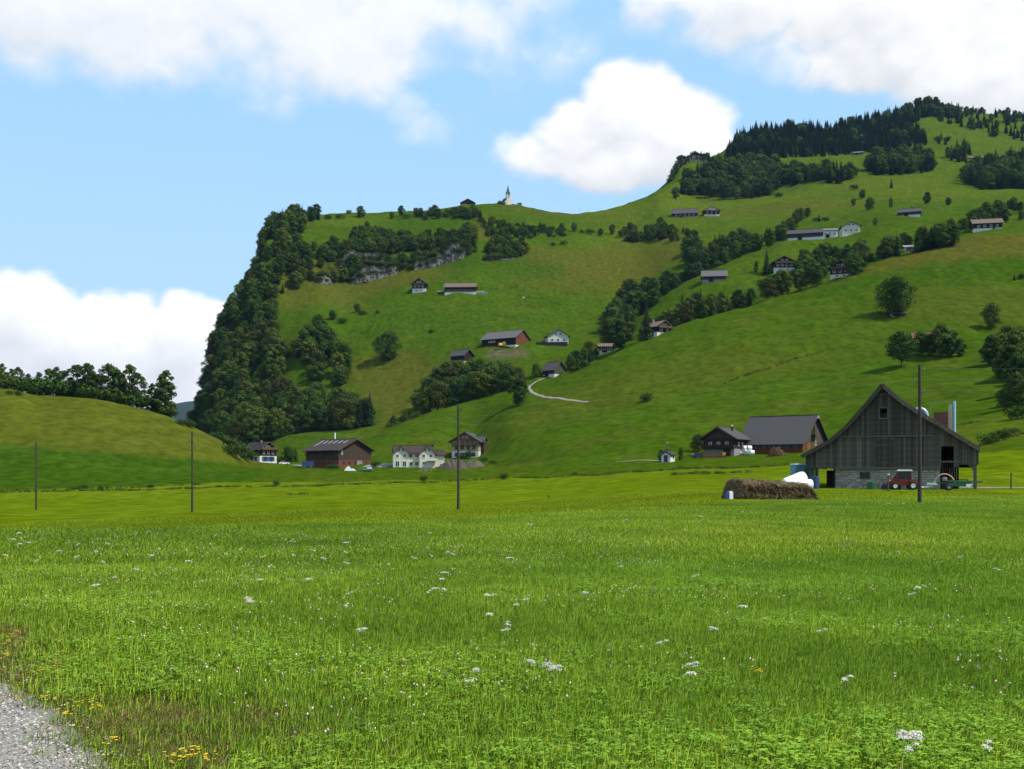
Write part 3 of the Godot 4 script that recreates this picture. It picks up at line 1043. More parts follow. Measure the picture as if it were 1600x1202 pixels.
# Woods: corners as (column, row) sighted on the ground, start depth, how many, share of spruces, share of bushes, heights, label
const WOODS := [
	[[318, 655, 324, 600, 338, 545, 356, 505, 385, 460, 412, 420, 416, 385, 430, 362, 462, 350, 478, 352, 470, 385, 500, 395, 520, 405, 500, 440, 436, 462, 428, 500, 436, 545, 440, 610, 480, 645, 540, 645, 592, 660, 580, 690, 520, 706, 400, 706, 340, 690, 302, 672], 640, 260, 0.10, 0.04, 8.0, 20.0, "dark leafy tree in the dense wood on the steep left flank"],
	[[462, 565, 478, 520, 505, 515, 552, 585, 548, 606, 480, 600], 640, 24, 0.0, 0.1, 11.0, 18.0, "round leafy tree in the clump right of the steep wood"],
	[[415, 372, 435, 352, 470, 344, 500, 338, 500, 345, 470, 356, 430, 376], 950, 34, 0.5, 0.0, 10.0, 16.0, "tree on the brow at the top left end of the crag"],
	[[490, 400, 545, 388, 560, 368, 585, 364, 640, 384, 740, 372, 742, 386, 690, 390, 640, 396, 600, 399, 560, 402, 520, 412], 950, 210, 0.10, 0.12, 7.0, 15.0, "tree along the top of the grey cliff"],
	[[520, 442, 545, 418, 600, 416, 640, 408, 720, 392, 735, 396, 690, 408, 640, 418, 600, 428, 560, 436, 540, 442], 900, 70, 0.06, 0.2, 6.0, 13.0, "tree growing out of the cliff between the rock bands"],
	[[648, 336, 700, 334, 745, 330, 752, 345, 700, 342, 660, 345], 1000, 40, 0.05, 0.3, 6.0, 11.0, "tree in the thicket on the ridge left of the church"],
	[[745, 345, 800, 352, 880, 358, 888, 372, 850, 372, 800, 375, 770, 378, 752, 360], 1000, 120, 0.02, 0.6, 4.5, 8.5, "shrubby tree in the scrub below the church"],
	[[755, 396, 775, 384, 815, 384, 824, 398, 800, 404, 765, 405], 900, 40, 0.0, 0.3, 7.0, 12.0, "tree in the dark clump below the church scrub"],
	[[722, 350, 740, 348, 744, 395, 730, 396], 950, 18, 0.0, 0.4, 5.0, 9.0, "tree in the line beside the bare strip under the ridge"],
	[[965, 372, 990, 362, 1040, 354, 1050, 372, 1010, 378, 975, 380], 950, 26, 0.05, 0.2, 7.0, 14.0, "tree in the hedge below the saddle"],
	[[1045, 376, 1075, 360, 1090, 362, 1095, 376, 1065, 385], 950, 14, 0.0, 0.3, 5.0, 9.0, "tree in the hedge under the two high chalets"],
	[[1066, 398, 1100, 386, 1150, 384, 1230, 366, 1228, 378, 1190, 394, 1112, 428, 1078, 442], 845, 56, 0.05, 0.08, 8.0, 17.0, "tree in the gully behind the second spur"],
	[[1205, 376, 1235, 358, 1240, 362, 1232, 376], 880, 10, 0.0, 0.1, 9.0, 13.0, "tree at the head of the gully beside the long barn"],
	[[948, 500, 975, 470, 1010, 460, 1055, 445, 1072, 440, 1040, 465, 1015, 485, 988, 505, 980, 540, 950, 548], 700, 48, 0.14, 0.05, 9.0, 19.0, "tall tree in the wooded gully left of the dark log house"],
	[[1000, 548, 1060, 520, 1100, 506, 1200, 478, 1240, 466, 1240, 460, 1190, 470, 1120, 480, 1060, 498, 1010, 530], 620, 32, 0.22, 0.12, 7.0, 15.0, "tree in the gully just behind the grassy near spur"],
	[[1235, 440, 1260, 420, 1300, 405, 1345, 398, 1360, 420, 1340, 432, 1290, 448, 1240, 462], 620, 25, 0.06, 0.1, 9.0, 17.0, "tree in the wood round the red-brown chalet"],
	[[1368, 400, 1400, 385, 1460, 370, 1490, 378, 1488, 390, 1440, 396, 1380, 406], 640, 24, 0.25, 0.15, 8.0, 16.0, "tree in the copse above the dry pasture"],
	[[1525, 345, 1560, 334, 1610, 330, 1610, 345, 1560, 350, 1490, 370, 1480, 366], 760, 18, 0.0, 0.1, 8.0, 14.0, "tree beside the tan-roofed farmhouse on the right skyline of the slope"],
	[[1540, 560, 1560, 545, 1600, 530, 1660, 520, 1660, 640, 1600, 640, 1565, 640, 1575, 600], 300, 34, 0.0, 0.2, 8.0, 14.0, "leafy tree in the wood at the right edge of the slope"],
	[[652, 640, 660, 605, 700, 588, 745, 588, 800, 605, 820, 600, 800, 618, 714, 641, 660, 660], 570, 60, 0.0, 0.08, 7.0, 16.0, "tree in the round wood below the orange-gabled barn"],
	[[886, 584, 925, 552, 930, 566, 894, 590], 572, 12, 0.0, 0.2, 6.0, 11.0, "tree in the gully beside the grey hut"],
	[[600, 665, 640, 650, 660, 648, 650, 660, 600, 680], 560, 10, 0.0, 0.6, 4.0, 7.0, "bushy tree at the lower end of the round wood"],
	[[1134, 246, 1150, 218, 1190, 204, 1300, 200, 1400, 178, 1420, 190, 1450, 226, 1400, 236, 1300, 244, 1200, 248], 1500, 1300, 0.94, 0.0, 11.0, 19.0, "dark spruce in the dense forest on the mountain shoulder"],
	[[1062, 304, 1078, 278, 1110, 262, 1150, 252, 1215, 258, 1230, 272, 1226, 290, 1200, 308, 1150, 313, 1085, 307], 1200, 230, 0.5, 0.0, 14.0, 21.0, "tree in the mixed wood below the rock knob"],
	[[1225, 280, 1240, 268, 1290, 272, 1332, 270, 1334, 280, 1300, 290, 1290, 282, 1240, 290], 1200, 90, 0.45, 0.1, 12.0, 19.0, "tree in the ragged strip of wood under the spruce forest"],
	[[1355, 262, 1370, 250, 1430, 246, 1456, 258, 1455, 270, 1410, 274, 1360, 275], 1200, 120, 0.5, 0.0, 15.0, 22.0, "tree in the square block of wood under the spruce forest"],
	[[1500, 282, 1530, 262, 1600, 250, 1660, 248, 1660, 306, 1600, 308, 1540, 304], 1200, 200, 0.55, 0.0, 15.0, 22.0, "tree in the dark wood at the right edge below the summit"],
	[[1440, 180, 1470, 172, 1600, 182, 1660, 178, 1660, 216, 1600, 222, 1540, 212, 1490, 196], 1500, 130, 0.75, 0.1, 11.0, 19.0, "tree scattered on the summit slope"],
	[[1392, 184, 1410, 176, 1450, 163, 1500, 174, 1500, 186, 1450, 182, 1420, 196], 1500, 110, 0.7, 0.0, 10.0, 17.0, "tree in the wood on the crown of the summit"],
	[[1478, 250, 1500, 232, 1520, 236, 1510, 256], 1300, 24, 0.7, 0.1, 11.0, 17.0, "tree in the small patch beside the summit pasture"],
	[[1455, 222, 1475, 214, 1490, 222, 1470, 230], 1400, 10, 0.6, 0.2, 8.0, 13.0, "tree in the gap under the summit"],
	[[1150, 262, 1170, 250, 1200, 256, 1180, 266], 1300, 12, 0.2, 0.2, 8.0, 12.0, "leafy tree at the foot of the spruce forest"],
	[[1560, 330, 1600, 322, 1660, 320, 1660, 332, 1600, 334], 900, 8, 0.0, 0.2, 8.0, 12.0, "tree at the right edge above the tan-roofed farmhouse"],
]
# single trees: column, row of the foot, start depth, kind, variant, height, label
const SINGLES := [
	[1400, 494, 500, "hero", 0, 19.5, "broad old tree with a huge crown on the open slope above the barn"],
	[1409, 574, 380, "hero", 1, 15.0, "round tree with a short bare trunk standing alone above the barn"],
	[603, 565, 600, "hero", 2, 22.0, "big round tree alone on the slope left of the orange-gabled barn"],
	[811, 634, 440, "broadleaf_tree", 1, 13.0, "small leafy tree standing below the bend of the farm track"],
	[1550, 512, 440, "broadleaf_tree", 3, 11.5, "compact oval tree on the slope near the right edge"],
	[1438, 556, 380, "broadleaf_tree", 0, 10.0, "tree hiding the orange roof, next to the round tree"],
	[1455, 557, 380, "broadleaf_tree", 4, 10.0, "bushy tree in front of the orange-roofed shed"],
	[1472, 558, 380, "broadleaf_tree", 3, 14.0, "tall pointed tree right of the orange-roofed shed"],
	[1486, 558, 380, "broadleaf_tree", 1, 11.5, "second tree right of the orange-roofed shed"],
	[1500, 557, 380, "loose_tree", 2, 7.5, "thin small tree at the right end of the shed group"],
	[1198, 428, 720, "spruce_tree", 0, 18.0, "tall dark spruce left of the brown chalet"],
	[1010, 531, 560, "spruce_tree", 2, 20.0, "tallest spruce beside the dark log house"],
	[968, 548, 620, "broadleaf_tree", 1, 20.0, "tall poplar-like tree left of the dark log house"],
	[1066, 505, 620, "spruce_tree", 1, 21.0, "slender spruce rising from the gully behind the near spur"],
	[1095, 500, 620, "spruce_tree", 3, 21.0, "second slender spruce rising from the gully behind the near spur"],
	[1046, 512, 620, "spruce_tree", 4, 13.0, "short spruce rising from the gully behind the near spur"],
	[1182, 425, 720, "loose_tree", 1, 8.0, "thin bare tree beside the tall dark spruce"],
	[1091, 706, 280, "broadleaf_tree", 2, 5.6, "small garden tree left of the farmhouse"],
	[1033, 721, 270, "loose_tree", 0, 3.4, "young tree left of the white chapel"],
	[1064, 719, 270, "loose_tree", 1, 3.8, "young tree right of the white chapel"],
	[1010, 628, 380, "bush", 2, 4.2, "dark clipped bush standing alone by the end of the track"],
	[1348, 310, 1000, "broadleaf_tree", 0, 9.5, "small round tree high on the right-hand pasture"],
	[1359, 328, 950, "broadleaf_tree", 2, 12.0, "round tree on the pasture above the cream house"],
	[1334, 322, 950, "broadleaf_tree", 3, 8.0, "smaller tree left of the round pasture tree"],
	[1392, 324, 950, "loose_tree", 3, 9.0, "slim tree above the grey hut"],
	[1449, 319, 950, "broadleaf_tree", 1, 12.0, "tree right of the grey hut on the upper pasture"],
	[1482, 321, 950, "broadleaf_tree", 4, 8.0, "little tree on the upper pasture toward the right"],
	[1426, 336, 930, "bush", 0, 8.0, "large bush in front of the grey hut"],
	[1217, 308, 1100, "bush", 1, 6.0, "dark bush on the dry patch below the mixed wood"],
	[1393, 294, 1100, "spruce_tree", 1, 12.0, "small spruce on the pasture under the square wood"],
	[1335, 296, 1100, "bush", 1, 6.0, "bush on the pasture under the square wood"],
	[1056, 311, 1200, "broadleaf_tree", 3, 15.0, "tree at the left tip of the mixed wood"],
	[1585, 438, 560, "spruce_tree", 2, 4.0, "tiny dark tree on the slope by the right edge"],
	[1596, 438, 560, "bush", 0, 3.2, "dark bush beside the tiny tree by the right edge"],
	[1570, 640, 220, "broadleaf_tree", 2, 6.0, "low round tree at the foot of the right-edge wood"],
	[1590, 655, 220, "bush", 1, 3.4, "bush at the foot of the right-edge wood"],
	[1326, 364, 880, "loose_tree", 0, 6.0, "little fruit tree behind the cream house"],
	[1368, 366, 880, "loose_tree", 2, 6.0, "little fruit tree right of the cream house"],
	[1249, 346, 980, "broadleaf_tree", 2, 13.0, "larger tree of the pair above the long barn"],
	[1242, 352, 980, "broadleaf_tree", 0, 12.0, "left tree of the pair above the long barn"],
	[1262, 340, 1000, "broadleaf_tree", 4, 10.0, "small tree above the pair over the long barn"],
	[1280, 346, 980, "spruce_tree", 0, 8.0, "small spruce in the hedge above the white shed"],
	[1275, 346, 980, "bush", 3, 4.0, "left end of the short hedge above the white shed"],
	[1290, 346, 980, "bush", 1, 4.5, "right end of the short hedge above the white shed"],
	[563, 340, 1150, "broadleaf_tree", 0, 13.0, "round tree on the skyline of the upper meadow"],
	[512, 333, 1150, "bush", 1, 5.0, "low bush left on the skyline of the upper meadow"],
	[530, 333, 1150, "bush", 3, 6.0, "wide bush on the skyline of the upper meadow"],
	[545, 334, 1150, "bush", 0, 5.0, "small bush next to the skyline tree"],
	[612, 342, 1150, "broadleaf_tree", 3, 8.0, "small tree below the skyline of the upper meadow"],
	[627, 338, 1150, "broadleaf_tree", 1, 12.0, "taller tree of the pair on the upper meadow"],
	[634, 342, 1150, "bush", 3, 6.0, "bush beside the pair on the upper meadow"],
	[781, 319, 1220, "bush", 0, 4.6, "shrub just left of the church"],
	[787, 320, 1220, "bush", 2, 3.0, "small shrub at the church wall"],
	[812, 321, 1220, "bush", 3, 3.4, "hedge at the right end of the church"],
	[897, 362, 1000, "broadleaf_tree", 3, 10.0, "first tree of the open hedge on the church slope"],
	[909, 364, 1000, "bush", 0, 4.0, "bush in the open hedge on the church slope"],
	[922, 366, 1000, "bush", 3, 6.0, "broad bush in the open hedge on the church slope"],
	[938, 368, 1000, "broadleaf_tree", 0, 8.0, "round tree in the open hedge on the church slope"],
	[957, 366, 1000, "broadleaf_tree", 3, 11.0, "tall tree in the open hedge on the church slope"],
	[970, 371, 1000, "broadleaf_tree", 2, 8.0, "last tree of the open hedge on the church slope"],
	[864, 384, 950, "bush", 0, 4.0, "bush on the slope below the open hedge"],
	[880, 383, 950, "bush", 3, 4.5, "wide bush on the slope below the open hedge"],
	[558, 488, 780, "broadleaf_tree", 2, 7.0, "scrubby tree on the meadow below the crag"],
	[566, 492, 780, "bush", 1, 4.0, "scrub beside the scrubby tree below the crag"],
	[590, 490, 780, "bush", 2, 3.0, "small shrub on the meadow below the crag"],
	[535, 505, 760, "bush", 1, 4.5, "bush at the edge of the leafy clump below the crag"],
	[520, 500, 760, "broadleaf_tree", 0, 8.0, "tree at the edge of the leafy clump below the crag"],
	[674, 520, 700, "bush", 2, 3.2, "tiny shrub on the open slope above the orange-gabled barn"],
	[531, 538, 700, "spruce_tree", 2, 5.0, "tiny conifer beside the leafy clump"],
	[777, 576, 610, "bush", 0, 5.0, "bush on the slope below the orange-gabled barn"],
	[800, 588, 600, "bush", 2, 4.0, "little bush behind the track bend"],
	[838, 590, 575, "broadleaf_tree", 3, 9.0, "tree behind the track bend, left of the grey hut"],
	[15, 617, 360, "bush", 1, 1.8, "small bush on the left mound near the frame edge"],
	[28, 618, 360, "bush", 0, 2.2, "second small bush on the left mound near the frame edge"],
	[284, 665, 380, "bush", 1, 2.6, "shrub on the shoulder of the left mound"],
	[297, 668, 380, "bush", 0, 3.2, "round shrub near the top of the second pole"],
	[368, 716, 380, "bush", 3, 6.0, "large bush in front of the small chalet"],
	[384, 720, 380, "bush", 1, 5.0, "second bush in front of the small chalet"],
	[436, 725, 400, "bush", 3, 4.0, "garden bush right of the small chalet"],
	[450, 724, 400, "broadleaf_tree", 4, 8.0, "garden tree right of the small chalet"],
	[462, 722, 420, "spruce_tree", 2, 8.0, "small conifer left of the brown barn"],
	[520, 735, 370, "bush", 3, 2.6, "low bush in front of the brown barn"],
	[586, 730, 380, "bush", 1, 2.4, "bush at the corner of the brown barn"],
	[732, 716, 400, "bush", 0, 3.4, "dark shrub at the front of the yellow chalet"],
	[718, 717, 400, "bush", 2, 2.6, "small shrub at the left front of the yellow chalet"],
	[756, 722, 390, "bush", 3, 2.0, "low hedge right of the gravel heap"],
	[770, 726, 380, "bush", 3, 1.8, "hedge end right of the gravel heap"],
	[662, 752, 240, "bush", 2, 1.9, "small bush on the ditch in front of the white house"],
	[787, 749, 240, "bush", 0, 1.9, "small bush on the ditch right of the middle pole"],
	[898, 743, 230, "bush", 1, 1.0, "tuft of scrub on the ditch in the middle"],
	[1064, 734, 200, "bush", 3, 0.9, "tuft of scrub on the ditch by the chapel"],
	[130, 765, 220, "bush", 3, 1.3, "scrub on the stream bank between the two left poles"],
	[157, 766, 220, "bush", 0, 1.3, "second scrub on the stream bank between the two left poles"],
	[235, 763, 220, "bush", 1, 1.0, "scrub on the stream bank left of the second pole"],
	[432, 759, 240, "bush", 2, 1.5, "lone shrub on the valley floor in front of the small chalet"],
	[1545, 694, 175, "bush", 3, 2.0, "bush on the bank right of the old barn"],
	[1563, 688, 175, "bush", 1, 2.2, "second bush on the bank right of the old barn"],
	[1580, 680, 175, "bush", 3, 1.6, "third bush on the bank right of the old barn"],
]

# rows of trees along an edge: from (column, depth) to (column, depth), heights, how many, share of spruces, label
const EDGES := [
	[300, 905, 322, 915, 8.0, 14.0, 12, 0.1, "leafy tree at the lowest left corner of the steep wood"],
	[320, 912, 334, 926, 8.0, 13.0, 16, 0.1, "leafy tree on the left outline of the steep wood, low down"],
	[333, 925, 348, 940, 7.0, 12.0, 14, 0.15, "leafy tree on the left outline of the steep wood, half way up"],
	[347, 938, 370, 962, 7.0, 12.0, 18, 0.2, "tree on the left outline of the steep wood above half height"],
	[368, 958, 402, 992, 7.0, 12.0, 22, 0.2, "tree on the left outline of the steep wood, high up"],
	[400, 988, 412, 1012, 7.0, 12.0, 14, 0.25, "tree on the upright upper outline of the crag"],
	[410, 1008, 428, 1065, 8.0, 13.0, 16, 0.4, "tree on the top left corner of the crag"],
	[425, 1055, 470, 1150, 8.0, 14.0, 18, 0.5, "tree on the brow behind the top left corner of the crag"],
	[1056, 1478, 1082, 1512, 5.0, 10.0, 22, 1.0, "spruce on the rock knob at the skyline"],
	[1082, 1510, 1136, 1560, 4.0, 11.0, 20, 0.6, "tree on the skyline between the rock knob and the spruce forest"],
	[1400, 1890, 1470, 1905, 9.0, 15.0, 30, 0.6, "tree on the rounded summit"],
	[1470, 1910, 1620, 2000, 6.0, 12.0, 34, 0.5, "small tree on the skyline right of the summit"],
]

func make_trees() -> void:
	make_tree_meshes()
	var rng := RandomNumberGenerator.new()
	rng.seed = 2024
	var placed := {"broadleaf_tree": [], "spruce_tree": [], "bush": []}
	for w in WOODS:
		var poly := PackedVector2Array()
		for k in range(0, w[0].size(), 2): poly.append(Vector2(w[0][k], w[0][k + 1]))
		var box := Rect2(poly[0], Vector2.ZERO)
		for p in poly: box = box.expand(p)
		var got := []
		var tries := 0
		while got.size() < int(w[2]) and tries < int(w[2]) * 14:
			tries += 1
			var p := Vector2(rng.randf_range(box.position.x, box.end.x), rng.randf_range(box.position.y, box.end.y))
			if not Geometry2D.is_point_in_polygon(p, poly): continue
			var at := hit(p.x, p.y, w[1])
			if at == Vector3.INF: continue
			var h := rng.randf_range(w[5], w[6])
			var near := false
			for q in got:
				if Vector2(q.x - at.x, q.z - at.z).length() < h * (0.12 if float(w[3]) > 0.9 else 0.27):
					near = true
					break
			if near: continue
			got.append(at)
			var roll := rng.randf()
			var kind := "spruce_tree" if roll < float(w[3]) else "bush" if roll > 1.0 - float(w[4]) else "broadleaf_tree"
			var hh := h * (1.15 if kind == "spruce_tree" else 0.55 if kind == "bush" else 1.0)
			placed[kind].append({"at": at, "h": hh, "v": rng.randi() % tree_meshes[kind].size(), "turn": rng.randf() * TAU, "wide": rng.randf_range(0.85, 1.2), "label": (str(w[7]) if kind != "bush" else str(w[7]).replace("shrubby tree", "shrub").replace("tree", "bush")) + ", " + place_in(box, p) + " part", "group": w[7], "size": hh / -at.z})
	# the row of trees along the crest of the left mound
	for k in 24:
		var px := -70.0 + k * 14.4 + rng.randf_range(-5.0, 5.0)
		var crest := hit(px, 560.0, 300.0, 460.0)
		var d := 430.0 + rng.randf_range(-3.0, 8.0)
		var at := sight(px, d)
		var h := lerpf(11.0, 16.0, clampf((px - 100.0) / 120.0, 0.0, 1.0)) * rng.randf_range(0.68, 1.18)
		placed["broadleaf_tree"].append({"at": at, "h": h, "v": 100 + rng.randi() % 4, "turn": rng.randf() * TAU, "wide": rng.randf_range(0.9, 1.15), "label": "tall open-crowned tree, %s from the left in the row along the left mound" % ORDER[k - 5] if k > 4 else "tall tree of the mound row at or beyond the left edge", "group": "trees in the row along the crest of the left mound", "size": 1.0})
		if true:
			var a2 := sight(px + 6.0, d - 1.0)
			placed["bush"].append({"at": a2, "h": rng.randf_range(4.5, 8.0), "v": rng.randi() % 4, "turn": rng.randf() * TAU, "wide": 1.25, "label": "undergrowth bush in the tree row on the left mound", "size": 1.0})
	# bushes on the ledges and the top of the rock
	for p in ledge_tops:
		placed["bush"].append({"at": p, "h": rng.randf_range(2.4, 6.5), "v": rng.randi() % 4, "turn": rng.randf() * TAU, "wide": rng.randf_range(0.8, 1.2), "label": "bush rooted on a ledge of the grey rock", "size": 0.0035})
	# trees standing on the edges where the hill falls away
	for e in EDGES:
		for k in int(e[6]):
			var u := rng.randf()
			var px: float = lerpf(e[0], e[2], u)
			var d: float = lerpf(e[1], e[3], u) + rng.randf_range(-14.0, 10.0)
			var h := rng.randf_range(e[4], e[5])
			var kind := "spruce_tree" if rng.randf() < float(e[7]) else "broadleaf_tree"
			placed[kind].append({"at": sight(px, d), "h": h, "v": rng.randi() % tree_meshes[kind].size(), "turn": rng.randf() * TAU, "wide": rng.randf_range(0.85, 1.2), "label": e[8], "size": h / d})
	# brush heap by the small chalet
	for k in 12:
		var at := sight(340.0 + k * 4.0 + rng.randf_range(-3.0, 3.0), 428.0 + rng.randf_range(0.0, 14.0))
		placed["bush"].append({"at": at, "h": rng.randf_range(2.5, 4.5), "v": rng.randi() % 4, "turn": rng.randf() * TAU, "wide": 1.2, "label": "scrubby bush on the bank above the small chalet", "size": 1.0})
	for kind in placed:
		var list: Array = placed[kind]
		list.sort_custom(func(a, b): return a.size > b.size)
		var rest := {}
		for k in list.size():
			var e: Dictionary = list[k]
			var set_: Array = tree_meshes["loose_tree"] if e.v >= 100 else tree_meshes[kind]
			var v: int = e.v % 100
			if k < 285: stand_tree(kind, set_, v, e.at, e.h, e.turn, e.wide, e.label, e.get("group", e.label))
			else:
				if not rest.has(v): rest[v] = []
				rest[v].append(e)
		for v in rest:
			for q in 2:
				var mm := MultiMesh.new()
				mm.transform_format = MultiMesh.TRANSFORM_3D
				mm.mesh = tree_meshes[kind][v][q]
				mm.instance_count = rest[v].size()
				for k in rest[v].size():
					var e: Dictionary = rest[v][k]
					var s: float = e.h / mesh_height(kind, v)
					mm.set_instance_transform(k, Transform3D(Basis(Vector3.UP, e.turn).scaled(Vector3(s * e.wide, s, s * e.wide)), e.at))
				var o := MultiMeshInstance3D.new()
				o.name = numbered({"spruce_tree": "spruce_forest", "broadleaf_tree": "leafy_woodland", "bush": "scrub"}[kind])
				o.multimesh = mm
				add_child(o)
				tag(o, {"spruce_tree": "dense far spruce forest on the mountain", "broadleaf_tree": "far leafy woodland on the upper slopes", "bush": "far scrub on the upper slopes"}[kind], "woodland", "far woodland on the mountain", "stuff")
	for s in SINGLES:
		var at := hit(s[0], s[1], s[2])
		if at == Vector3.INF: at = sight(s[0], s[2])
		var kind: String = s[3]
		stand_tree("broadleaf_tree" if kind in ["hero", "loose_tree"] else kind, tree_meshes[kind], s[4], at, s[5], float(s[0]) * 0.7, 1.0, s[6], "")

const ORDER := ["first", "second", "third", "fourth", "fifth", "sixth", "seventh", "eighth", "ninth", "tenth", "eleventh", "twelfth", "thirteenth", "fourteenth", "fifteenth", "sixteenth", "seventeenth", "eighteenth", "nineteenth"]

func place_in(box: Rect2, p: Vector2) -> String:
	var u := (p - box.position) / box.size
	return ["upper", "middle", "lower"][clampi(int(u.y * 3.0), 0, 2)] + " " + ["left", "central", "right"][clampi(int(u.x * 3.0), 0, 2)]

func mesh_height(kind: String, v: int) -> float:
	return {"broadleaf_tree": 15.0, "spruce_tree": 20.0, "bush": 3.0}[kind]

func stand_tree(kind: String, set_: Array, v: int, at: Vector3, h: float, turn: float, wide: float, label: String, group: String) -> void:
	var box: AABB = set_[v][0].get_aabb()
	var s := h / (box.position.y + box.size.y)
	var t := thing(kind, label, "bush" if kind == "bush" else "tree", at, turn, group)
	t.scale = Vector3(s * wide, s, s * wide)
	part("crown" if kind != "bush" else "foliage", set_[v][0], t)
	part("trunk" if kind != "bush" else "stem", set_[v][1], t)
# ---------- buildings ----------
# A volume has its ridge along x; its long sides face +z and -z, its gables +x and -x.
func volume(t: Node3D, o: Vector3, turn: float, L: float, W: float, hb: float, hw: float, rise: float, base: String, wall: String, roof: String, over := 0.9, drop := 3.0, gable := "") -> Node3D:
	var v := Transform3D(Basis(Vector3.UP, turn), o)
	if hb > 0.0:
		var b := MB.new()
		b.box(Vector3(0, (hb - drop) * 0.5, 0), Vector3(L - 0.04, hb + drop, W - 0.04), Basis())
		var bp := part("base_wall", b.mesh(M[base]), t)
		bp.transform = v
	var s := MB.new()
	var y0 := hb if hb > 0.0 else -drop
	var eave := hb + hw
	var turn_x := Transform3D(Basis(Vector3.UP, PI / 2), Vector3.ZERO)   # polygon's x -> -z, z -> x
	s.prism(PackedVector2Array([Vector2(-W / 2, y0), Vector2(W / 2, y0), Vector2(W / 2, eave), Vector2(0, eave + rise), Vector2(-W / 2, eave)]), turn_x, -L / 2, L / 2)
	part("wall", s.mesh(M[wall]), t).transform = v
	if gable:
		for sx in [-1.0, 1.0]:
			var gm := MB.new()
			gm.prism(PackedVector2Array([Vector2(-W / 2 + 0.02, eave - 0.3), Vector2(W / 2 - 0.02, eave - 0.3), Vector2(W / 2 - 0.02, eave), Vector2(0, eave + rise), Vector2(-W / 2 + 0.02, eave)]), turn_x, sx * L / 2 - 0.06, sx * L / 2 + 0.06)
			part("gable_boards", gm.mesh(M[gable]), t).transform = v
	# roof: two slabs with overhang, and a ridge cap
	var pitch := rise / (W * 0.5)
	var r := Node3D.new()
	r.name = "roof"
	t.add_child(r, true)
	r.transform = v
	var gl := L / 2 + over * 0.8
	var th := 0.22
	for sz in [-1.0, 1.0]:
		var sl := MB.new()
		var out: float = W / 2 + over
		var ye := eave - over * pitch
		var poly := PackedVector2Array([Vector2(0, eave + rise + 0.02), Vector2(sz * out, ye + 0.02), Vector2(sz * out, ye + 0.02 + th), Vector2(0, eave + rise + 0.02 + th)])
		sl.prism(poly, Transform3D(Basis(Vector3.UP, -PI / 2), Vector3.ZERO), -gl, gl)
		part("roof_slope", sl.mesh(M[roof]), r)
	var cap := MB.new()
	cap.box(Vector3(0, eave + rise + th + 0.03, 0), Vector3(gl * 2.0, 0.10, 0.45))
	part("ridge_cap", cap.mesh(M[roof]), r)
	for sx in [-1.0, 1.0]:
		for sz in [-1.0, 1.0]:
			var brg := MB.new()
			var out: float = W / 2 + over
			brg.beam(Vector3(sx * (gl + 0.035), eave + rise - 0.02, 0), Vector3(sx * (gl + 0.035), eave - over * pitch - 0.02, sz * out), 0.06, 0.28)
			part("bargeboard", brg.mesh(M.trim_wood), r)
	return r

func window(t: Node3D, o: Vector3, turn: float, face: String, L: float, W: float, u: float, y: float, w: float, h: float, frame := "white_paint", shutters := "") -> void:
	# u runs from left to right as seen from outside
	var at: Vector3
	var a := turn
	match face:
		"f": at = Vector3(u, y, W / 2)
		"b": at = Vector3(-u, y, -W / 2); a += PI
		"r": at = Vector3(L / 2, y, -u); a += PI / 2
		"l": at = Vector3(-L / 2, y, u); a -= PI / 2
	at = o + Basis(Vector3.UP, turn) * at
	var k := clampf(w * 0.09, 0.07, 0.16)
	var fr := MB.new()
	fr.box(Vector3(0, h / 2 + k / 2, 0.03), Vector3(w + 2 * k, k, 0.14))
	fr.box(Vector3(0, -h / 2 - k / 2, 0.05), Vector3(w + 2.6 * k, k, 0.20))
	for s in [-1.0, 1.0]: fr.box(Vector3(s * (w / 2 + k / 2), 0, 0.03), Vector3(k, h, 0.14))
	fr.box(Vector3(0, 0, 0.025), Vector3(k * 0.6, h, 0.10))
	var f := part("window", fr.mesh(M[frame]), t)
	f.position = at
	f.rotation.y = a
	var pn := MB.new()
	pn.box(Vector3(0, 0, 0.005), Vector3(w, h, 0.05))
	part("pane", pn.mesh(M.glass), f)
	if shutters:
		for s in [-1.0, 1.0]:
			var sh := MB.new()
			sh.box(Vector3(s * (w * 0.75 + k * 1.2), 0, 0.05), Vector3(w * 0.5, h * 1.05, 0.07))
			part("shutter", sh.mesh(M[shutters]), f)

func door(t: Node3D, o: Vector3, turn: float, face: String, L: float, W: float, u: float, w: float, h: float, m: String) -> void:
	var at: Vector3
	var a := turn
	match face:
		"f": at = Vector3(u, 0, W / 2)
		"r": at = Vector3(L / 2, 0, -u); a += PI / 2
		"l": at = Vector3(-L / 2, 0, u); a -= PI / 2
		_: at = Vector3(-u, 0, -W / 2); a += PI
	at = o + Basis(Vector3.UP, turn) * at
	var d := MB.new()
	d.box(Vector3(0, h / 2, 0.02), Vector3(w, h, 0.12))
	var p := part("door", d.mesh(M[m]), t)
	p.position = at
	p.rotation.y = a
	var fr := MB.new()
	for s in [-1.0, 1.0]: fr.box(Vector3(s * (w / 2 + 0.08), h / 2, 0.04), Vector3(0.16, h, 0.18))
	fr.box(Vector3(0, h + 0.08, 0.04), Vector3(w + 0.32, 0.16, 0.18))
	part("door_frame", fr.mesh(M.trim_wood), p)

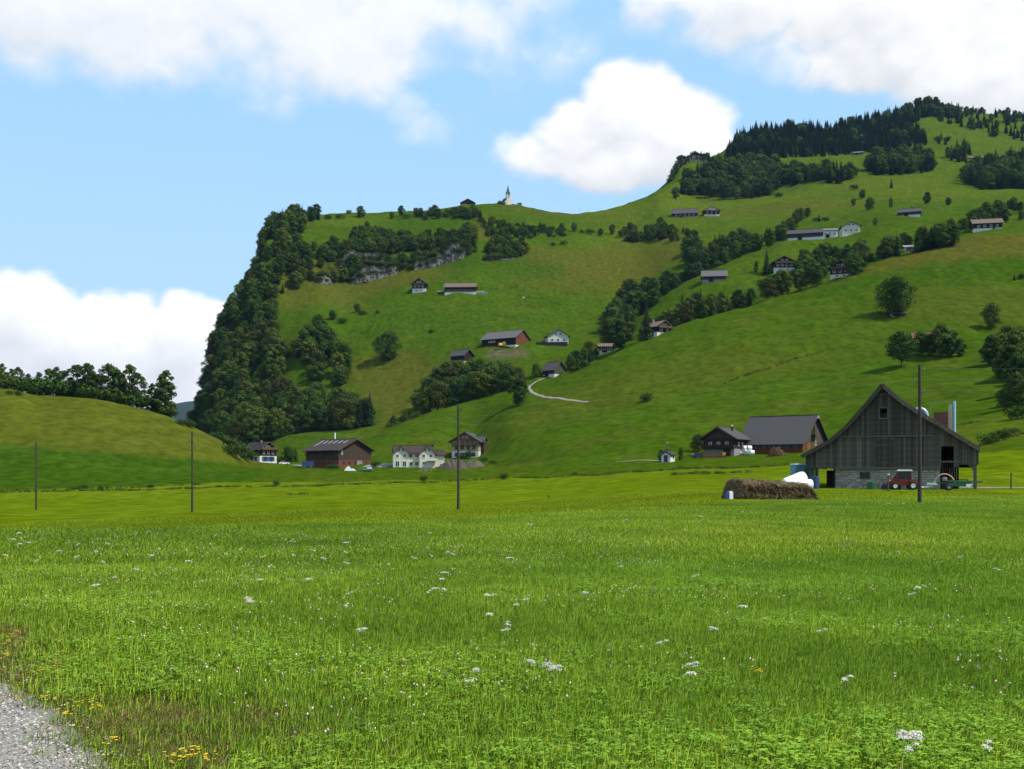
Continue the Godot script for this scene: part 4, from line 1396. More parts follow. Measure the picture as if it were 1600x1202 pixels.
func balcony(t: Node3D, o: Vector3, turn: float, face: String, L: float, W: float, y: float, len_: float, m: String) -> void:
	var at: Vector3
	var a := turn
	match face:
		"f": at = Vector3(0, y, W / 2)
		"r": at = Vector3(L / 2, y, 0); a += PI / 2
		"l": at = Vector3(-L / 2, y, 0); a -= PI / 2
		_: at = Vector3(0, y, -W / 2); a += PI
	var b := MB.new()
	b.box(Vector3(0, -0.1, 0.6), Vector3(len_, 0.16, 1.2))
	b.box(Vector3(0, 0.5, 1.18), Vector3(len_, 0.8, 0.06))
	b.box(Vector3(0, 0.97, 1.18), Vector3(len_ + 0.1, 0.1, 0.14))
	for s in [-1.0, 1.0]: b.box(Vector3(s * (len_ / 2 - 0.03), 0.5, 0.58), Vector3(0.06, 0.8, 1.1))
	var p := part("balcony", b.mesh(M[m]), t)
	p.position = o + Basis(Vector3.UP, turn) * at
	p.rotation.y = a

func chimney(t: Node3D, at: Vector3, w: float, h: float, m := "grey_concrete") -> void:
	var c := MB.new()
	c.box(at + Vector3(0, h / 2, 0), Vector3(w, h, w))
	c.box(at + Vector3(0, h + 0.06, 0), Vector3(w * 1.35, 0.12, w * 1.35))
	part("chimney", c.mesh(M[m]), t)

func rows_of_windows(t: Node3D, face: String, L: float, W: float, y: float, n: int, span: float, w: float, h: float, frame := "white_paint", shutters := "") -> void:
	for k in n:
		window(t, Vector3.ZERO, 0.0, face, L, W, lerpf(-span / 2, span / 2, (k + 0.5) / n), y, w, h, frame, shutters)

# simple houses: column, row of the foot, start depth, turn, L, W, base height, wall height, rise, base, wall, roof, gable, kind, label, windowed faces
const HOUSES := [
	[656, 457, 850, -93, 10.0, 9.5, 2.6, 4.0, 3.2, "white_plaster", "red_wood", "roof_dark", "", "chalet", "dark red chalet on a white base under the grey crag", "r3"],
	[870, 538, 690, -84, 11.0, 12.0, 0.6, 4.4, 3.4, "grey_concrete", "white_plaster", "roof_brown", "", "house", "pale house with a dark terrace wall right of the orange-gabled barn", "r3"],
	[866, 588, 540, -48, 9.0, 8.5, 1.0, 2.8, 4.0, "white_plaster", "grey_wood", "roof_grey", "", "hut", "grey wooden hut at the top of the farm track", ""],
	[722, 566, 660, -40, 10.0, 8.0, 0.5, 3.6, 3.2, "grey_concrete", "black_wood", "roof_grey", "", "hut", "dark hut half hidden in the round wood", ""],
	[948, 551, 575, -5, 8.0, 6.0, 1.0, 2.6, 1.6, "white_plaster", "red_wood", "roof_tan", "", "hut", "small red shed at the foot of the tall poplar-like tree", "f3"],
	[1027, 525, 572, -58, 10.0, 8.5, 1.6, 2.8, 2.6, "white_plaster", "black_wood", "roof_tan", "", "chalet", "dark log house on the crest of the grassy near spur", "r2"],
	[1116, 447, 770, -8, 14.0, 9.0, 1.2, 2.6, 3.6, "grey_concrete", "grey_wood", "roof_slate", "", "barn", "grey barn with a big pale roof on the second spur", ""],
	[1223, 424, 740, -92, 10.0, 12.5, 2.0, 3.8, 3.2, "white_plaster", "dark_wood", "roof_brown", "", "chalet", "brown chalet with white ground floor beside the tall dark spruce", "r4"],
	[1317, 433, 620, -118, 12.0, 10.0, 1.4, 3.6, 3.2, "white_plaster", "red_wood", "roof_brown", "", "chalet", "red-brown chalet tucked under the trees of the near spur", "r3"],
	[1258, 376, 860, -16, 22.0, 9.0, 1.6, 3.2, 3.0, "white_plaster", "grey_wood", "roof_grey", "", "barn", "long grey barn at the left of the three roadside buildings", ""],
	[1295, 372, 860, -4, 11.0, 8.0, 0.8, 5.0, 1.3, "white_plaster", "white_plaster", "roof_white", "", "shed", "white shed with a pale flat roof between the long barn and the cream house", "f3"],
	[1328, 367, 860, -98, 11.0, 12.0, 0.8, 5.2, 2.8, "white_plaster", "cream_plaster", "roof_brown", "", "house", "cream house with a dark gable right of the white shed", "r3"],
	[1070, 340, 1020, -8, 23.0, 13.0, 0.8, 3.4, 5.2, "grey_concrete", "brown_wood", "roof_grey", "", "barn", "large grey-roofed barn of the two high buildings under the rock knob", "f5"],
	[1111, 338, 1020, -92, 11.0, 14.0, 1.6, 4.0, 3.4, "white_plaster", "dark_wood", "roof_dark", "white_plaster", "chalet", "dark-roofed chalet with a pale front beside the high barn", "r3"],
	[1421, 338, 930, -20, 15.0, 9.0, 0.8, 2.6, 3.0, "white_plaster", "grey_wood", "roof_grey", "", "hut", "grey hut half behind a bush on the upper pasture", ""],
	[1541, 362, 740, -12, 17.0, 11.0, 2.0, 3.4, 3.4, "white_plaster", "dark_wood", "roof_tan", "", "farmhouse", "dark farmhouse with a broad tan roof near the right edge", "f4"],
	[731, 320, 1240, -88, 9.0, 13.0, 0.3, 2.0, 3.4, "grey_concrete", "brown_wood", "roof_brown", "", "hut", "brown hut on the ridge left of the church", ""],
	[1443, 548, 470, -6, 7.5, 5.0, 0.6, 3.2, 1.8, "grey_concrete", "brown_wood", "roof_orange", "", "shed", "shed with an orange roof behind the tree group above the barn", ""],
	[1421, 392, 660, -10, 6.0, 4.0, 0.3, 2.2, 1.0, "white_plaster", "white_plaster", "roof_white", "", "hut", "small white cabin in the copse above the dry pasture", "f2"],
	[1341, 242, 1300, -20, 11.0, 7.0, 0.6, 2.2, 2.4, "grey_concrete", "brown_wood", "roof_slate", "", "hut", "tiny hut at the foot of the spruce forest", ""],
	[1524, 250, 1300, -10, 15.0, 8.0, 0.4, 2.2, 2.4, "grey_concrete", "tan_wood", "roof_tan", "", "hut", "tiny pale hut beside the dark wood under the summit", ""],
	[1402, 494, 500, 4, 5.5, 3.0, 0.3, 1.0, 0.7, "grey_concrete", "grey_concrete", "roof_slate", "", "shed", "small pale stone shed under the broad old tree", ""],
]

func seat(px: float, py: float, from: float) -> Vector3:
	var at := hit(px, py, from)
	return at if at != Vector3.INF else sight(px, from + 30.0)

func foot(px: float, py: float, from: float, half: float) -> Vector3:
	# a building's middle, its front standing at the sighted foot and its back dug into the slope
	var p := seat(px, py, from)
	return p + Vector3(p.x, 0, p.z).normalized() * half

func make_buildings() -> void:
	for s in HOUSES:
		var gable_on := absf(absf(float(s[3])) - 90.0) < 45.0
		var at := foot(s[0], s[1], s[2], (float(s[4]) if gable_on else float(s[5])) * 0.5)
		var t := thing(s[13], s[14], s[13], at, deg_to_rad(s[3]))
		t.scale = Vector3.ONE * 1.15
		var L: float = s[4]
		var W: float = s[5]
		volume(t, Vector3.ZERO, 0.0, L, W, s[6], s[7], s[8], s[9], s[10], s[11], 1.1, 4.0, s[12])
		var wins: String = s[15]
		if wins:
			var face := wins[0]
			var n := int(wins[1])
			var span := (W if face in ["r", "l"] else L) * 0.86
			rows_of_windows(t, face, L, W, s[6] + float(s[7]) * 0.42, n, span, 1.3, 1.2)
			if face == "r":
				rows_of_windows(t, face, L, W, s[6] + float(s[7]) + 0.7, 2, span * 0.5, 1.2, 1.1)
				if s[6] > 1.3:
					rows_of_windows(t, face, L, W, s[6] * 0.5, 2, span * 0.8, 1.2, 0.9)
				if s[13] == "chalet": balcony(t, Vector3.ZERO, 0.0, face, L, W, float(s[6]) + float(s[7]) * 0.72, W * 0.9, "trim_wood")
		if s[13] in ["chalet", "house", "farmhouse"]:
			chimney(t, Vector3(-L * 0.2, float(s[6]) + float(s[7]) + float(s[8]) * 0.75, 0.6), 0.6, 1.8)
			door(t, Vector3.ZERO, 0.0, "f", L, W, L * 0.2, 1.1, 2.1, "trim_wood")
		else:
			door(t, Vector3.ZERO, 0.0, "f", L, W, -L * 0.15, 2.6, 2.6, "black_wood")
			door(t, Vector3.ZERO, 0.0, "r", L, W, W * 0.1, 1.4, 2.2, "black_wood")
	left_barn()
	white_house()
	yellow_chalet()
	small_chalet()
	farmhouse()
	farm_barn()
	chapel()
	hill_barn()
	tan_barn()
	church()

func left_barn() -> void:
	var at := sight(529, 424)
	var t := thing("barn", "large dark brown barn with a row of light strips on its roof", "barn", at, deg_to_rad(-40))
	var L := 19.0
	var W := 16.5
	var r := volume(t, Vector3.ZERO, 0.0, L, W, 2.2, 4.1, 3.9, "brick_red", "brown_wood", "roof_brown", 1.5, 3.0)
	var pitch := atan2(3.9, W / 2)
	for k in 6:
		var st := MB.new()
		var len_ := 5.2 if k == 0 else 2.6
		st.box(Vector3.ZERO, Vector3(0.7, 0.08, len_))
		var p := part("skylight", st.mesh(M.roof_white), r)
		var z := 3.6 if k == 0 else 2.8
		p.position = Vector3(-L / 2 + 2.2 + k * 2.9, 6.3 + 3.9 - z * tan(pitch) + 0.30, z)
		p.rotation.x = pitch
	rows_of_windows(t, "r", L, W, 1.3, 5, W * 0.86, 1.2, 0.9, "trim_wood")
	window(t, Vector3.ZERO, 0.0, "r", L, W, -6.6, 5.2, 0.5, 1.9)
	rows_of_windows(t, "f", L, W, 1.2, 6, L * 0.8, 1.0, 0.8, "trim_wood")
	for k in 3:
		var b := MB.new()
		b.beam(Vector3(-L / 2 + 0.3 + k * (L / 2 - 0.3), 3.6, W / 2), Vector3(-L / 2 + 0.3 + k * (L / 2 - 0.3), 5.6, W / 2 + 1.4), 0.2, 0.2)
		part("brace", b.mesh(M.trim_wood), t)
	var fl := MB.new()
	fl.tube([Vector3(-L / 2 + 4.5, 9.0, -2.5), Vector3(-L / 2 + 4.5, 13.0, -2.5)], 0.28, 0.28, 8)
	part("flue", fl.mesh(M.white_paint), t)
	door(t, Vector3.ZERO, 0.0, "r", L, W, 2.2, 2.6, 2.1, "grey_concrete")

func white_house() -> void:
	var at := sight(646, 412)
	var t := thing("house", "white house with two gabled fronts and a brown roof beside the gravel heap", "house", at, deg_to_rad(9))
	t.scale = Vector3.ONE * 0.87
	var hw := 6.2
	volume(t, Vector3(0, 0, -2.2), 0.0, 16.4, 9.0, 0.0, hw, 2.9, "white_plaster", "cream_plaster", "roof_brown", 0.9)
	# two wings whose gables face the valley: ridge along z
	for s in [-1.0, 1.0]:
		volume(t, Vector3(s * 5.6, 0, 1.0), -PI / 2, 6.2, 6.6, 0.0, hw - 0.25, 2.7, "white_plaster", "cream_plaster", "roof_brown", 0.9)
		var o := Vector3(s * 5.6, 0, 1.0)
		for u in [-1.5, 1.5]:
			window(t, o, -PI / 2, "r", 6.2, 6.6, u, 4.6, 1.1, 1.2)
			if s < 0: window(t, o, -PI / 2, "r", 6.2, 6.6, u, 1.2, 1.5, 2.2)
		for u in [-0.8, 0.8]: window(t, o, -PI / 2, "r", 6.2, 6.6, u, 7.1, 0.75, 1.1)
	window(t, Vector3(5.6, 0, 1.0), -PI / 2, "r", 6.2, 6.6, -1.3, 1.5, 1.3, 1.2)
	for u in [-1.2, 1.2]:
		window(t, Vector3(0, 0, -2.2), 0.0, "f", 16.4, 9.0, u, 4.6, 1.2, 1.2)
		window(t, Vector3(0, 0, -2.2), 0.0, "f", 16.4, 9.0, u, 1.3, 1.3, 1.6)
	volume(t, Vector3(10.6, 1.6, -2.6), 0.0, 5.4, 6.4, 0.0, 3.6, 1.9, "white_plaster", "cream_plaster", "roof_brown", 0.7, 5.0)
	door(t, Vector3(10.6, 1.6, -2.6), 0.0, "f", 5.4, 6.4, -1.9, 1.0, 2.2, "black_paint")
	chimney(t, Vector3(8.4, 7.4, -1.4), 0.55, 2.2, "black_paint")
	chimney(t, Vector3(1.2, 8.6, -2.4), 0.35, 0.9, "black_paint")
	var deck := MB.new()
	deck.box(Vector3(7.6, 2.55, 5.2), Vector3(4.6, 0.16, 2.2))
	deck.box(Vector3(7.6, 3.1, 6.25), Vector3(4.6, 0.9, 0.08))
	part("terrace", deck.mesh(M.white_plaster), t)

func yellow_chalet() -> void:
	var at := foot(732, 716, 380, 5.0)
	var t := thing("chalet", "tall yellow timber chalet with a white ground floor and dark balcony behind the middle pole", "chalet", at, deg_to_rad(-104))
	var L := 9.5
	var W := 11.0
	volume(t, Vector3.ZERO, 0.0, L, W, 2.7, 4.2, 3.2, "white_plaster", "yellow_wood", "roof_grey", 1.4, 3.0, "tan_wood")
	rows_of_windows(t, "r", L, W, 4.1, 4, W * 0.86, 1.0, 1.2, "trim_wood")
	rows_of_windows(t, "r", L, W, 6.6, 4, W * 0.7, 0.9, 1.0, "trim_wood")
	rows_of_windows(t, "r", L, W, 8.3, 2, W * 0.3, 0.8, 0.9, "white_paint")
	rows_of_windows(t, "r", L, W, 1.4, 4, W * 0.86, 1.1, 1.2, "trim_wood")
	balcony(t, Vector3.ZERO, 0.0, "r", L, W, 5.2, W * 0.96, "tan_wood")
	rows_of_windows(t, "b", L, W, 4.1, 3, L * 0.8, 1.0, 1.2)
	var o := Vector3(-0.6, 0, -W / 2 - 0.5)
	volume(t, o + Vector3(0, 0, 1.5), PI / 2, 4.4, 4.4, 0.0, 7.0, 1.6, "white_plaster", "brown_wood", "roof_grey", 0.6)
	chimney(t, Vector3(-1.0, 9.3, 0.8), 0.6, 1.6)

func small_chalet() -> void:
	var at := sight(406, 468)
	var t := thing("chalet", "small brown chalet with white ground floor behind bushes at the foot of the left mound", "chalet", at, deg_to_rad(-42))
	var L := 12.0
	var W := 8.6
	volume(t, Vector3.ZERO, 0.0, L, W, 2.5, 3.0, 3.0, "white_plaster", "dark_wood", "roof_dark", 1.0, 3.0)
	rows_of_windows(t, "r", L, W, 4.0, 3, W * 0.8, 0.9, 1.1, "white_paint")
	rows_of_windows(t, "r", L, W, 6.4, 2, W * 0.36, 0.8, 1.0, "white_paint")
	rows_of_windows(t, "r", L, W, 1.3, 2, W * 0.7, 1.5, 1.7, "blue_paint", "blue_paint")
	rows_of_windows(t, "f", L, W, 1.3, 3, L * 0.8, 1.2, 1.2, "blue_paint")
	balcony(t, Vector3.ZERO, 0.0, "r", L, W, 5.2, W * 0.9, "trim_wood")
	chimney(t, Vector3(2.0, 7.6, 0.7), 0.6, 1.5)

func farmhouse() -> void:
	var at := foot(1133, 713, 280, 5.5)
	var t := thing("farmhouse", "brown timber farmhouse with a black flue left of the big farm barn", "farmhouse", at, deg_to_rad(-122))
	var L := 10.5
	var W := 9.6
	volume(t, Vector3.ZERO, 0.0, L, W, 2.2, 3.4, 2.9, "grey_concrete", "dark_wood", "roof_grey", 1.3, 3.0, "brown_wood")
	rows_of_windows(t, "r", L, W, 3.6, 3, W * 0.8, 0.8, 1.0, "white_paint")
	balcony(t, Vector3.ZERO, 0.0, "r", L, W, 2.3, W * 1.04, "dark_wood")
	door(t, Vector3.ZERO, 0.0, "r", L, W, 2.6, 2.0, 2.0, "black_paint")
	rows_of_windows(t, "b", L, W, 3.6, 2, L * 0.6, 0.8, 1.0, "white_paint")
	var fl := MB.new()
	fl.tube([Vector3(-1.0, 6.6, -1.8), Vector3(-1.0, 9.0, -1.8)], 0.3, 0.3, 8)
	var f := part("flue", fl.mesh(M.black_paint), t)
	var cp := MB.new()
	cp.tube([Vector3(-1.0, 9.0, -1.8), Vector3(-1.0, 9.35, -1.8)], 0.36, 0.3, 8)
	part("flue_cap", cp.mesh(M.white_paint), f)

func farm_barn() -> void:
	var at := foot(1224, 708, 280, 11.0)
	var t := thing("barn", "big farm barn with a broad grey roof beside the brown farmhouse", "barn", at, deg_to_rad(-36))
	var L := 19.5
	var W := 19.0
	var r := volume(t, Vector3.ZERO, 0.0, L, W, 0.0, 3.4, 7.8, "grey_concrete", "orange_wood", "roof_grey", 1.3, 3.0, "grey_wood")
	rows_of_windows(t, "f", L, W, 2.0, 7, L * 0.9, 1.8, 0.9, "trim_wood")
	var dk := MB.new()
	dk.box(Vector3(L / 2 + 0.12, 7.0, 1.2), Vector3(0.1, 2.8, 2.6))
	part("hay_door", dk.mesh(M.black_wood), t)
	var led := MB.new()
	led.box(Vector3(L / 2 + 0.8, 5.4, 1.2), Vector3(1.4, 0.16, 3.4))
	part("ledge", led.mesh(M.tan_wood), t)
	var hip := MB.new()
	hip.prism(PackedVector2Array([Vector2(-1.1, 0), Vector2(1.1, 0), Vector2(0, 0.95)]), Transform3D(Basis(Vector3.UP, PI / 2), Vector3(0, 10.35, 0)), L / 2 + 1.10, L / 2 + 1.2)
	part("gable_cap", hip.mesh(M.roof_white), r)
	door(t, Vector3.ZERO, 0.0, "r", L, W, -5.0, 3.0, 3.0, "tan_wood")
	window(t, Vector3.ZERO, 0.0, "r", L, W, 0.5, 3.0, 1.0, 1.2)

func chapel() -> void:
	var at := seat(1044, 722, 250)
	var t := thing("chapel", "tiny white wayside chapel with a pointed bell turret in the meadow", "chapel", at, deg_to_rad(58))
	volume(t, Vector3.ZERO, 0.0, 3.2, 2.7, 0.0, 2.1, 0.9, "white_plaster", "white_plaster", "roof_brown", 0.45, 1.5)
	door(t, Vector3.ZERO, 0.0, "l", 3.2, 2.7, 0.0, 0.8, 1.7, "drum_navy")
	window(t, Vector3.ZERO, 0.0, "f", 3.2, 2.7, 0.5, 1.4, 0.4, 0.7, "trim_wood")
	var tu := MB.new()
	tu.box(Vector3(-0.5, 3.3, 0), Vector3(0.62, 0.9, 0.62))
	var p := part("bell_turret", tu.mesh(M.copper_dark), t)
	var sp := MB.new()
	sp.lathe([Vector2(0.52, 3.74), Vector2(0.30, 4.0), Vector2(0.16, 4.5), Vector2(0.03, 5.3)], 8, Transform3D(Basis(), Vector3(-0.5, 0, 0)))
	part("spire", sp.mesh(M.copper_dark), p)
	var ball := MB.new()
	ball.lathe([Vector2(0.0, 5.2), Vector2(0.12, 5.3), Vector2(0.12, 5.42), Vector2(0.0, 5.52)], 8, Transform3D(Basis(), Vector3(-0.5, 0, 0)))
	part("finial", ball.mesh(M.white_paint), p)

func hill_barn() -> void:
	var at := foot(790, 543, 660, 12.0)
	var t := thing("barn", "long barn with a pale roof and bright orange gable amid the hillside", "barn", at, deg_to_rad(-33))
	var L := 27.0
	var W := 17.0
	volume(t, Vector3.ZERO, 0.0, L, W, 1.6, 5.2, 5.4, "white_plaster", "black_wood", "roof_slate", 1.3, 5.0)
	var g := MB.new()
	g.prism(PackedVector2Array([Vector2(-W / 2 + 0.05, 1.65), Vector2(W / 2 - 0.05, 1.65), Vector2(W / 2 - 0.05, 6.75), Vector2(0, 12.1), Vector2(-W / 2 + 0.05, 6.75)]), Transform3D(Basis(Vector3.UP, PI / 2), Vector3.ZERO), L / 2 - 0.05, L / 2 + 0.07)
	part("gable_boards", g.mesh(M.orange_wood), t)
	rows_of_windows(t, "r", L, W, 0.9, 4, W * 0.8, 1.5, 0.9)
	window(t, Vector3.ZERO, 0.0, "f", L, W, -5.5, 4.6, 5.0, 0.8)
	door(t, Vector3.ZERO, 0.0, "f", L, W, 4.0, 3.2, 3.0, "grey_concrete")
	rows_of_windows(t, "f", L, W, 0.8, 5, L * 0.5, 1.5, 0.9)
	# terrace wall of the neighbour
	var w := thing("retaining_wall", "long dark terrace wall below the pale hillside house", "wall", seat(862, 540, 690) + Vector3(0, 0, 0.5), deg_to_rad(-6))
	var b := MB.new()
	b.box(Vector3(0, 0.0, 0), Vector3(21.0, 4.4, 0.5))
	part("masonry", b.mesh(M.roof_dark), w)
	var rl := MB.new()
	for k in 12: rl.box(Vector3(-10.2 + k * 1.85, 2.7, 0.1), Vector3(0.1, 1.0, 0.1))
	rl.box(Vector3(0, 3.22, 0.1), Vector3(21.0, 0.1, 0.12))
	part("railing", rl.mesh(M.trim_wood), w)

func tan_barn() -> void:
	var at := foot(720, 458, 850, 6.0)
	var t := thing("barn", "long low barn with a tan roof right of the dark red chalet", "barn", at, deg_to_rad(-3))
	var L := 25.0
	var W := 11.0
	volume(t, Vector3.ZERO, 0.0, L, W, 1.0, 4.2, 3.6, "white_plaster", "black_wood", "roof_tan", 1.0, 4.0)
	var b := MB.new()
	b.box(Vector3(0, 2.0, W / 2 + 0.05), Vector3(L - 2.0, 2.0, 0.14))
	part("cladding", b.mesh(M.tan_wood), t)
	for k in 9: window(t, Vector3(0, 0, 0.14), 0.0, "f", L, W, -10.0 + k * 2.5, 2.4, 1.1, 0.8, "trim_wood")
	var c := thing("parked_car", "white car parked left of the long tan-roofed barn", "car", seat(688, 457, 850), 0.05)
	car(c, "white_paint")
	var s := thing("yard_slab", "pale concrete yard slab at the right end of the tan-roofed barn", "slab", seat(749, 458, 850), -0.1)
	var sl := MB.new()
	sl.box(Vector3(0, -1.6, 0), Vector3(13.0, 4.4, 4.0))
	part("slab", sl.mesh(M.grey_concrete), s)
	var wl := MB.new()
	wl.box(Vector3(-1.0, 0.9, 1.85), Vector3(10.8, 0.6, 0.25))
	part("kerb", wl.mesh(M.white_plaster), s)

func car(t: Node3D, paint: String) -> void:
	var b := MB.new()
	b.prism(PackedVector2Array([Vector2(-2.1, 0.35), Vector2(2.1, 0.35), Vector2(2.15, 0.7), Vector2(1.9, 0.92), Vector2(1.05, 0.98), Vector2(-2.05, 0.98), Vector2(-2.15, 0.7)]), Transform3D(), -0.85, 0.85)
	part("body", b.mesh(M[paint]), t)
	var c := MB.new()
	c.prism(PackedVector2Array([Vector2(-1.9, 0.98), Vector2(1.0, 0.98), Vector2(0.4, 1.42), Vector2(-1.6, 1.42)]), Transform3D(), -0.76, 0.76)
	part("cabin", c.mesh(M.glass), t)
	var r := MB.new()
	r.box(Vector3(-0.6, 1.45, 0), Vector3(2.05, 0.08, 1.5))
	part("roof", r.mesh(M[paint]), t)
	for sx in [-1.3, 1.3]:
		for sz in [-0.78, 0.78]:
			var w := MB.new()
			w.lathe([Vector2(0.0, -0.1), Vector2(0.33, -0.1), Vector2(0.33, 0.1), Vector2(0.0, 0.1)], 12, Transform3D(Basis(Vector3.RIGHT, PI / 2), Vector3(sx, 0.33, sz)))
			part("wheel", w.mesh(M.black_paint), t)

func church() -> void:
	var at := foot(793, 320, 1200, 4.0)
	var t := thing("church", "white church with a slender dark spire on the hilltop", "church", at, deg_to_rad(-66))
	# nave behind the tower; tower toward +x
	volume(t, Vector3(-6.0, 0, 0), 0.0, 13.0, 8.0, 0.0, 5.4, 4.6, "white_plaster", "white_plaster", "roof_brown", 0.5, 4.0)
	for k in 3: window(t, Vector3(-6.0, 0, 0), 0.0, "b", 13.0, 8.0, -4.0 + k * 4.0, 3.2, 0.9, 2.2, "trim_wood")
	var tw := MB.new()
	tw.box(Vector3(1.4, 6.4, 0), Vector3(4.2, 15.8, 4.2))
	var p := part("tower", tw.mesh(M.white_plaster), t)
	var lv := MB.new()
	lv.box(Vector3(3.52, 12.0, -0.75), Vector3(0.12, 3.0, 0.9))
	lv.box(Vector3(3.52, 12.0, 0.75), Vector3(0.12, 3.0, 0.9))
	lv.box(Vector3(1.4, 12.0, -2.12), Vector3(1.3, 3.0, 0.12))
	part("louvre", lv.mesh(M.roof_dark), p)
	var ck := MB.new()
	ck.lathe([Vector2(0.0, 0.0), Vector2(0.8, 0.0), Vector2(0.8, 0.12), Vector2(0.0, 0.12)], 16, Transform3D(Basis(Vector3.FORWARD, PI / 2), Vector3(3.5, 9.0, 0)))
	part("clock_face", ck.mesh(M.roof_dark), p)
	var sp := MB.new()
	sp.lathe([Vector2(3.3, 14.1), Vector2(2.2, 15.0), Vector2(1.5, 16.8), Vector2(0.06, 23.2)], 8, Transform3D(Basis(Vector3.UP, PI / 8), Vector3(1.4, 0, 0)))
	part("spire", sp.mesh(M.copper_dark), p)
	var ex := MB.new()
	ex.box(Vector3(1.6, 2.0, 0), Vector3(3.2, 6.2, 7.6))
	part("porch", ex.mesh(M.white_plaster), t)
	door(t, Vector3(1.6, 0, 0), 0.0, "r", 3.2, 7.6, -1.6, 1.5, 3.0, "black_wood")
	window(t, Vector3(1.6, 0, 0), 0.0, "r", 3.2, 7.6, 1.4, 2.6, 1.2, 1.6, "trim_wood")
# ---------- the old barn in front ----------
func make_front_barn() -> void:
	var D := 114.0
	var turn := deg_to_rad(-23.0)
	var front_at := sight(1388, D)
	var at := front_at - Basis(Vector3.UP, turn) * Vector3(0, 0, 8.5)
	at.y = front_at.y - 0.05
	var S := D / F                      # metres per pixel of the photograph there
	var t := thing("old_barn", "weathered grey timber barn with a stone ground floor behind the right-hand pole", "barn", at, turn)
	var wood := []
	for k in 6:
		var g := 0.105 + 0.036 * k
		wood.append(mat("old_board_%d" % k, lin(g * 1.10, g, g * 0.80), 0.9, "streak", 0.55, 1.2))
	var X := func(px: float) -> float: return (px - 1388.0) * S
	var Y := func(py: float) -> float: return (762.0 - py) * S
	var roof_l := [Vector2(1380, 599), Vector2(1352, 634), Vector2(1326, 664), Vector2(1302, 685), Vector2(1280, 698), Vector2(1257, 710)]
	var roof_r := [Vector2(1380, 599), Vector2(1404, 622), Vector2(1432, 643), Vector2(1462, 662), Vector2(1490, 681), Vector2(1519, 700)]
	var top := func(px: float) -> float:
		var line := roof_l if px < 1380.0 else roof_r
		for k in line.size() - 1:
			if (px - line[k].x) * (px - line[k + 1].x) <= 0.0:
				return lerpf(line[k].y, line[k + 1].y, (px - line[k].x) / (line[k + 1].x - line[k].x))
		return 712.0
	var depth := 17.0
	var rng := RandomNumberGenerator.new()
	rng.seed = 99
	var front := Node3D.new()
	front.name = "front_boarding"
	t.add_child(front)
	# boards: three fields (gable above, storey below set back, lean-tos)
	var px := 1262.0
	while px < 1516.5:
		var w := rng.randf_range(2.9, 4.6)
		var mid := px + w * 0.5
		var segs := []
		var ytop: float = top.call(mid) + 3.5
		if mid > 1317.0 and mid < 1452.0:
			segs.append([ytop, 678.5, 0.14])
			segs.append([678.5, 729.0, 0.0])
		elif mid <= 1309.0: segs.append([ytop, 729.0 + rng.randf_range(-0.5, 1.5), 0.05])
		elif mid >= 1464.0 and mid <= 1485.0: segs.append([ytop, 695.5, 0.05])
		elif mid > 1485.0 and mid < 1491.5: segs.append([ytop, 728.0, 0.05])
		elif mid >= 1491.5: segs.append([ytop, 724.0 + rng.randf_range(-1.0, 1.0), 0.05])
		else: segs.append([ytop, 729.0, 0.05])
		for s in segs:
			if s[1] - s[0] < 2.0: continue
			# openings
			var cuts := []
			if mid > 1375.5 and mid < 1387.0 and s[0] < 640.0: cuts = [[s[0], 635.5], [650.0, s[1]]]
			else: cuts = [[s[0], s[1]]]
			for c in cuts:
				var b := MB.new()
				var h: float = Y.call(c[0]) - Y.call(c[1])
				b.box(Vector3(0, h / 2, 0), Vector3(w * S - 0.018, h, 0.035), Basis(Vector3.BACK, rng.randf_range(-0.003, 0.003)))
				var p := part("board", b.mesh(wood[clampi(int(rng.randfn(1.6 if float(s[2]) > 0.1 else 2.8, 1.5)), 0, 5)]), front)
				p.position = Vector3(X.call(mid), Y.call(c[1]), depth / 2 + float(s[2]) + rng.randf_range(-0.012, 0.012))
		px += w
	# backing wall, sides, back
	var bk := MB.new()
	var poly := PackedVector2Array()
	for q in roof_r: poly.append(Vector2(clampf(X.call(q.x), -99, X.call(1515.0)), Y.call(q.y) - 0.02))
	poly.append(Vector2(X.call(1515.0), Y.call(727.0)))
	poly.append(Vector2(X.call(1264.0), Y.call(727.0)))
	for k in range(roof_l.size() - 1, 0, -1): poly.append(Vector2(maxf(X.call(roof_l[k].x), X.call(1264.0)), Y.call(roof_l[k].y) - 0.02))
	bk.prism(poly, Transform3D(), -depth / 2, -depth / 2 + 0.12)
	part("back_wall", bk.mesh(M.black_wood), t)
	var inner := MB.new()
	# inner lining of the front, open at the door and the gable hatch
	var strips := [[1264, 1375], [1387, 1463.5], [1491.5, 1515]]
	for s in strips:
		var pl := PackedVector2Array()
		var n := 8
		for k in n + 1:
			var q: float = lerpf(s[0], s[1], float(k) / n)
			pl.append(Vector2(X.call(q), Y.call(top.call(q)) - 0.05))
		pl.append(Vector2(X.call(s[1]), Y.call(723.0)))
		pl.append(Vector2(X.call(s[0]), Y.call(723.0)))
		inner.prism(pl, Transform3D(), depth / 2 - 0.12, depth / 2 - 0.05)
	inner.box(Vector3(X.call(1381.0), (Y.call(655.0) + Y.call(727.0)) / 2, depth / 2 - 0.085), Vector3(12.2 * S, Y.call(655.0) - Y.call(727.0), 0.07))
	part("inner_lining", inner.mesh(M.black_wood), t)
	var sides := MB.new()
	sides.box(Vector3(X.call(1264.0), (Y.call(708.0) + Y.call(729.0)) / 2, 0), Vector3(0.08, Y.call(708.0) - Y.call(729.0), depth - 0.3))
	sides.box(Vector3(X.call(1515.0), (Y.call(700.0) + Y.call(724.0)) / 2, 0), Vector3(0.08, Y.call(700.0) - Y.call(724.0), depth - 0.3))
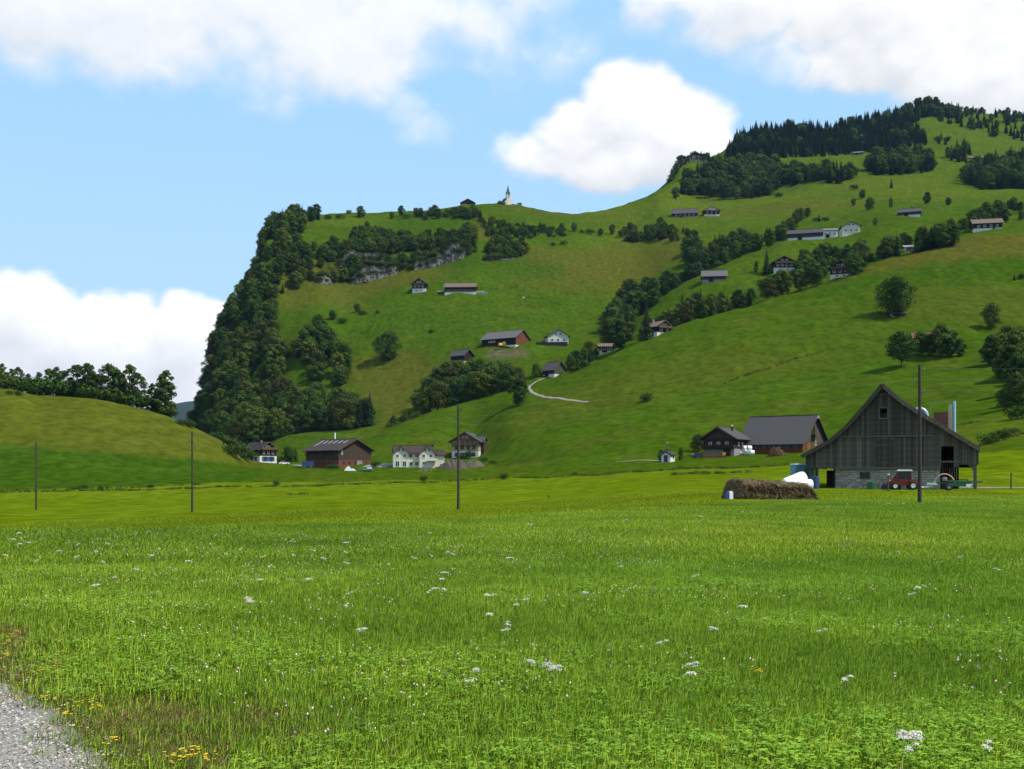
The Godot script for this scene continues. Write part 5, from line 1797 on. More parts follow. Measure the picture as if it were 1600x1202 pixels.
	part("side_boarding", sides.mesh(M.grey_wood), t)
	# ledge under the upper boards, lintel beams
	var bm := MB.new()
	bm.box(Vector3(X.call(1384.5), Y.call(679.2), depth / 2 + 0.07), Vector3(136.0 * S, 0.14, 0.26))
	bm.box(Vector3(X.call(1386.0), Y.call(728.6), depth / 2 + 0.02), Vector3(156.0 * S, 0.22, 0.22))
	bm.box(Vector3(X.call(1384.0), Y.call(683.0), depth / 2 + 0.10), Vector3(26.0 * S, 0.10, 0.16))
	bm.box(Vector3(X.call(1478.0), Y.call(719.0), depth / 2 + 0.06), Vector3(29.0 * S, 0.16, 0.14))
	part("beam", bm.mesh(wood[4]), t)
	# big closed hay door, a little proud
	var hd := Node3D.new()
	hd.name = "hay_door"
	t.add_child(hd)
	for k in 8:
		var b := MB.new()
		b.box(Vector3(0, 0, 0), Vector3(3.2 * S - 0.016, 42.0 * S, 0.05))
		var p := part("board", b.mesh(wood[[0, 1, 0, 2, 1, 0, 1, 0][k]]), hd)
		p.position = Vector3(X.call(1371.5 + k * 3.3), Y.call(706.5), depth / 2 + 0.075)
	var hr := MB.new()
	hr.box(Vector3(X.call(1383.0), Y.call(692.0), depth / 2 + 0.12), Vector3(27.0 * S, 0.14, 0.05))
	hr.box(Vector3(X.call(1383.0), Y.call(720.0), depth / 2 + 0.12), Vector3(27.0 * S, 0.14, 0.05))
	part("rail", hr.mesh(wood[2]), hd)
	# gable hatch with slats
	var gh_ := MB.new()
	for sx in [1375.0, 1387.5]: gh_.box(Vector3(X.call(sx), Y.call(642.5), depth / 2 + 0.17), Vector3(0.1, 16.5 * S, 0.10))
	for sy in [634.6, 651.0]: gh_.box(Vector3(X.call(1381.2), Y.call(sy), depth / 2 + 0.17), Vector3(13.0 * S, 0.1, 0.10))
	var hatch := part("hatch_frame", gh_.mesh(wood[5]), t)
	for k in 4:
		var sl := MB.new()
		sl.box(Vector3(X.call(1381.2), Y.call(643.5 + k * 1.8), depth / 2 + 0.13), Vector3(11.5 * S, 0.05, 0.10), Basis())
		part("slat", sl.mesh(wood[0]), hatch)
	# stone ground floor of the front: rows of stones over a core
	var stone := []
	for k in 5:
		var g := 0.54 + 0.08 * k
		stone.append(mat("field_stone_%d" % k, lin(g * 1.05, g * 0.98, g * 0.82), 0.95, "speckle", 1.3, 3.0))
	var core := MB.new()
	core.box(Vector3(X.call(1385.5), Y.call(745.5), 0.0), Vector3(155.0 * S, 34.0 * S + 0.4, depth - 0.6))
	var sw := part("stone_wall", core.mesh(mat("mortar", lin(0.60, 0.56, 0.46), 0.95, "speckle", 1.0, 2.0)), t)
	var y := -0.15
	while y < Y.call(731.0):
		var rh := rng.randf_range(0.19, 0.32)
		var x: float = X.call(1308.0)
		while x < X.call(1463.0):
			var w := rng.randf_range(0.3, 0.75)
			var cx := x + w / 2
			var cy := y + rh / 2
			var in_window: bool = absf(cx - X.call(1353.0)) < 9.2 * S + w / 2 and absf(cy - Y.call(740.5)) < 6.0 * S + rh * 0.4
			if not in_window and x + w < X.call(1464.5):
				var b := MB.new()
				var a := Vector3(w / 2 - 0.02, rh / 2 - 0.02, 0.09)
				var jit := func(q: Vector3) -> Vector3: return q + Vector3(rng.randf_range(-0.03, 0.03), rng.randf_range(-0.025, 0.025), rng.randf_range(-0.02, 0.03))
				var f := [jit.call(Vector3(-a.x * 0.86, -a.y * 0.8, a.z)), jit.call(Vector3(a.x * 0.86, -a.y * 0.8, a.z)), jit.call(Vector3(a.x * 0.86, a.y * 0.8, a.z)), jit.call(Vector3(-a.x * 0.86, a.y * 0.8, a.z))]
				var g := [Vector3(-a.x, -a.y, 0), Vector3(a.x, -a.y, 0), Vector3(a.x, a.y, 0), Vector3(-a.x, a.y, 0)]
				b.face(f[0], f[1], f[2], f[3], Vector3(0, 0, 1))
				for k in 4: b.face(f[k], f[(k + 1) % 4], g[(k + 1) % 4], g[k], (f[k] + f[(k + 1) % 4]) * Vector3(1, 1, 0) + Vector3(0, 0, 0.1))
				part("stone", b.mesh(stone[rng.randi() % 5]), sw).position = Vector3(cx, cy, depth / 2 - 0.3)
			x += w
		y += rh
	window(t, Vector3(0, 0, -0.28), 0.0, "f", 0.0, depth, X.call(1353.0), Y.call(740.0), 13.0 * S, 8.0 * S, "grey_wood")
	# dark stable door opening on the right: planks set back
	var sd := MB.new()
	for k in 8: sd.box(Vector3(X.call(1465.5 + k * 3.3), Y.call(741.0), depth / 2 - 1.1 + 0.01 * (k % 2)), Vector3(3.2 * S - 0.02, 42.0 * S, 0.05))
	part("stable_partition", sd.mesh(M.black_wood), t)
	# posts of the left lean-to and of the right porch
	for q in [[1263.5, 728, 0.0, 0.34], [1271.0, 728, -4.0, 0.30], [1281.0, 728, 0.6, 0.20], [1306.5, 728, -0.6, 0.3]]:
		var b := MB.new()
		b.box(Vector3(X.call(q[0]), (Y.call(q[1]) - 1.6) / 2, depth / 2 - 0.25 + q[2]), Vector3(q[3], Y.call(q[1]) + 1.6, q[3]))
		part("post", b.mesh(wood[0]), t)
	var ps := MB.new()
	ps.box(Vector3(X.call(1513.0), (Y.call(722.0) - 0.6) / 2, depth / 2 - 0.2), Vector3(5.0 * S, Y.call(722.0) + 0.6, 0.3))
	part("post", ps.mesh(wood[4]), t)
	var br := MB.new()
	br.prism(PackedVector2Array([Vector2(X.call(1510.6), Y.call(724.0)), Vector2(X.call(1502.0), Y.call(724.0)), Vector2(X.call(1507.5), Y.call(727.5)), Vector2(X.call(1510.6), Y.call(735.0))]), Transform3D(), depth / 2 - 0.3, depth / 2 - 0.1)
	part("bracket", br.mesh(wood[4]), t)
	# the shed inside the left lean-to and the low far rail
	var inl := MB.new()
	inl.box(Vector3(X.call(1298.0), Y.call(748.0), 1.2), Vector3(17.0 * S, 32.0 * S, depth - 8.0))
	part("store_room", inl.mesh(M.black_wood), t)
	# roof slabs following the bent profile
	var roof := Node3D.new()
	roof.name = "roof"
	t.add_child(roof)
	var rm := mat("old_roof", lin(0.34, 0.32, 0.29), 0.8, "streak", 0.35, 2.0)
	for line in [roof_l, roof_r]:
		for k in line.size() - 1:
			var a := Vector2(X.call(line[k].x), Y.call(line[k].y))
			var b := Vector2(X.call(line[k + 1].x), Y.call(line[k + 1].y))
			var e := (b - a).normalized() * 0.02
			var nn := Vector2(-(b - a).y, (b - a).x).normalized()
			if nn.y < 0.0: nn = -nn
			var sl := MB.new()
			sl.prism(PackedVector2Array([a, b + e, b + e + nn * 0.16, a + nn * 0.16]), Transform3D(), -depth / 2 - 0.7, depth / 2 + 0.75)
			part("roof_slope", sl.mesh(rm), roof)
			var vg := MB.new()
			vg.prism(PackedVector2Array([a - nn * 0.22, b + e - nn * 0.22, b + e + nn * 0.20, a + nn * 0.20]), Transform3D(), depth / 2 + 0.76, depth / 2 + 0.80)
			part("bargeboard", vg.mesh(wood[1] if line == roof_l else M.roof_tan), roof)
	# blower pipe and bin that stand up behind the right roof slope
	var tower := thing("hay_blower", "curved metal hay blower pipe rising behind the old barn roof", "pipe", at + Basis(Vector3.UP, turn) * Vector3(X.call(1418.0), 0, -11.0), turn)
	var pp := MB.new()
	var hp: float = Y.call(616.0) * 1.1 - 0.7
	var path := [Vector3(1.0, -0.5, 0), Vector3(1.0, hp - 1.6, 0)]
	for k in 9:
		var a := PI * k / 8.0 * 0.6
		path.append(Vector3(1.0 - 0.8 * (1.0 - cos(a)), hp - 1.6 + 1.0 * sin(a), 0))
	path.append(Vector3(-0.6, hp - 0.9, 0))
	pp.tube(path, 0.26, 0.26, 10)
	part("pipe", pp.mesh(mat("galvanised", lin(0.34, 0.42, 0.55), 0.4, "", 1.0, 0.0, 0.3)), tower)
	var bin := thing("feed_bin", "rusty feed bin with a pale ladder post behind the old barn roof", "bin", at + Basis(Vector3.UP, turn) * Vector3(X.call(1447.0) * 1.15, 0, -12.5), turn)
	var hb: float = Y.call(637.0) * 1.12
	var b1 := MB.new()
	b1.box(Vector3(0, hb / 2 - 0.3, 0), Vector3(1.6, hb, 1.6))
	part("bin_body", b1.mesh(mat("rust", lin(0.24, 0.10, 0.075), 0.9, "patch", 0.5)), bin)
	var b2 := MB.new()
	b2.box(Vector3(1.05, (hb + 0.9) / 2 - 0.3, 0.3), Vector3(0.42, hb + 0.9, 0.42))
	part("ladder_post", b2.mesh(mat("pale_post", lin(0.62, 0.62, 0.42), 0.7, "patch", 0.6)), bin)
	var b3 := MB.new()
	b3.tube([Vector3(1.5, -0.3, 0.2), Vector3(1.5, hb + 1.0, 0.2)], 0.16, 0.16, 8)
	part("drain_pipe", b3.mesh(mat("pale_blue", lin(0.32, 0.48, 0.62), 0.5)), bin)
	var rl := MB.new()
	rl.box(Vector3(-0.1, hb + 0.9, 0.6), Vector3(2.4, 0.05, 0.05))
	rl.box(Vector3(-1.2, hb + 0.3, 0.6), Vector3(0.05, 1.3, 0.05))
	part("rail", rl.mesh(M.grey_concrete), bin)

# ---------- things in the farm yards ----------
func wheel(t: Node3D, at: Vector3, r: float, w: float, rim: String) -> void:
	var ty := MB.new()
	var tr := Transform3D(Basis(Vector3.RIGHT, PI / 2), at)
	ty.lathe([Vector2(r * 0.55, -w / 2), Vector2(r * 0.9, -w / 2), Vector2(r, -w * 0.3), Vector2(r, w * 0.3), Vector2(r * 0.9, w / 2), Vector2(r * 0.55, w / 2)], 20, tr)
	var p := part("wheel", ty.mesh(M.black_paint), t)
	var ri := MB.new()
	ri.lathe([Vector2(0.0, -w * 0.34), Vector2(r * 0.56, -w * 0.42), Vector2(r * 0.56, w * 0.42), Vector2(0.0, w * 0.34)], 20, tr)
	part("rim", ri.mesh(M[rim]), p)

func at_depth(px: float, d: float) -> Vector3:
	return sight(px, d)

func make_farm_things() -> void:
	mat("tractor_red", lin(0.25, 0.028, 0.02), 0.4)
	mat("farm_green", lin(0.025, 0.11, 0.045), 0.45)
	mat("film_white", lin(0.80, 0.81, 0.84), 0.28)
	mat("tank_teal", lin(0.10, 0.26, 0.33), 0.5)
	mat("drum_blue", lin(0.03, 0.06, 0.16), 0.45)
	mat("hose_pink", lin(0.62, 0.36, 0.24), 0.6)
	mat("rubber", lin(0.03, 0.03, 0.035), 0.8)
	mat("straw", lin(0.28, 0.20, 0.09), 0.95)
	mat("tarp_yellow", lin(0.70, 0.42, 0.03), 0.6)
	mat("tarp_orange", lin(0.62, 0.22, 0.03), 0.6)
	mat("dark_blue", lin(0.02, 0.045, 0.10), 0.3)
	tractor()
	tedder()
	manure_heap()
	# wrapped bale and its fellow
	var bt := thing("silage_bale", "large white wrapped silage bale leaning behind the straw heap", "bale", at_depth(1242, 112.0), 0.25)
	bale(bt, 0.68, 2.5, Vector3(0, 0.85, 0), 0.34)
	bt = thing("silage_bale", "smaller white wrapped bale lying right of the leaning one", "bale", at_depth(1258, 111.0), 0.2)
	bale(bt, 0.55, 1.5, Vector3(0, 0.45, 0), 0.12)
	var tk := thing("water_tank", "teal water tank with a white lid behind the leaning bale", "tank", at_depth(1254, 121.0), 0.05)
	var b := MB.new()
	b.box(Vector3(0, 1.2, 0), Vector3(2.2, 2.6, 1.6))
	part("tank_body", b.mesh(M.tank_teal), tk)
	b = MB.new()
	b.box(Vector3(0, 2.56, 0), Vector3(2.3, 0.14, 1.7))
	part("lid", b.mesh(M.white_paint), tk)
	drum("drum", "dark blue drum between the barn posts", at_depth(1274, 114.0), 0.42, 1.25, "drum_blue")
	drum("drum", "green barrel standing at the stone wall of the old barn", at_depth(1362, 112.4), 0.42, 0.75, "farm_green")
	var yl := thing("tarpaulin_bundle", "small yellow tarpaulin bundle on the grass behind the straw heap", "tarpaulin", at_depth(1199, 103.0), 0.3)
	b = MB.new()
	b.lathe([Vector2(0.5, -0.1), Vector2(0.48, 0.2), Vector2(0.3, 0.45), Vector2(0.05, 0.55)], 9)
	part("cover", b.mesh(M.tarp_yellow), yl)
	b = MB.new()
	b.tube([Vector3(0, 0.3, 0), Vector3(0.05, 1.5, 0)], 0.025, 0.02, 5)
	part("stick", b.mesh(M.trim_wood), yl)
	# fence posts
	var fp := [[1388, 100.0, 1.55, "short fence post with a white cap in front of the tractor"], [1580, 112.0, 1.5, "fence post standing alone right of the barn track"], [1482, 160.0, 2.2, "thin post behind the barn roof edge"]]
	for q in fp:
		var t := thing("fence_post", q[3], "post", at_depth(q[0], q[1]), 0.0)
		b = MB.new()
		b.tube([Vector3(0, -0.3, 0), Vector3(0.02, q[2], 0)], 0.09, 0.07, 7)
		part("shaft", b.mesh(M.trim_wood), t)
		b = MB.new()
		b.tube([Vector3(0.02, q[2], 0), Vector3(0.02, q[2] + 0.12, 0)], 0.11, 0.09, 7)
		part("cap", b.mesh(M.white_paint if q[0] == 1388 else M.trim_wood), t)
	# stack of bales at the farm
	var k := 0
	for q in [[1158, 0.0], [1167, 0.0], [1175, 0.0], [1164, 1.35], [1171, 1.35]]:
		var spot := seat(q[0], 711, 250) + Vector3(0, q[1], 0)
		var t := thing("silage_bale", ["left bottom bale of the white stack by the farmhouse", "middle bottom bale of the white stack by the farmhouse", "right bottom bale of the white stack by the farmhouse", "left upper bale of the white stack by the farmhouse", "right upper bale of the white stack by the farmhouse"][k], "bale", spot, 0.2, "white bales stacked by the farmhouse")
		bale(t, 0.72, 1.3, Vector3(0, 0.66, 0), 0.0)
		k += 1
	heap("straw_heap", "brown straw heap in front of the big farm barn", seat(1214, 713, 250), 5.5, 2.6, 2.6, 1200, Color(0.20, 0.13, 0.06), 4)
	var wp := thing("timber_stack", "long stack of brown boards in front of the farmhouse", "timber stack", seat(1112, 716, 250), 0.05)
	for r in 6:
		var bb := MB.new()
		bb.box(Vector3(0, 0.05 + r * 0.30, 0), Vector3(6.0 - 0.12 * (r % 2), 0.24, 2.2))
		part("board_layer", bb.mesh(M.brown_wood if r % 2 else M.tan_wood), wp)
	var oc := thing("cart", "small orange cart beside the board stack", "cart", seat(1129, 715, 250), 0.0)
	b = MB.new()
	b.box(Vector3(0, 0.95, 0), Vector3(1.5, 1.1, 1.4))
	part("box", b.mesh(M.tarp_orange), oc)
	for sx in [-0.5, 0.5]: wheel(oc, Vector3(sx, 0.32, 0.72), 0.34, 0.16, "trim_wood")
	var cr := thing("parked_car", "dark blue car parked under the small garden tree", "car", seat(1092, 716, 250), 0.2)
	car(cr, "dark_blue")
	# gravel heap and stones by the white house
	heap("gravel_heap", "long heap of grey rubble between the white house and the yellow chalet", sight(708, 396), 11.0, 4.0, 4.5, 1500, Color(0.27, 0.22, 0.185), 11)
	heap("gravel_heap", "lower tail of rubble in front of the yellow chalet", sight(738, 398), 9.0, 2.6, 4.0, 900, Color(0.30, 0.24, 0.19), 15)
	heap("gravel_heap", "small stony spoil heap in front of the white house", sight(664, 392), 5.0, 1.0, 2.0, 400, Color(0.30, 0.24, 0.17), 12)
	heap("spoil_heap", "brushy spoil heap on the bank above the small chalet", sight(366, 434), 7.0, 3.2, 4.0, 700, Color(0.17, 0.15, 0.10), 13)
	heap("spoil_heap", "pale earth heap below the orange-gabled barn", seat(800, 551, 640), 9.0, 1.6, 4.0, 400, Color(0.24, 0.19, 0.12), 14)
	# things at the brown barn
	var tr := thing("trailer", "dark box trailer at the left end of the brown barn", "trailer", sight(481, 414), 0.1)
	b = MB.new()
	b.box(Vector3(0, 1.5, 0), Vector3(4.4, 1.9, 2.2))
	part("box", b.mesh(M.drum_blue), tr)
	for sx in [-1.2, 1.2]: wheel(tr, Vector3(sx, 0.45, 1.05), 0.45, 0.25, "grey_concrete")
	var fs := thing("tarpaulin", "white tarpaulin draped over gear in front of the brown barn", "tarpaulin", sight(547, 398), 0.2)
	b = MB.new()
	b.prism(PackedVector2Array([Vector2(-2.2, -0.1), Vector2(2.2, -0.1), Vector2(1.2, 0.8), Vector2(0.4, 0.7), Vector2(-0.5, 1.7), Vector2(-1.3, 1.2)]), Transform3D(), -0.8, 0.8)
	part("sheet", b.mesh(M.film_white), fs)
	var pl := thing("trailer", "low green flatbed trailer in front of the brown barn", "trailer", sight(572, 398), 0.0)
	b = MB.new()
	b.box(Vector3(0, 0.75, 0), Vector3(5.0, 0.35, 1.8))
	part("bed", b.mesh(M.tank_teal), pl)
	for sx in [-1.5, 1.5]: wheel(pl, Vector3(sx, 0.36, 0.85), 0.36, 0.2, "grey_concrete")
	b = MB.new()
	b.box(Vector3(1.2, 1.1, 0), Vector3(1.6, 0.5, 1.2))
	part("load", b.mesh(M.film_white), pl)
	var gk_ := thing("parked_car", "white car behind the hedge beside the small chalet", "car", sight(444, 462), 0.3)
	car(gk_, "white_paint")
	# crow in the mown field
	var cw := thing("crow", "black crow on the mown field right of the middle pole", "bird", seat(857, 778, 70), 0.4)
	b = MB.new()
	var tb := Transform3D(Basis(Vector3.BACK, 1.15), Vector3(0, 0.17, 0))
	b.lathe([Vector2(0.0, -0.26), Vector2(0.035, -0.22), Vector2(0.05, -0.1), Vector2(0.085, 0.02), Vector2(0.075, 0.1), Vector2(0.05, 0.15), Vector2(0.055, 0.19), Vector2(0.04, 0.23), Vector2(0.015, 0.26), Vector2(0.0, 0.31)], 10, tb)
	for s in [-0.03, 0.03]: b.tube([Vector3(0, 0.13, s), Vector3(0.02, -0.02, s)], 0.008, 0.006, 5)
	part("body", b.mesh(M.black_paint), cw)
	# excavator at the hillside barn
	var ex := thing("excavator", "small yellow excavator beside the barn with the orange gable", "excavator", seat(782, 543, 640) + Vector3(0, 0, 4.0), 0.4)
	b = MB.new()
	b.box(Vector3(0, 1.6, 0), Vector3(2.4, 1.6, 1.8))
	part("cab", b.mesh(M.tarp_yellow), ex)
	b = MB.new()
	b.box(Vector3(0, 0.4, 0.8), Vector3(3.0, 0.8, 0.5))
	b.box(Vector3(0, 0.4, -0.8), Vector3(3.0, 0.8, 0.5))
	part("tracks", b.mesh(M.black_paint), ex)
	b = MB.new()
	b.beam(Vector3(1.0, 1.8, 0), Vector3(2.8, 3.4, 0), 0.35, 0.35)
	b.beam(Vector3(2.8, 3.4, 0), Vector3(4.0, 1.2, 0), 0.3, 0.3)
	part("arm", b.mesh(M.tarp_yellow), ex)

func drum(called: String, label: String, at: Vector3, r: float, h: float, m: String) -> void:
	var t := thing(called, label, "drum", at, 0.0)
	var b := MB.new()
	b.lathe([Vector2(r * 0.94, -0.05), Vector2(r, 0.03), Vector2(r, h * 0.33), Vector2(r * 1.04, h * 0.35), Vector2(r, h * 0.37), Vector2(r, h * 0.66), Vector2(r * 1.04, h * 0.68), Vector2(r, h * 0.7), Vector2(r, h - 0.03), Vector2(r * 0.95, h), Vector2(r * 0.92, h - 0.03), Vector2(0, h - 0.03)], 18)
	part("shell", b.mesh(M[m]), t)

func bale(t: Node3D, r: float, len_: float, at: Vector3, tilt: float) -> void:
	var b := MB.new()
	var nz := FastNoiseLite.new()
	nz.seed = int(at.y * 100.0 + len_ * 10.0)
	nz.frequency = 0.9
	var rings := []
	var tr := Transform3D(Basis(Vector3.BACK, tilt), at)
	var prof := [Vector2(0.0, -0.5), Vector2(0.72, -0.5), Vector2(0.93, -0.46), Vector2(1.0, -0.36), Vector2(1.02, -0.15), Vector2(0.98, 0.0), Vector2(1.02, 0.16), Vector2(1.0, 0.36), Vector2(0.93, 0.46), Vector2(0.7, 0.5), Vector2(0.0, 0.5)]
	for p in prof:
		var ring := []
		for s in 22:
			var a := TAU * s / 22
			var q := Vector3(p.y * len_, cos(a) * p.x * r, sin(a) * p.x * r)
			ring.append(tr * (q * (1.0 + 0.07 * nz.get_noise_3dv(q * 2.0))))
		rings.append(ring)
	for k in prof.size() - 1:
		for s in 22:
			var e := (s + 1) % 22
			b.face(rings[k][s], rings[k][e], rings[k + 1][e], rings[k + 1][s], rings[k][s] + rings[k + 1][e] - 2.0 * at)
	part("wrapped_bale", b.mesh(M.film_white), t)

func heap(called: String, label: String, at: Vector3, w: float, h: float, d: float, bits: int, tone: Color, seed_: int) -> void:
	# a lumpy body strewn with loose pieces
	var t := thing(called, label, "heap", at)
	var rng := RandomNumberGenerator.new()
	rng.seed = seed_
	var nz := FastNoiseLite.new()
	nz.seed = seed_
	nz.frequency = 0.35
	nz.fractal_octaves = 3
	var top := func(x: float, z: float) -> float:
		var q := (x / w) * (x / w) * 4.0 + (z / d) * (z / d) * 4.0
		return h * (maxf(0.0, 1.0 - q) ** 0.7) * (0.8 + 0.5 * nz.get_noise_2d(x + at.x, z)) - 0.15
	var b := MB.new()
	b.colored = true
	var n := 30
	for i in n:
		for j in n:
			var q := func(a: int, c: int) -> Vector3:
				var x := lerpf(-w / 2, w / 2, float(a) / n)
				var z := lerpf(-d / 2, d / 2, float(c) / n)
				return Vector3(x, top.call(x, z) + ground(at.x + x, at.z + z) - at.y, z)
			var s := rng.randf_range(0.75, 1.25)
			b.col = Color(tone.r * s, tone.g * s, tone.b * s)
			b.face(q.call(i, j), q.call(i + 1, j), q.call(i + 1, j + 1), q.call(i, j + 1), Vector3.UP)
	part("mound", b.mesh(earth_mat()), t)
	var c := MB.new()
	c.colored = true
	for k in bits:
		var x := rng.randf_range(-0.48, 0.48) * w
		var z := rng.randf_range(-0.48, 0.48) * d
		var s := rng.randf_range(0.6, 1.7)
		c.col = Color(tone.r * s, tone.g * s, tone.b * s)
		var e := rng.randf_range(0.08, 0.28) * (2.0 if rng.randf() < 0.05 else 1.0)
		c.box(Vector3(x, top.call(x, z) + ground(at.x + x, at.z + z) - at.y, z), Vector3(e, e * 0.7, e * 0.9), Basis.from_euler(Vector3(rng.randf() * 3.0, rng.randf() * 3.0, rng.randf() * 3.0)))
	tag(part("rubble" if called.begins_with("gravel") else "litter", c.mesh(earth_mat()), t), "", "", "", "stuff")

func earth_mat() -> StandardMaterial3D:
	if not M.has("earth"):
		var m := mat("earth", Color.WHITE, 0.95, "speckle", 0.9, 2.0)
		m.vertex_color_use_as_albedo = true
	return M["earth"]

func manure_heap() -> void:
	# the long straw heap in front of the barn, its front cut steep
	var D := 75.0
	var at := sight(1203, D)
	var t := thing("straw_heap", "long heap of brown straw and dung with a steep front left of the old barn", "heap", at, deg_to_rad(20.0))
	var rng := RandomNumberGenerator.new()
	rng.seed = 61
	var nz := FastNoiseLite.new()
	nz.seed = 61
	nz.frequency = 0.5
	nz.fractal_octaves = 4
	var L := 6.0
	var shape := func(u: float, v: float) -> Vector3:
		# u along, v across from the front foot over the top to the back foot
		var hgt := lerpf(1.32, 0.92, u) * smoothstep(-0.02, 0.05, u) * smoothstep(1.02, 0.92, u)
		var y := 0.0
		var z := 0.0
		if v < 0.38:
			y = v / 0.38 * hgt
			z = 1.3 - v * 0.45
		elif v < 0.8:
			y = hgt + (0.18 * sin((v - 0.38) / 0.42 * PI))
			z = 1.13 - (v - 0.38) / 0.42 * 2.3
		else:
			y = hgt * (1.0 - (v - 0.8) / 0.2)
			z = -1.17 - (v - 0.8) * 2.0
		var p := Vector3((u - 0.5) * L, y, z)
		var k := nz.get_noise_3dv(p * 2.2)
		return p + Vector3(k * 0.12, k * 0.2, nz.get_noise_3dv(p * 2.4 + Vector3(9, 0, 0)) * 0.22) - Vector3(0, 0.12, 0)
	var b := MB.new()
	b.colored = true
	var NU := 90
	var NV := 34
	for i in NU:
		for j in NV:
			var s := rng.randf_range(0.6, 1.3)
			b.col = Color(0.20 * s, 0.135 * s, 0.065 * s)
			b.face(shape.call(float(i) / NU, float(j) / NV), shape.call(float(i + 1) / NU, float(j) / NV), shape.call(float(i + 1) / NU, float(j + 1) / NV), shape.call(float(i) / NU, float(j + 1) / NV), Vector3(0, 1, 0.6 - 1.2 * j / NV))
	for u in [0.0, 1.0]:
		for j in NV - 1:
			b.face(shape.call(u, 0.0), shape.call(u, float(j) / NV), shape.call(u, float(j + 1) / NV), shape.call(u, 1.0), Vector3(u - 0.5, 0, 0))
	part("heap_body", b.mesh(earth_mat()), t)
	var c := MB.new()
	c.colored = true
	for k in 5200:
		var v := rng.randf_range(0.02, 0.85)
		var p: Vector3 = shape.call(rng.randf(), v)
		var s := rng.randf_range(0.5, 1.5)
		c.col = Color(0.42 * s, 0.31 * s, 0.16 * s) if v > 0.33 or rng.randf() < 0.35 else Color(0.12 * s, 0.075 * s, 0.035 * s)
		c.box(p, Vector3(rng.randf_range(0.08, 0.30), 0.02, rng.randf_range(0.02, 0.05)), Basis.from_euler(Vector3(rng.randfn() * 0.6, rng.randf() * TAU, rng.randfn() * 0.6)))
	tag(part("straw", c.mesh(earth_mat()), t), "", "", "", "stuff")
	# canisters at its left end
	for q in [[0.0, 0.0, "white_paint", "white canister at the left end of the straw heap"], [-0.30, 0.25, "drum_blue", "dark canister at the left end of the straw heap"]]:
		var cn := thing("canister", q[3], "canister", on(at.x - 3.05 + q[0], at.z + 1.9 + q[1]), 0.2)
		var m := MB.new()
		m.box(Vector3(0, 0.33, 0), Vector3(0.34, 0.66, 0.28))
		m.box(Vector3(0, 0.70, 0), Vector3(0.22, 0.08, 0.10))
		cn.scale = Vector3.ONE * 0.75
		part("container", m.mesh(M[q[2]]), cn)
		m = MB.new()
		m.tube([Vector3(0.1, 0.66, 0), Vector3(0.1, 0.76, 0)], 0.04, 0.04, 8)
		part("stopper", m.mesh(M.white_paint), cn)

func tractor() -> void:
	# a low hillside mower-tractor, nose to the left
	var at := at_depth(1412, 110.0)
	var t := thing("tractor", "small red tractor with a white cab roof in front of the stone wall", "tractor", at, deg_to_rad(-10.0))
	t.scale = Vector3.ONE * 0.94
	var b := MB.new()
	b.prism(PackedVector2Array([Vector2(-1.35, 0.45), Vector2(1.0, 0.45), Vector2(1.05, 0.85), Vector2(0.5, 0.98), Vector2(-0.55, 1.0), Vector2(-1.25, 1.15), Vector2(-1.42, 0.9)]), Transform3D(), -0.52, 0.52)
	part("body", b.mesh(M.tractor_red), t)
	b = MB.new()
	b.prism(PackedVector2Array([Vector2(0.45, 0.86), Vector2(1.15, 0.86), Vector2(1.28, 0.98), Vector2(1.18, 1.05), Vector2(0.55, 1.05)]), Transform3D(), -0.82, 0.82)
	part("mudguard", b.mesh(M.tractor_red), t)
	# cab: posts, glass, roof
	b = MB.new()
	for s in [-0.6, 0.6]:
		b.beam(Vector3(-0.95, 1.05, s), Vector3(-0.45, 1.98, s), 0.07, 0.07)
		b.beam(Vector3(0.72, 1.0, s), Vector3(0.66, 1.98, s), 0.08, 0.08)
		b.beam(Vector3(0.1, 1.0, s), Vector3(0.12, 1.98, s), 0.05, 0.05)
		b.beam(Vector3(-0.95, 1.06, s), Vector3(0.72, 1.02, s), 0.06, 0.06)
	part("cab_frame", b.mesh(M.tractor_red), t)
	b = MB.new()
	b.prism(PackedVector2Array([Vector2(-0.9, 1.06), Vector2(0.68, 1.04), Vector2(0.63, 1.95), Vector2(-0.43, 1.95)]), Transform3D(), -0.57, 0.57)
	part("cab_glass", b.mesh(M.glass), t)
	b = MB.new()
	b.prism(PackedVector2Array([Vector2(-0.62, 1.99), Vector2(0.82, 1.99), Vector2(0.78, 2.10), Vector2(0.6, 2.15), Vector2(-0.4, 2.15), Vector2(-0.58, 2.08)]), Transform3D(), -0.7, 0.7)
	part("cab_roof", b.mesh(M.white_paint), t)
	for s in [-1.0, 1.0]:
		wheel(t, Vector3(-0.95, 0.40, s * 0.66), 0.40, 0.32, "white_paint")
		wheel(t, Vector3(0.85, 0.45, s * 0.72), 0.46, 0.36, "white_paint")
	for s in [-0.35, 0.35]:
		b = MB.new()
		b.box(Vector3(-1.42, 1.0, s), Vector3(0.06, 0.14, 0.2))
		part("headlight", b.mesh(M.white_paint), t)
	var rear := thing("mower_deck", "dark mower deck on the grass left of the tractor", "mower", at_depth(1392, 110.6), 0.0)
	b = MB.new()
	b.prism(PackedVector2Array([Vector2(-0.8, -0.05), Vector2(0.8, -0.05), Vector2(0.75, 0.45), Vector2(0.1, 0.8), Vector2(-0.6, 0.55)]), Transform3D(), -0.7, 0.7)
	part("deck", b.mesh(M.rubber), rear)
	b = MB.new()
	b.tube([Vector3(-0.5, 0.5, 0.4), Vector3(0.6, 0.9, 0.4)], 0.04, 0.04, 6)
	part("lever", b.mesh(M.grey_concrete), rear)

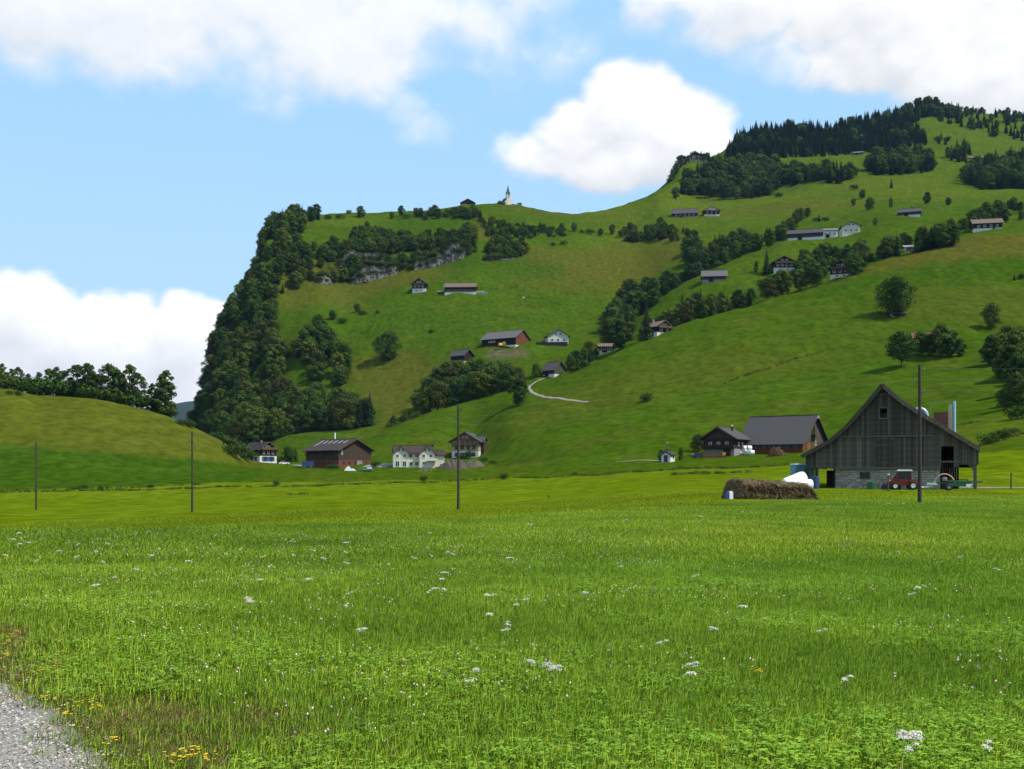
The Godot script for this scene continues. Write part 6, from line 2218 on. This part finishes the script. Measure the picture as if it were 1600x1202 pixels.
func tedder() -> void:
	# slurry gear: green trailer frame, hose ring, long boom
	var at := at_depth(1480, 107.5)
	var t := thing("hose_trailer", "green and white implement trailer with a big hose ring in front of the barn door", "trailer", at, deg_to_rad(-14.0))
	var b := MB.new()
	b.box(Vector3(0.6, 0.72, 0), Vector3(3.2, 0.14, 0.16))
	b.box(Vector3(0.9, 0.55, 0.3), Vector3(1.6, 0.3, 0.1))
	b.beam(Vector3(-0.9, 0.62, 0), Vector3(-1.6, 0.45, 0), 0.1, 0.1)
	part("frame", b.mesh(M.farm_green), t)
	b = MB.new()
	b.beam(Vector3(-0.3, 0.95, 0.2), Vector3(3.2, 0.82, 0.2), 0.14, 0.16)
	part("boom", b.mesh(mat("boom_green", lin(0.06, 0.12, 0.07), 0.5)), t)
	for s in [-0.6, 0.6]: wheel(t, Vector3(0.1, 0.32, s), 0.33, 0.2, "grey_concrete")
	b = MB.new()
	var ring := []
	for k in 21:
		var a := PI * (0.02 + 0.92 * k / 20.0)
		ring.append(Vector3(-0.25 - cos(a) * 0.95 * -1.0, 0.55 + sin(a) * 1.05, 0.1))
	b.tube(ring, 0.055, 0.055, 7)
	part("hose_ring", b.mesh(M.hose_pink), t)
	b = MB.new()
	b.tube([Vector3(-1.3, 0.5, 0.2), Vector3(-1.8, 0.35, 0.2), Vector3(-2.3, 0.28, 0.25), Vector3(-2.7, 0.62, 0.25)], 0.09, 0.07, 7)
	part("suction_hose", b.mesh(M.film_white), t)
	b = MB.new()
	b.prism(PackedVector2Array([Vector2(-1.9, 0.55), Vector2(-1.0, 0.5), Vector2(-0.95, 0.72), Vector2(-1.85, 0.78)]), Transform3D(), -0.2, 0.5)
	part("tray", b.mesh(mat("pale_sheet", lin(0.50, 0.62, 0.66), 0.4)), t)
	b = MB.new()
	b.lathe([Vector2(0.0, -0.2), Vector2(0.2, -0.15), Vector2(0.24, 0.0), Vector2(0.2, 0.15), Vector2(0.0, 0.2)], 12, Transform3D(Basis(), Vector3(-0.25, 1.1, 0.2)))
	part("pump", b.mesh(M.grey_concrete), t)
	b = MB.new()
	b.prism(PackedVector2Array([Vector2(1.1, 0.25), Vector2(2.1, 0.3), Vector2(2.25, 0.62), Vector2(1.1, 0.62)]), Transform3D(), -0.3, 0.3)
	part("box", b.mesh(M.film_white), t)
	var rk := thing("rake", "red toothed hay rake stored under the barn porch", "rake", at_depth(1502, 114.0), 0.0)
	b = MB.new()
	b.box(Vector3(0, 0.95, 0), Vector3(1.5, 0.08, 0.08))
	part("rake_beam", b.mesh(M.tractor_red), rk)
	b = MB.new()
	for k in 9: b.tube([Vector3(-0.7 + k * 0.175, 0.95, 0), Vector3(-0.7 + k * 0.175, 0.55, 0.15)], 0.015, 0.01, 4)
	for s in [-0.65, 0.65]: b.box(Vector3(s, 0.45, 0), Vector3(0.08, 0.95, 0.08))
	part("tine", b.mesh(M.rubber), rk)

# ---------- telegraph poles ----------
func make_poles() -> void:
	var pw := mat("pole_wood", lin(0.13, 0.105, 0.085), 0.9, "streak", 0.8, 1.0)
	var spots := [[56.0, 143.0, 8.9, "thin telegraph pole at the far left, smallest of the row"], [300.0, 121.0, 8.9, "telegraph pole second from the left on the mown field"], [716.0, 94.0, 8.9, "telegraph pole in the middle, in front of the yellow chalet"], [1437.0, 71.0, 8.95, "tall telegraph pole in front of the old barn"]]
	var heads := []
	for s in spots:
		var at := sight(s[0], s[1])
		var t := thing("telegraph_pole", s[3], "pole", at, 0.0, "row of telegraph poles across the field")
		var b := MB.new()
		b.tube([Vector3(0, -0.6, 0), Vector3(0.02, 3.0, 0), Vector3(0.0, s[2], 0)], 0.135, 0.09, 10)
		part("shaft", b.mesh(pw), t)
		var h := []
		for q in [[0.28, 0.32], [-0.28, 1.02], [0.28, 1.72]]:
			var y: float = s[2] - q[1]
			var br := MB.new()
			br.tube([Vector3(0, y - 0.08, 0), Vector3(q[0] * 0.7, y - 0.1, 0), Vector3(q[0], y, 0)], 0.018, 0.018, 5)
			var arm := part("bracket", br.mesh(M.black_paint), t)
			var ins := MB.new()
			ins.lathe([Vector2(0.0, 0.0), Vector2(0.05, 0.0), Vector2(0.06, 0.05), Vector2(0.045, 0.09), Vector2(0.05, 0.13), Vector2(0.0, 0.15)], 8, Transform3D(Basis(), Vector3(q[0], y, 0)))
			part("insulator", ins.mesh(M.trim_wood if s[0] < 1000 else M.grey_concrete), arm)
			h.append(at + Vector3(q[0], y + 0.07, 0))
		heads.append(h)
	# thin poles of the hill line
	for q in [[818, 466, 800, 9.0, "thin pole with a white foot on the slope below the dry pasture"], [905, 337, 1200, 9.0, "thin pole in the saddle right of the church"], [976, 350, 1100, 13.0, "taller thin pole on the slope below the saddle"]]:
		var t := thing("hill_pole", q[4], "pole", seat(q[0], q[1], q[2]))
		var b := MB.new()
		b.tube([Vector3(0, -1.0, 0), Vector3(0, q[3], 0)], 0.14, 0.10, 6)
		part("shaft", b.mesh(pw), t)
		b = MB.new()
		b.box(Vector3(0, q[3] - 0.6, 0), Vector3(1.6, 0.12, 0.12))
		part("crossarm", b.mesh(pw), t)
		if q[0] == 818:
			b = MB.new()
			b.box(Vector3(0, 0.4, 0.3), Vector3(1.8, 1.0, 1.4))
			part("foot_block", b.mesh(M.white_plaster), t)
	# the wires run on past both ends of the row
	var far_l := sight(-160, 168)
	var far_r := sight(1900, 66)
	var l := []
	var r := []
	for k in 3:
		l.append(far_l + Vector3(0, 8.6 - k * 0.7, 0))
		r.append(far_r + Vector3(0, 8.5 - k * 0.7, 0))
	heads.push_front(l)
	heads.push_back(r)
	var wm := mat("wire", lin(0.16, 0.16, 0.165), 0.5, "", 1.0, 0.0, 0.4)
	var spans := ["beyond the far left pole", "between the two left poles", "between the second and the middle pole", "between the middle pole and the barn pole", "from the barn pole to the right edge"]
	for k in heads.size() - 1:
		for q in 3:
			var a: Vector3 = heads[k][q]
			var b: Vector3 = heads[k + 1][q]
			var path := []
			for s in 15:
				var u := s / 14.0
				path.append(a.lerp(b, u) - Vector3(0, 4.0 * u * (1.0 - u) * a.distance_to(b) * 0.008, 0))
			var m := MB.new()
			m.tube(path, 0.0045, 0.0045, 4)
			var o := part("wire", m.mesh(wm), self)
			tag(o, "%s overhead wire %s" % [["top", "middle", "lowest"][q], spans[k]], "wire", "wires of the telegraph line")
# ---------- meadow ----------
func blade(st: MB, rng: RandomNumberGenerator, at: Vector3, len_: float, w: float, lean: float, col: Color) -> void:
	var a := rng.randf() * TAU
	var dir := Vector3(cos(a), 0, sin(a))
	var side := Vector3(-dir.z, 0, dir.x).rotated(Vector3.UP, rng.randf_range(-0.6, 0.6)) * w * 0.5
	var p1 := at + Vector3.UP * len_ * 0.5 + dir * len_ * lean * 0.22
	var p2 := at + Vector3.UP * len_ * (0.92 - lean * 0.25) + dir * len_ * lean * 0.75
	var n := (dir * 0.5 + Vector3.UP * 0.6).normalized()
	st.col = col
	st.tri_n(at - side, at + side, p1 + side * 0.85, n, n, n)
	st.tri_n(at - side, p1 + side * 0.85, p1 - side * 0.85, n, n, n)
	st.tri_n(p1 - side * 0.85, p1 + side * 0.85, p2, n, n, n)

func tuft(seed_: int, blades: int, radius: float, lo: float, hi: float, w: float, dry: float) -> ArrayMesh:
	var rng := RandomNumberGenerator.new()
	rng.seed = seed_
	var st := MB.new()
	st.colored = true
	for k in blades:
		var a := rng.randf() * TAU
		var r := radius * sqrt(rng.randf())
		var t := rng.randf_range(0.5, 1.45)
		var c := Color(0.208 * t * rng.randf_range(0.75, 1.25), 0.340 * t, 0.030 * t)
		if rng.randf() < 0.06: c = Color(0.30, 0.42, 0.10)
		if rng.randf() < dry: c = Color(0.36, 0.32, 0.13) * rng.randf_range(0.6, 1.1)
		blade(st, rng, Vector3(cos(a) * r, -0.015, sin(a) * r), rng.randf_range(lo, hi), w * rng.randf_range(0.7, 1.3), rng.randf_range(0.1, 0.9), c)
	return st.mesh(M.blade)

func leafy(seed_: int, n: int, size: float, h: float, tone: Color) -> ArrayMesh:
	# clover and other broad leaves on short stalks
	var rng := RandomNumberGenerator.new()
	rng.seed = seed_
	var st := MB.new()
	st.colored = true
	for k in n:
		var a := rng.randf() * TAU
		var r := 0.13 * sqrt(rng.randf())
		var top := Vector3(cos(a) * r, h * rng.randf_range(0.5, 1.1), sin(a) * r)
		var t := rng.randf_range(0.7, 1.3)
		st.col = Color(tone.r * t, tone.g * t, tone.b * t)
		var turn := rng.randf() * TAU
		for q in 3:
			var d := Vector3(cos(turn + q * TAU / 3), rng.randf_range(-0.2, 0.5), sin(turn + q * TAU / 3)).normalized()
			var s := d.cross(Vector3.UP).normalized() * size * 0.45
			var nn := (Vector3.UP + d * 0.2).normalized()
			st.tri_n(top, top + d * size * 0.6 + s, top + d * size, nn, nn, nn)
			st.tri_n(top, top + d * size, top + d * size * 0.6 - s, nn, nn, nn)
	return st.mesh(M.blade)

func lane_edge(x: float, z: float) -> float:
	# metres to the right of the lane's edge
	return (x - (1.96 + z * 0.698)) / sqrt(1.0 + 0.698 * 0.698)

func scatter(called: String, label: String, category: String, mesh: Mesh, xf: Array, cols: Array) -> void:
	if xf.is_empty(): return
	var mm := MultiMesh.new()
	mm.transform_format = MultiMesh.TRANSFORM_3D
	mm.use_colors = true
	mm.mesh = mesh
	mm.instance_count = xf.size()
	var buf := PackedFloat32Array()
	buf.resize(xf.size() * 16)
	for k in xf.size():
		var t: Transform3D = xf[k]
		var c: Color = cols[k]
		var b := t.basis
		var o := k * 16
		buf[o] = b.x.x; buf[o + 1] = b.y.x; buf[o + 2] = b.z.x; buf[o + 3] = t.origin.x
		buf[o + 4] = b.x.y; buf[o + 5] = b.y.y; buf[o + 6] = b.z.y; buf[o + 7] = t.origin.y
		buf[o + 8] = b.x.z; buf[o + 9] = b.y.z; buf[o + 10] = b.z.z; buf[o + 11] = t.origin.z
		buf[o + 12] = c.r; buf[o + 13] = c.g; buf[o + 14] = c.b; buf[o + 15] = 1.0
	mm.buffer = buf
	var o := MultiMeshInstance3D.new()
	o.name = numbered(called)
	o.multimesh = mm
	add_child(o)
	tag(o, label, category, "", "stuff")

func make_meadow() -> void:
	var rng := RandomNumberGenerator.new()
	rng.seed = 4711
	var tone := FastNoiseLite.new()
	tone.seed = 15
	tone.frequency = 0.22
	tone.fractal_octaves = 3
	var wide := FastNoiseLite.new()
	wide.seed = 16
	wide.frequency = 0.035
	wide.fractal_octaves = 2
	# kinds of tuft: near grass, dry verge grass, far grass with fewer and broader blades, mown stubble
	var kinds := {
		"near": [], "verge": [], "far": [], "mown": [], "leaf": [], "tall": []}
	for k in 4: kinds.near.append(tuft(100 + k, 46, 0.13, 0.04, 0.155, 0.0042, 0.05))
	for k in 2: kinds.verge.append(tuft(110 + k, 30, 0.11, 0.02, 0.09, 0.0040, 0.30))
	for k in 3: kinds.far.append(tuft(120 + k, 34, 0.22, 0.04, 0.13, 0.009, 0.04))
	for k in 2: kinds.mown.append(tuft(130 + k, 30, 0.42, 0.04, 0.09, 0.02, 0.05))
	kinds.leaf.append(leafy(140, 20, 0.020, 0.09, Color(0.18, 0.32, 0.032)))
	kinds.leaf.append(leafy(141, 14, 0.026, 0.09, Color(0.15, 0.29, 0.032)))
	kinds.leaf.append(leafy(142, 26, 0.015, 0.08, Color(0.19, 0.33, 0.032)))
	for k in 2: kinds.tall.append(tuft(150 + k, 14, 0.07, 0.10, 0.26, 0.0042, 0.22))
	var xf := {}
	var cl := {}
	for key in kinds:
		for k in kinds[key].size():
			xf[key + str(k)] = []
			cl[key + str(k)] = []
	var bands := [[3.6, 8.0, 330.0], [8.0, 14.0, 230.0], [14.0, 24.0, 110.0], [24.0, 42.0, 50.0], [42.0, 70.0, 22.0], [70.0, 112.0, 9.0]]
	for b in bands:
		var spread := deg_to_rad(36.0 if b[0] < 14.0 else 31.0)
		var area: float = spread * (b[1] * b[1] - b[0] * b[0])
		for n in int(area * b[2]):
			var th := rng.randf_range(-spread, spread)
			var r := sqrt(lerpf(b[0] * b[0], b[1] * b[1], rng.randf()))
			var x := sin(th) * r
			var z := -cos(th) * r
			var k := sample(gk, x, z)
			var e := lane_edge(x, z)
			if r < 24.0 and e < 0.0 and rng.randf() > smoothstep(-0.35, 0.0, e) * 0.3: continue
			var w := tone.get_noise_2d(x, z)
			var v := wide.get_noise_2d(x, z)
			var kind := "near"
			var s := rng.randf_range(0.75, 1.25) * (1.0 + 0.35 * w)
			var c := Color(1, 1, 1)
			if k >= 1.0:
				if rng.randf() < 0.35: continue
				kind = "mown"
				var g := 0.95 + 0.25 * v
				c = Color(1.18 * g, 1.0 * g, 0.5 * g)
			else:
				var verge := 0.88 - smoothstep(0.3, 2.5, e + w * 1.1)
				if r < 24.0 and rng.randf() < verge:
					kind = "verge"
					c = Color(1.25, 0.95, 1.3) * rng.randf_range(0.7, 1.15)
				elif r > 20.0: kind = "far"
				else:
					var q := rng.randf()
					if q < 0.10 + 0.30 * w: kind = "leaf"
					elif q > 0.945: kind = "tall"
				if kind in ["near", "far", "tall", "leaf"]:
					var g := 1.0 + 0.28 * w + 0.26 * v
					c = Color(g * (1.0 + 0.18 * v + 0.12 * w), g, g)
					s *= 1.0 + 0.2 * v
			if r > 30.0: s *= 1.0 + (r - 30.0) * 0.006
			var key: String = kind + str(rng.randi() % kinds[kind].size())
			var y := ground(x, z)
			xf[key].append(Transform3D(Basis(Vector3.UP, rng.randf() * TAU).scaled(Vector3(s, s * rng.randf_range(0.85, 1.15), s)), Vector3(x, y, z)))
			cl[key].append(c)
	var said := {"near": "lush green meadow grass in the foreground", "verge": "short dry grass along the gravel lane", "far": "meadow grass farther out in the field", "mown": "short mown grass on the valley floor", "leaf": "clover and low leaves between the grass", "tall": "taller grass stalks in the meadow"}
	for key in kinds:
		for k in kinds[key].size():
			scatter({"near": "meadow_grass", "verge": "verge_grass", "far": "meadow_grass", "mown": "mown_grass", "leaf": "clover_leaves", "tall": "tall_grass"}[key], said[key], "grass", kinds[key][k], xf[key + str(k)], cl[key + str(k)])
	ditch_grass(rng)
	gravel_stones(rng)
	flowers(rng)

func ditch_grass(rng: RandomNumberGenerator) -> void:
	# rough grass along the ditch and the stream bank
	var m := tuft(160, 40, 0.5, 0.35, 0.8, 0.05, 0.10)
	var xf := []
	var cl := []
	var lines := [
		[[-20, 768, 200], [100, 766, 200], [200, 763, 200], [320, 757.5, 200]],
		[[0, 770, 200], [150, 767, 200], [300, 764, 200], [450, 761, 200], [560, 757, 200], [720, 751, 200], [900, 744, 200], [1000, 738, 180], [1120, 732, 180], [1255, 726, 160]],
		[[1050, 742, 150], [1110, 741, 150], [1180, 738, 150]],
		[[1520, 700, 150], [1545, 694, 150], [1570, 686, 150], [1600, 676, 150]],
		[[1480, 668, 180], [1530, 660, 180]],
		[[455, 774, 150], [475, 773, 150]],
		[[930, 502, 650], [970, 500, 650], [920, 500, 650]],
		[[900, 465, 800], [940, 470, 800], [985, 462, 800]],
		[[1300, 545, 400], [1230, 565, 400], [1130, 600, 400]],
		[[645, 560, 640], [600, 578, 640], [560, 576, 640]],
	]
	for l in lines:
		var pts := sights(l)
		for k in pts.size() - 1:
			var d: float = pts[k].distance_to(pts[k + 1])
			for q in int(d * 2.2):
				var p: Vector3 = pts[k].lerp(pts[k + 1], rng.randf()) + Vector3(rng.randfn() * 0.5, 0, rng.randfn() * 0.5)
				var s := rng.randf_range(0.5, 1.2)
				xf.append(Transform3D(Basis(Vector3.UP, rng.randf() * TAU).scaled(Vector3.ONE * s), on(p.x, p.z)))
				cl.append(Color(0.45, 0.42, 0.55) * rng.randf_range(0.7, 1.1))
	scatter("bank_grass", "rough dark grass along the ditch and stream bank", "grass", m, xf, cl)

func gravel_stones(rng: RandomNumberGenerator) -> void:
	var stone_mat := mat("pebble", Color.WHITE, 0.9)
	stone_mat.vertex_color_use_as_albedo = true
	var shapes := []
	for k in 3:
		var b := MB.new()
		b.colored = true
		b.col = Color(1.0, 0.95, 0.86)
		var pts := []
		for q in 10:
			pts.append(Vector3(rng.randfn(), rng.randfn() * 0.6, rng.randfn()).normalized() * rng.randf_range(0.8, 1.2))
		for q in 8:
			# a rough double pyramid
			var a := TAU * q / 8
			var c := TAU * (q + 1) / 8
			var A := Vector3(cos(a), 0.1 * sin(a * 3 + k), sin(a)) * (1.0 + 0.2 * sin(a * 2 + k))
			var C := Vector3(cos(c), 0.1 * sin(c * 3 + k), sin(c)) * (1.0 + 0.2 * sin(c * 2 + k))
			b.face(A, C, Vector3(0.15, 0.6, 0.1), Vector3(0.15, 0.6, 0.1), A + C + Vector3.UP)
			b.face(A, C, Vector3(0, -0.6, 0), Vector3(0, -0.6, 0), A + C - Vector3.UP)
		shapes.append(b.mesh(stone_mat))
	var xf := [[], [], []]
	var cl := [[], [], []]
	for n in 60000:
		var z := rng.randf_range(-12.5, -4.0)
		var u := -pow(rng.randf(), 1.0) * 3.8 + 0.25
		var x := 1.96 + z * 0.698 + u * sqrt(1.0 + 0.698 * 0.698)
		if x / -z < -0.66: continue
		if u > 0.0 and rng.randf() < 0.85: continue
		var s := 0.004 + 0.008 * pow(rng.randf(), 2.5)
		var k := rng.randi() % 3
		var t := rng.randf_range(0.16, 0.56)
		var warm := rng.randf_range(-0.08, 0.12)
		xf[k].append(Transform3D(Basis.from_euler(Vector3(rng.randf_range(-0.4, 0.4), rng.randf() * TAU, rng.randf_range(-0.4, 0.4))).scaled(Vector3.ONE * s), on(x, z, 0.033)))
		cl[k].append(Color(t * (1.0 + warm), t, t * (1.0 - warm)))
	for k in 3: scatter("gravel", "loose grey gravel on the lane", "gravel", shapes[k], xf[k], cl[k])

func umbel(seed_: int, heads: int) -> Array:
	# a tall white umbel: [stem, leaves, heads]
	var rng := RandomNumberGenerator.new()
	rng.seed = seed_
	var stem := MB.new()
	var h := 0.26
	stem.tube([Vector3(0, -0.02, 0), Vector3(0.01, h * 0.6, 0), Vector3(0.0, h - 0.05, 0)], 0.004, 0.003, 5, false)
	var petal := mat("petal", Color.WHITE, 0.7)
	petal.vertex_color_use_as_albedo = true
	var disks := []
	for q in heads:
		var head := MB.new()
		head.colored = true
		var a := TAU * q / heads + rng.randf()
		var r := 0.0 if q == 0 else rng.randf_range(0.04, 0.10)
		var c := Vector3(cos(a) * r, h + rng.randf_range(-0.015, 0.015), sin(a) * r)
		stem.tube([Vector3(0, h - 0.07, 0), c], 0.002, 0.0015, 4, false)
		var rad := rng.randf_range(0.036, 0.058)
		for k in 60:
			var d := Vector3(rng.randfn(), 0, rng.randfn()) * rad * 0.5
			d.y = 0.006 - d.length_squared() * 2.5 + rng.randf_range(-0.003, 0.003)
			var t := rng.randf_range(0.8, 1.0)
			head.col = Color(0.86 * t, 0.84 * t, 0.76 * t)
			var e := rng.randf_range(0.006, 0.010)
			var n := (Vector3.UP + Vector3(rng.randfn(), 0, rng.randfn()) * 0.35).normalized()
			var x := n.cross(Vector3(rng.randfn(), rng.randfn(), 1)).normalized() * e
			var y := n.cross(x)
			head.tri_n(c + d - x - y * 0.5, c + d + x - y * 0.5, c + d + y, n, n, n)
			head.tri_n(c + d - x * 0.6 + y * 0.7, c + d - y * 0.9, c + d + x * 0.9 + y * 0.6, n, n, n)
		disks.append(head.mesh(petal))
	return [stem.mesh(mat("stalk", lin(0.10, 0.19, 0.035), 0.7)), disks]

func flowers(rng: RandomNumberGenerator) -> void:
	var kinds := []
	for k in 4: kinds.append(umbel(300 + k, [3, 5, 6, 8][k]))
	# the white flower heads seen in the meadow: column, row
	var spots := [[858, 1040, 3], [830, 1034, 1], [868, 1044, 2], [743, 1047, 1], [735, 1063, 0], [1083, 1038, 2], [1079, 1053, 1], [1415, 1150, 3], [1432, 1150, 2], [1420, 1168, 0], [1116, 983, 2], [764, 960, 1], [792, 975, 0], [790, 984, 0], [388, 936, 3], [566, 984, 2], [391, 940, 1], [150, 915, 2], [212, 890, 2], [180, 902, 0], [295, 877, 1], [543, 880, 0], [608, 882, 0], [695, 895, 1], [690, 905, 1], [680, 920, 1], [694, 921, 1], [668, 925, 0], [760, 930, 1], [768, 930, 0], [822, 936, 0], [808, 945, 0], [482, 905, 1], [545, 927, 0], [540, 946, 0], [540, 848, 1], [542, 863, 0], [507, 873, 0], [420, 885, 0], [405, 906, 1], [410, 870, 0], [670, 833, 1], [668, 856, 0], [700, 863, 1], [708, 866, 0], [676, 869, 0], [796, 872, 1], [648, 872, 0], [830, 820, 0], [829, 819, 0], [767, 827, 0], [915, 927, 2], [1085, 900, 0], [1160, 948, 1], [1434, 918, 1], [1446, 916, 0], [1424, 928, 0], [970, 885, 0], [1070, 828, 0], [905, 846, 0], [978, 812, 0], [1027, 822, 0], [1096, 807, 0], [1148, 809, 0], [1160, 800, 0], [1250, 808, 0], [1412, 787, 1], [1390, 787, 0], [1325, 788, 0], [1295, 792, 0], [20, 843, 1], [30, 850, 1], [47, 848, 0], [8, 868, 1], [58, 876, 0], [92, 861, 1], [118, 870, 0], [120, 851, 0], [160, 878, 0], [150, 862, 1], [237, 868, 1], [250, 858, 0], [230, 831, 0], [30, 833, 1], [170, 850, 0], [330, 850, 0], [355, 866, 0], [455, 845, 0], [490, 860, 0], [460, 868, 0], [375, 858, 0], [1282, 985, 0], [1320, 1060, 0], [1033, 1003, 0], [1540, 1165, 0], [1500, 870, 0], [1560, 890, 0]]
	for s in spots:
		var th := atan((s[0] - HX) / F)
		# the head stands above the ground: meet the plane of the heads
		var d: float = (EYE - 0.26) * F / (s[1] - HY)
		var p := sight(s[0], d)
		for q in 2: 
			d = clampf((EYE - 0.26 - p.y) * F / (s[1] - HY), 4.0, 95.0)
			p = sight(s[0], d)
		var t := thing("white_umbel_flower", "white flat-topped umbel flower on a thin stalk standing above the meadow grass", "flower", p, rng.randf() * TAU, "white umbel flowers in the meadow")
		var k: int = s[2]
		var f := rng.randf_range(0.36, 0.52) * (1.0 + clampf((d - 12.0) * 0.02, 0.0, 0.9))
		t.scale = Vector3(f, 1.0, f)
		part("stalk", kinds[k][0], t)
		for m in kinds[k][1]: part("flower_head", m, t)
	# clover heads, too many and too small to pick apart
	var ball := MB.new()
	ball.colored = true
	ball.col = Color(0.74, 0.70, 0.66)
	for q in 26:
		var d := Vector3(rng.randfn(), rng.randfn(), rng.randfn()).normalized()
		var x := d.cross(Vector3(0.3, 1, 0.2)).normalized() * 0.0045
		var n := (d + Vector3.UP * 0.3).normalized()
		ball.tri_n(d * 0.004 - x, d * 0.004 + x, d * 0.0125 + Vector3.UP * 0.003, n, n, n)
	ball.col = Color(0.10, 0.19, 0.03)
	ball.tube([Vector3(0, -0.12, 0), Vector3.ZERO], 0.0015, 0.0012, 4, false)
	var bm := ball.mesh(M["petal"])
	var patch := FastNoiseLite.new()
	patch.seed = 33
	patch.frequency = 0.3
	var xf := []
	var cl := []
	for n in 5200:
		var th := rng.randf_range(-0.55, 0.55)
		var r := 4.5 + 26.0 * pow(rng.randf(), 0.8)
		var x := sin(th) * r
		var z := -cos(th) * r
		if lane_edge(x, z) < 1.0 or patch.get_noise_2d(x, z) < -0.05 + 0.25 * smoothstep(-0.05, 0.25, th): continue
		var s := rng.randf_range(0.7, 1.25)
		xf.append(Transform3D(Basis(Vector3.UP, rng.randf() * TAU).scaled(Vector3.ONE * s), on(x, z, rng.randf_range(0.09, 0.15))))
		cl.append(Color(1, rng.randf_range(0.86, 1.0), rng.randf_range(0.85, 1.0)))
	scatter("clover_flowers", "small whitish clover heads dotted through the meadow", "flowers", bm, xf, cl)
	# yellow flowers by the lane
	var yel := MB.new()
	yel.colored = true
	for q in 7:
		var c := Vector3(rng.randfn() * 0.035, 0.10 + rng.randf_range(-0.03, 0.04), rng.randfn() * 0.035)
		yel.col = Color(0.10, 0.18, 0.03)
		yel.tube([Vector3(c.x * 0.4, -0.02, c.z * 0.4), c], 0.0015, 0.0012, 4, false)
		for k in 6:
			var a := TAU * k / 6 + q
			var d := Vector3(cos(a), 0.25, sin(a))
			var t := rng.randf_range(0.85, 1.0)
			yel.col = Color(0.80 * t, 0.50 * t, 0.012)
			var side := Vector3(-d.z, 0, d.x) * 0.006
			var n := (Vector3.UP + d * 0.3).normalized()
			yel.tri_n(c, c + d * 0.011 + side, c + d * 0.017, n, n, n)
			yel.tri_n(c, c + d * 0.017, c + d * 0.011 - side, n, n, n)
	var ym := yel.mesh(M["petal"])
	for s in [[10, 993], [22, 990], [28, 994], [10, 1003], [5, 1026], [95, 1021], [82, 1036], [67, 1047], [85, 1043], [30, 1087], [78, 1089], [122, 1095], [148, 1092], [146, 1102], [100, 1114], [173, 1154], [264, 1174], [276, 1182], [290, 1172], [313, 1178], [330, 1176], [297, 1166], [1182, 1053]]:
		var d: float = (EYE - 0.1) * F / (s[1] - HY)
		var p := sight(s[0], d)
		var t := thing("yellow_flower", "cluster of small yellow flowers in the dry verge grass beside the lane" if s[0] < 1000 else "single yellow flower cluster alone in the green meadow", "flower", p, rng.randf() * TAU, "yellow flowers along the lane" if s[0] < 1000 else "")
		t.scale = Vector3.ONE * rng.randf_range(0.6, 0.85)
		part("blossom", ym, t)
	# dock plants with large leaves
	var dock := MB.new()
	dock.colored = true
	for q in 9:
		var a := q * 2.4
		var d := Vector3(cos(a), 0, sin(a))
		var side := Vector3(-d.z, 0, d.x)
		var len_ := rng.randf_range(0.16, 0.28)
		var t := rng.randf_range(0.8, 1.2)
		dock.col = Color(0.075 * t, 0.175 * t, 0.035 * t)
		var up := rng.randf_range(0.5, 1.2)
		var p0 := Vector3(0, 0.03, 0)
		var p1 := p0 + (d + Vector3.UP * up).normalized() * len_ * 0.55
		var p2 := p1 + (d + Vector3.UP * (up - 0.7)).normalized() * len_ * 0.5
		var n := (Vector3.UP - d * 0.4).normalized()
		dock.tri_n(p0, p1 + side * 0.04, p1 - side * 0.04, n, n, n)
		dock.tri_n(p1 + side * 0.04, p2, p1 - side * 0.04, n, n, n)
	var dm := dock.mesh(M.blade)
	for s in [[190, 972, "pale-leaved dock plant in the meadow at the left"], [343, 1034, "dock plant with silvery leaves near the dry verge"], [1300, 1070, "broad-leaved dock plant in the meadow at the right"], [560, 1120, "broad dock plant in the lush grass at the bottom"], [1020, 1150, "leafy weed clump at the bottom middle"], [640, 1128, "pale weed in the lush grass at the bottom"], [960, 1148, "dark leafy weed at the bottom middle"], [1140, 960, "low leafy weed beside a white flower"]]:
		var d: float = (EYE - 0.12) * F / (float(s[1]) - HY)
		var t := thing("dock_plant", s[2], "plant", sight(s[0], d), rng.randf() * TAU)
		t.scale = Vector3.ONE * rng.randf_range(0.45, 0.65)
		part("leaf_rosette", dm, t)
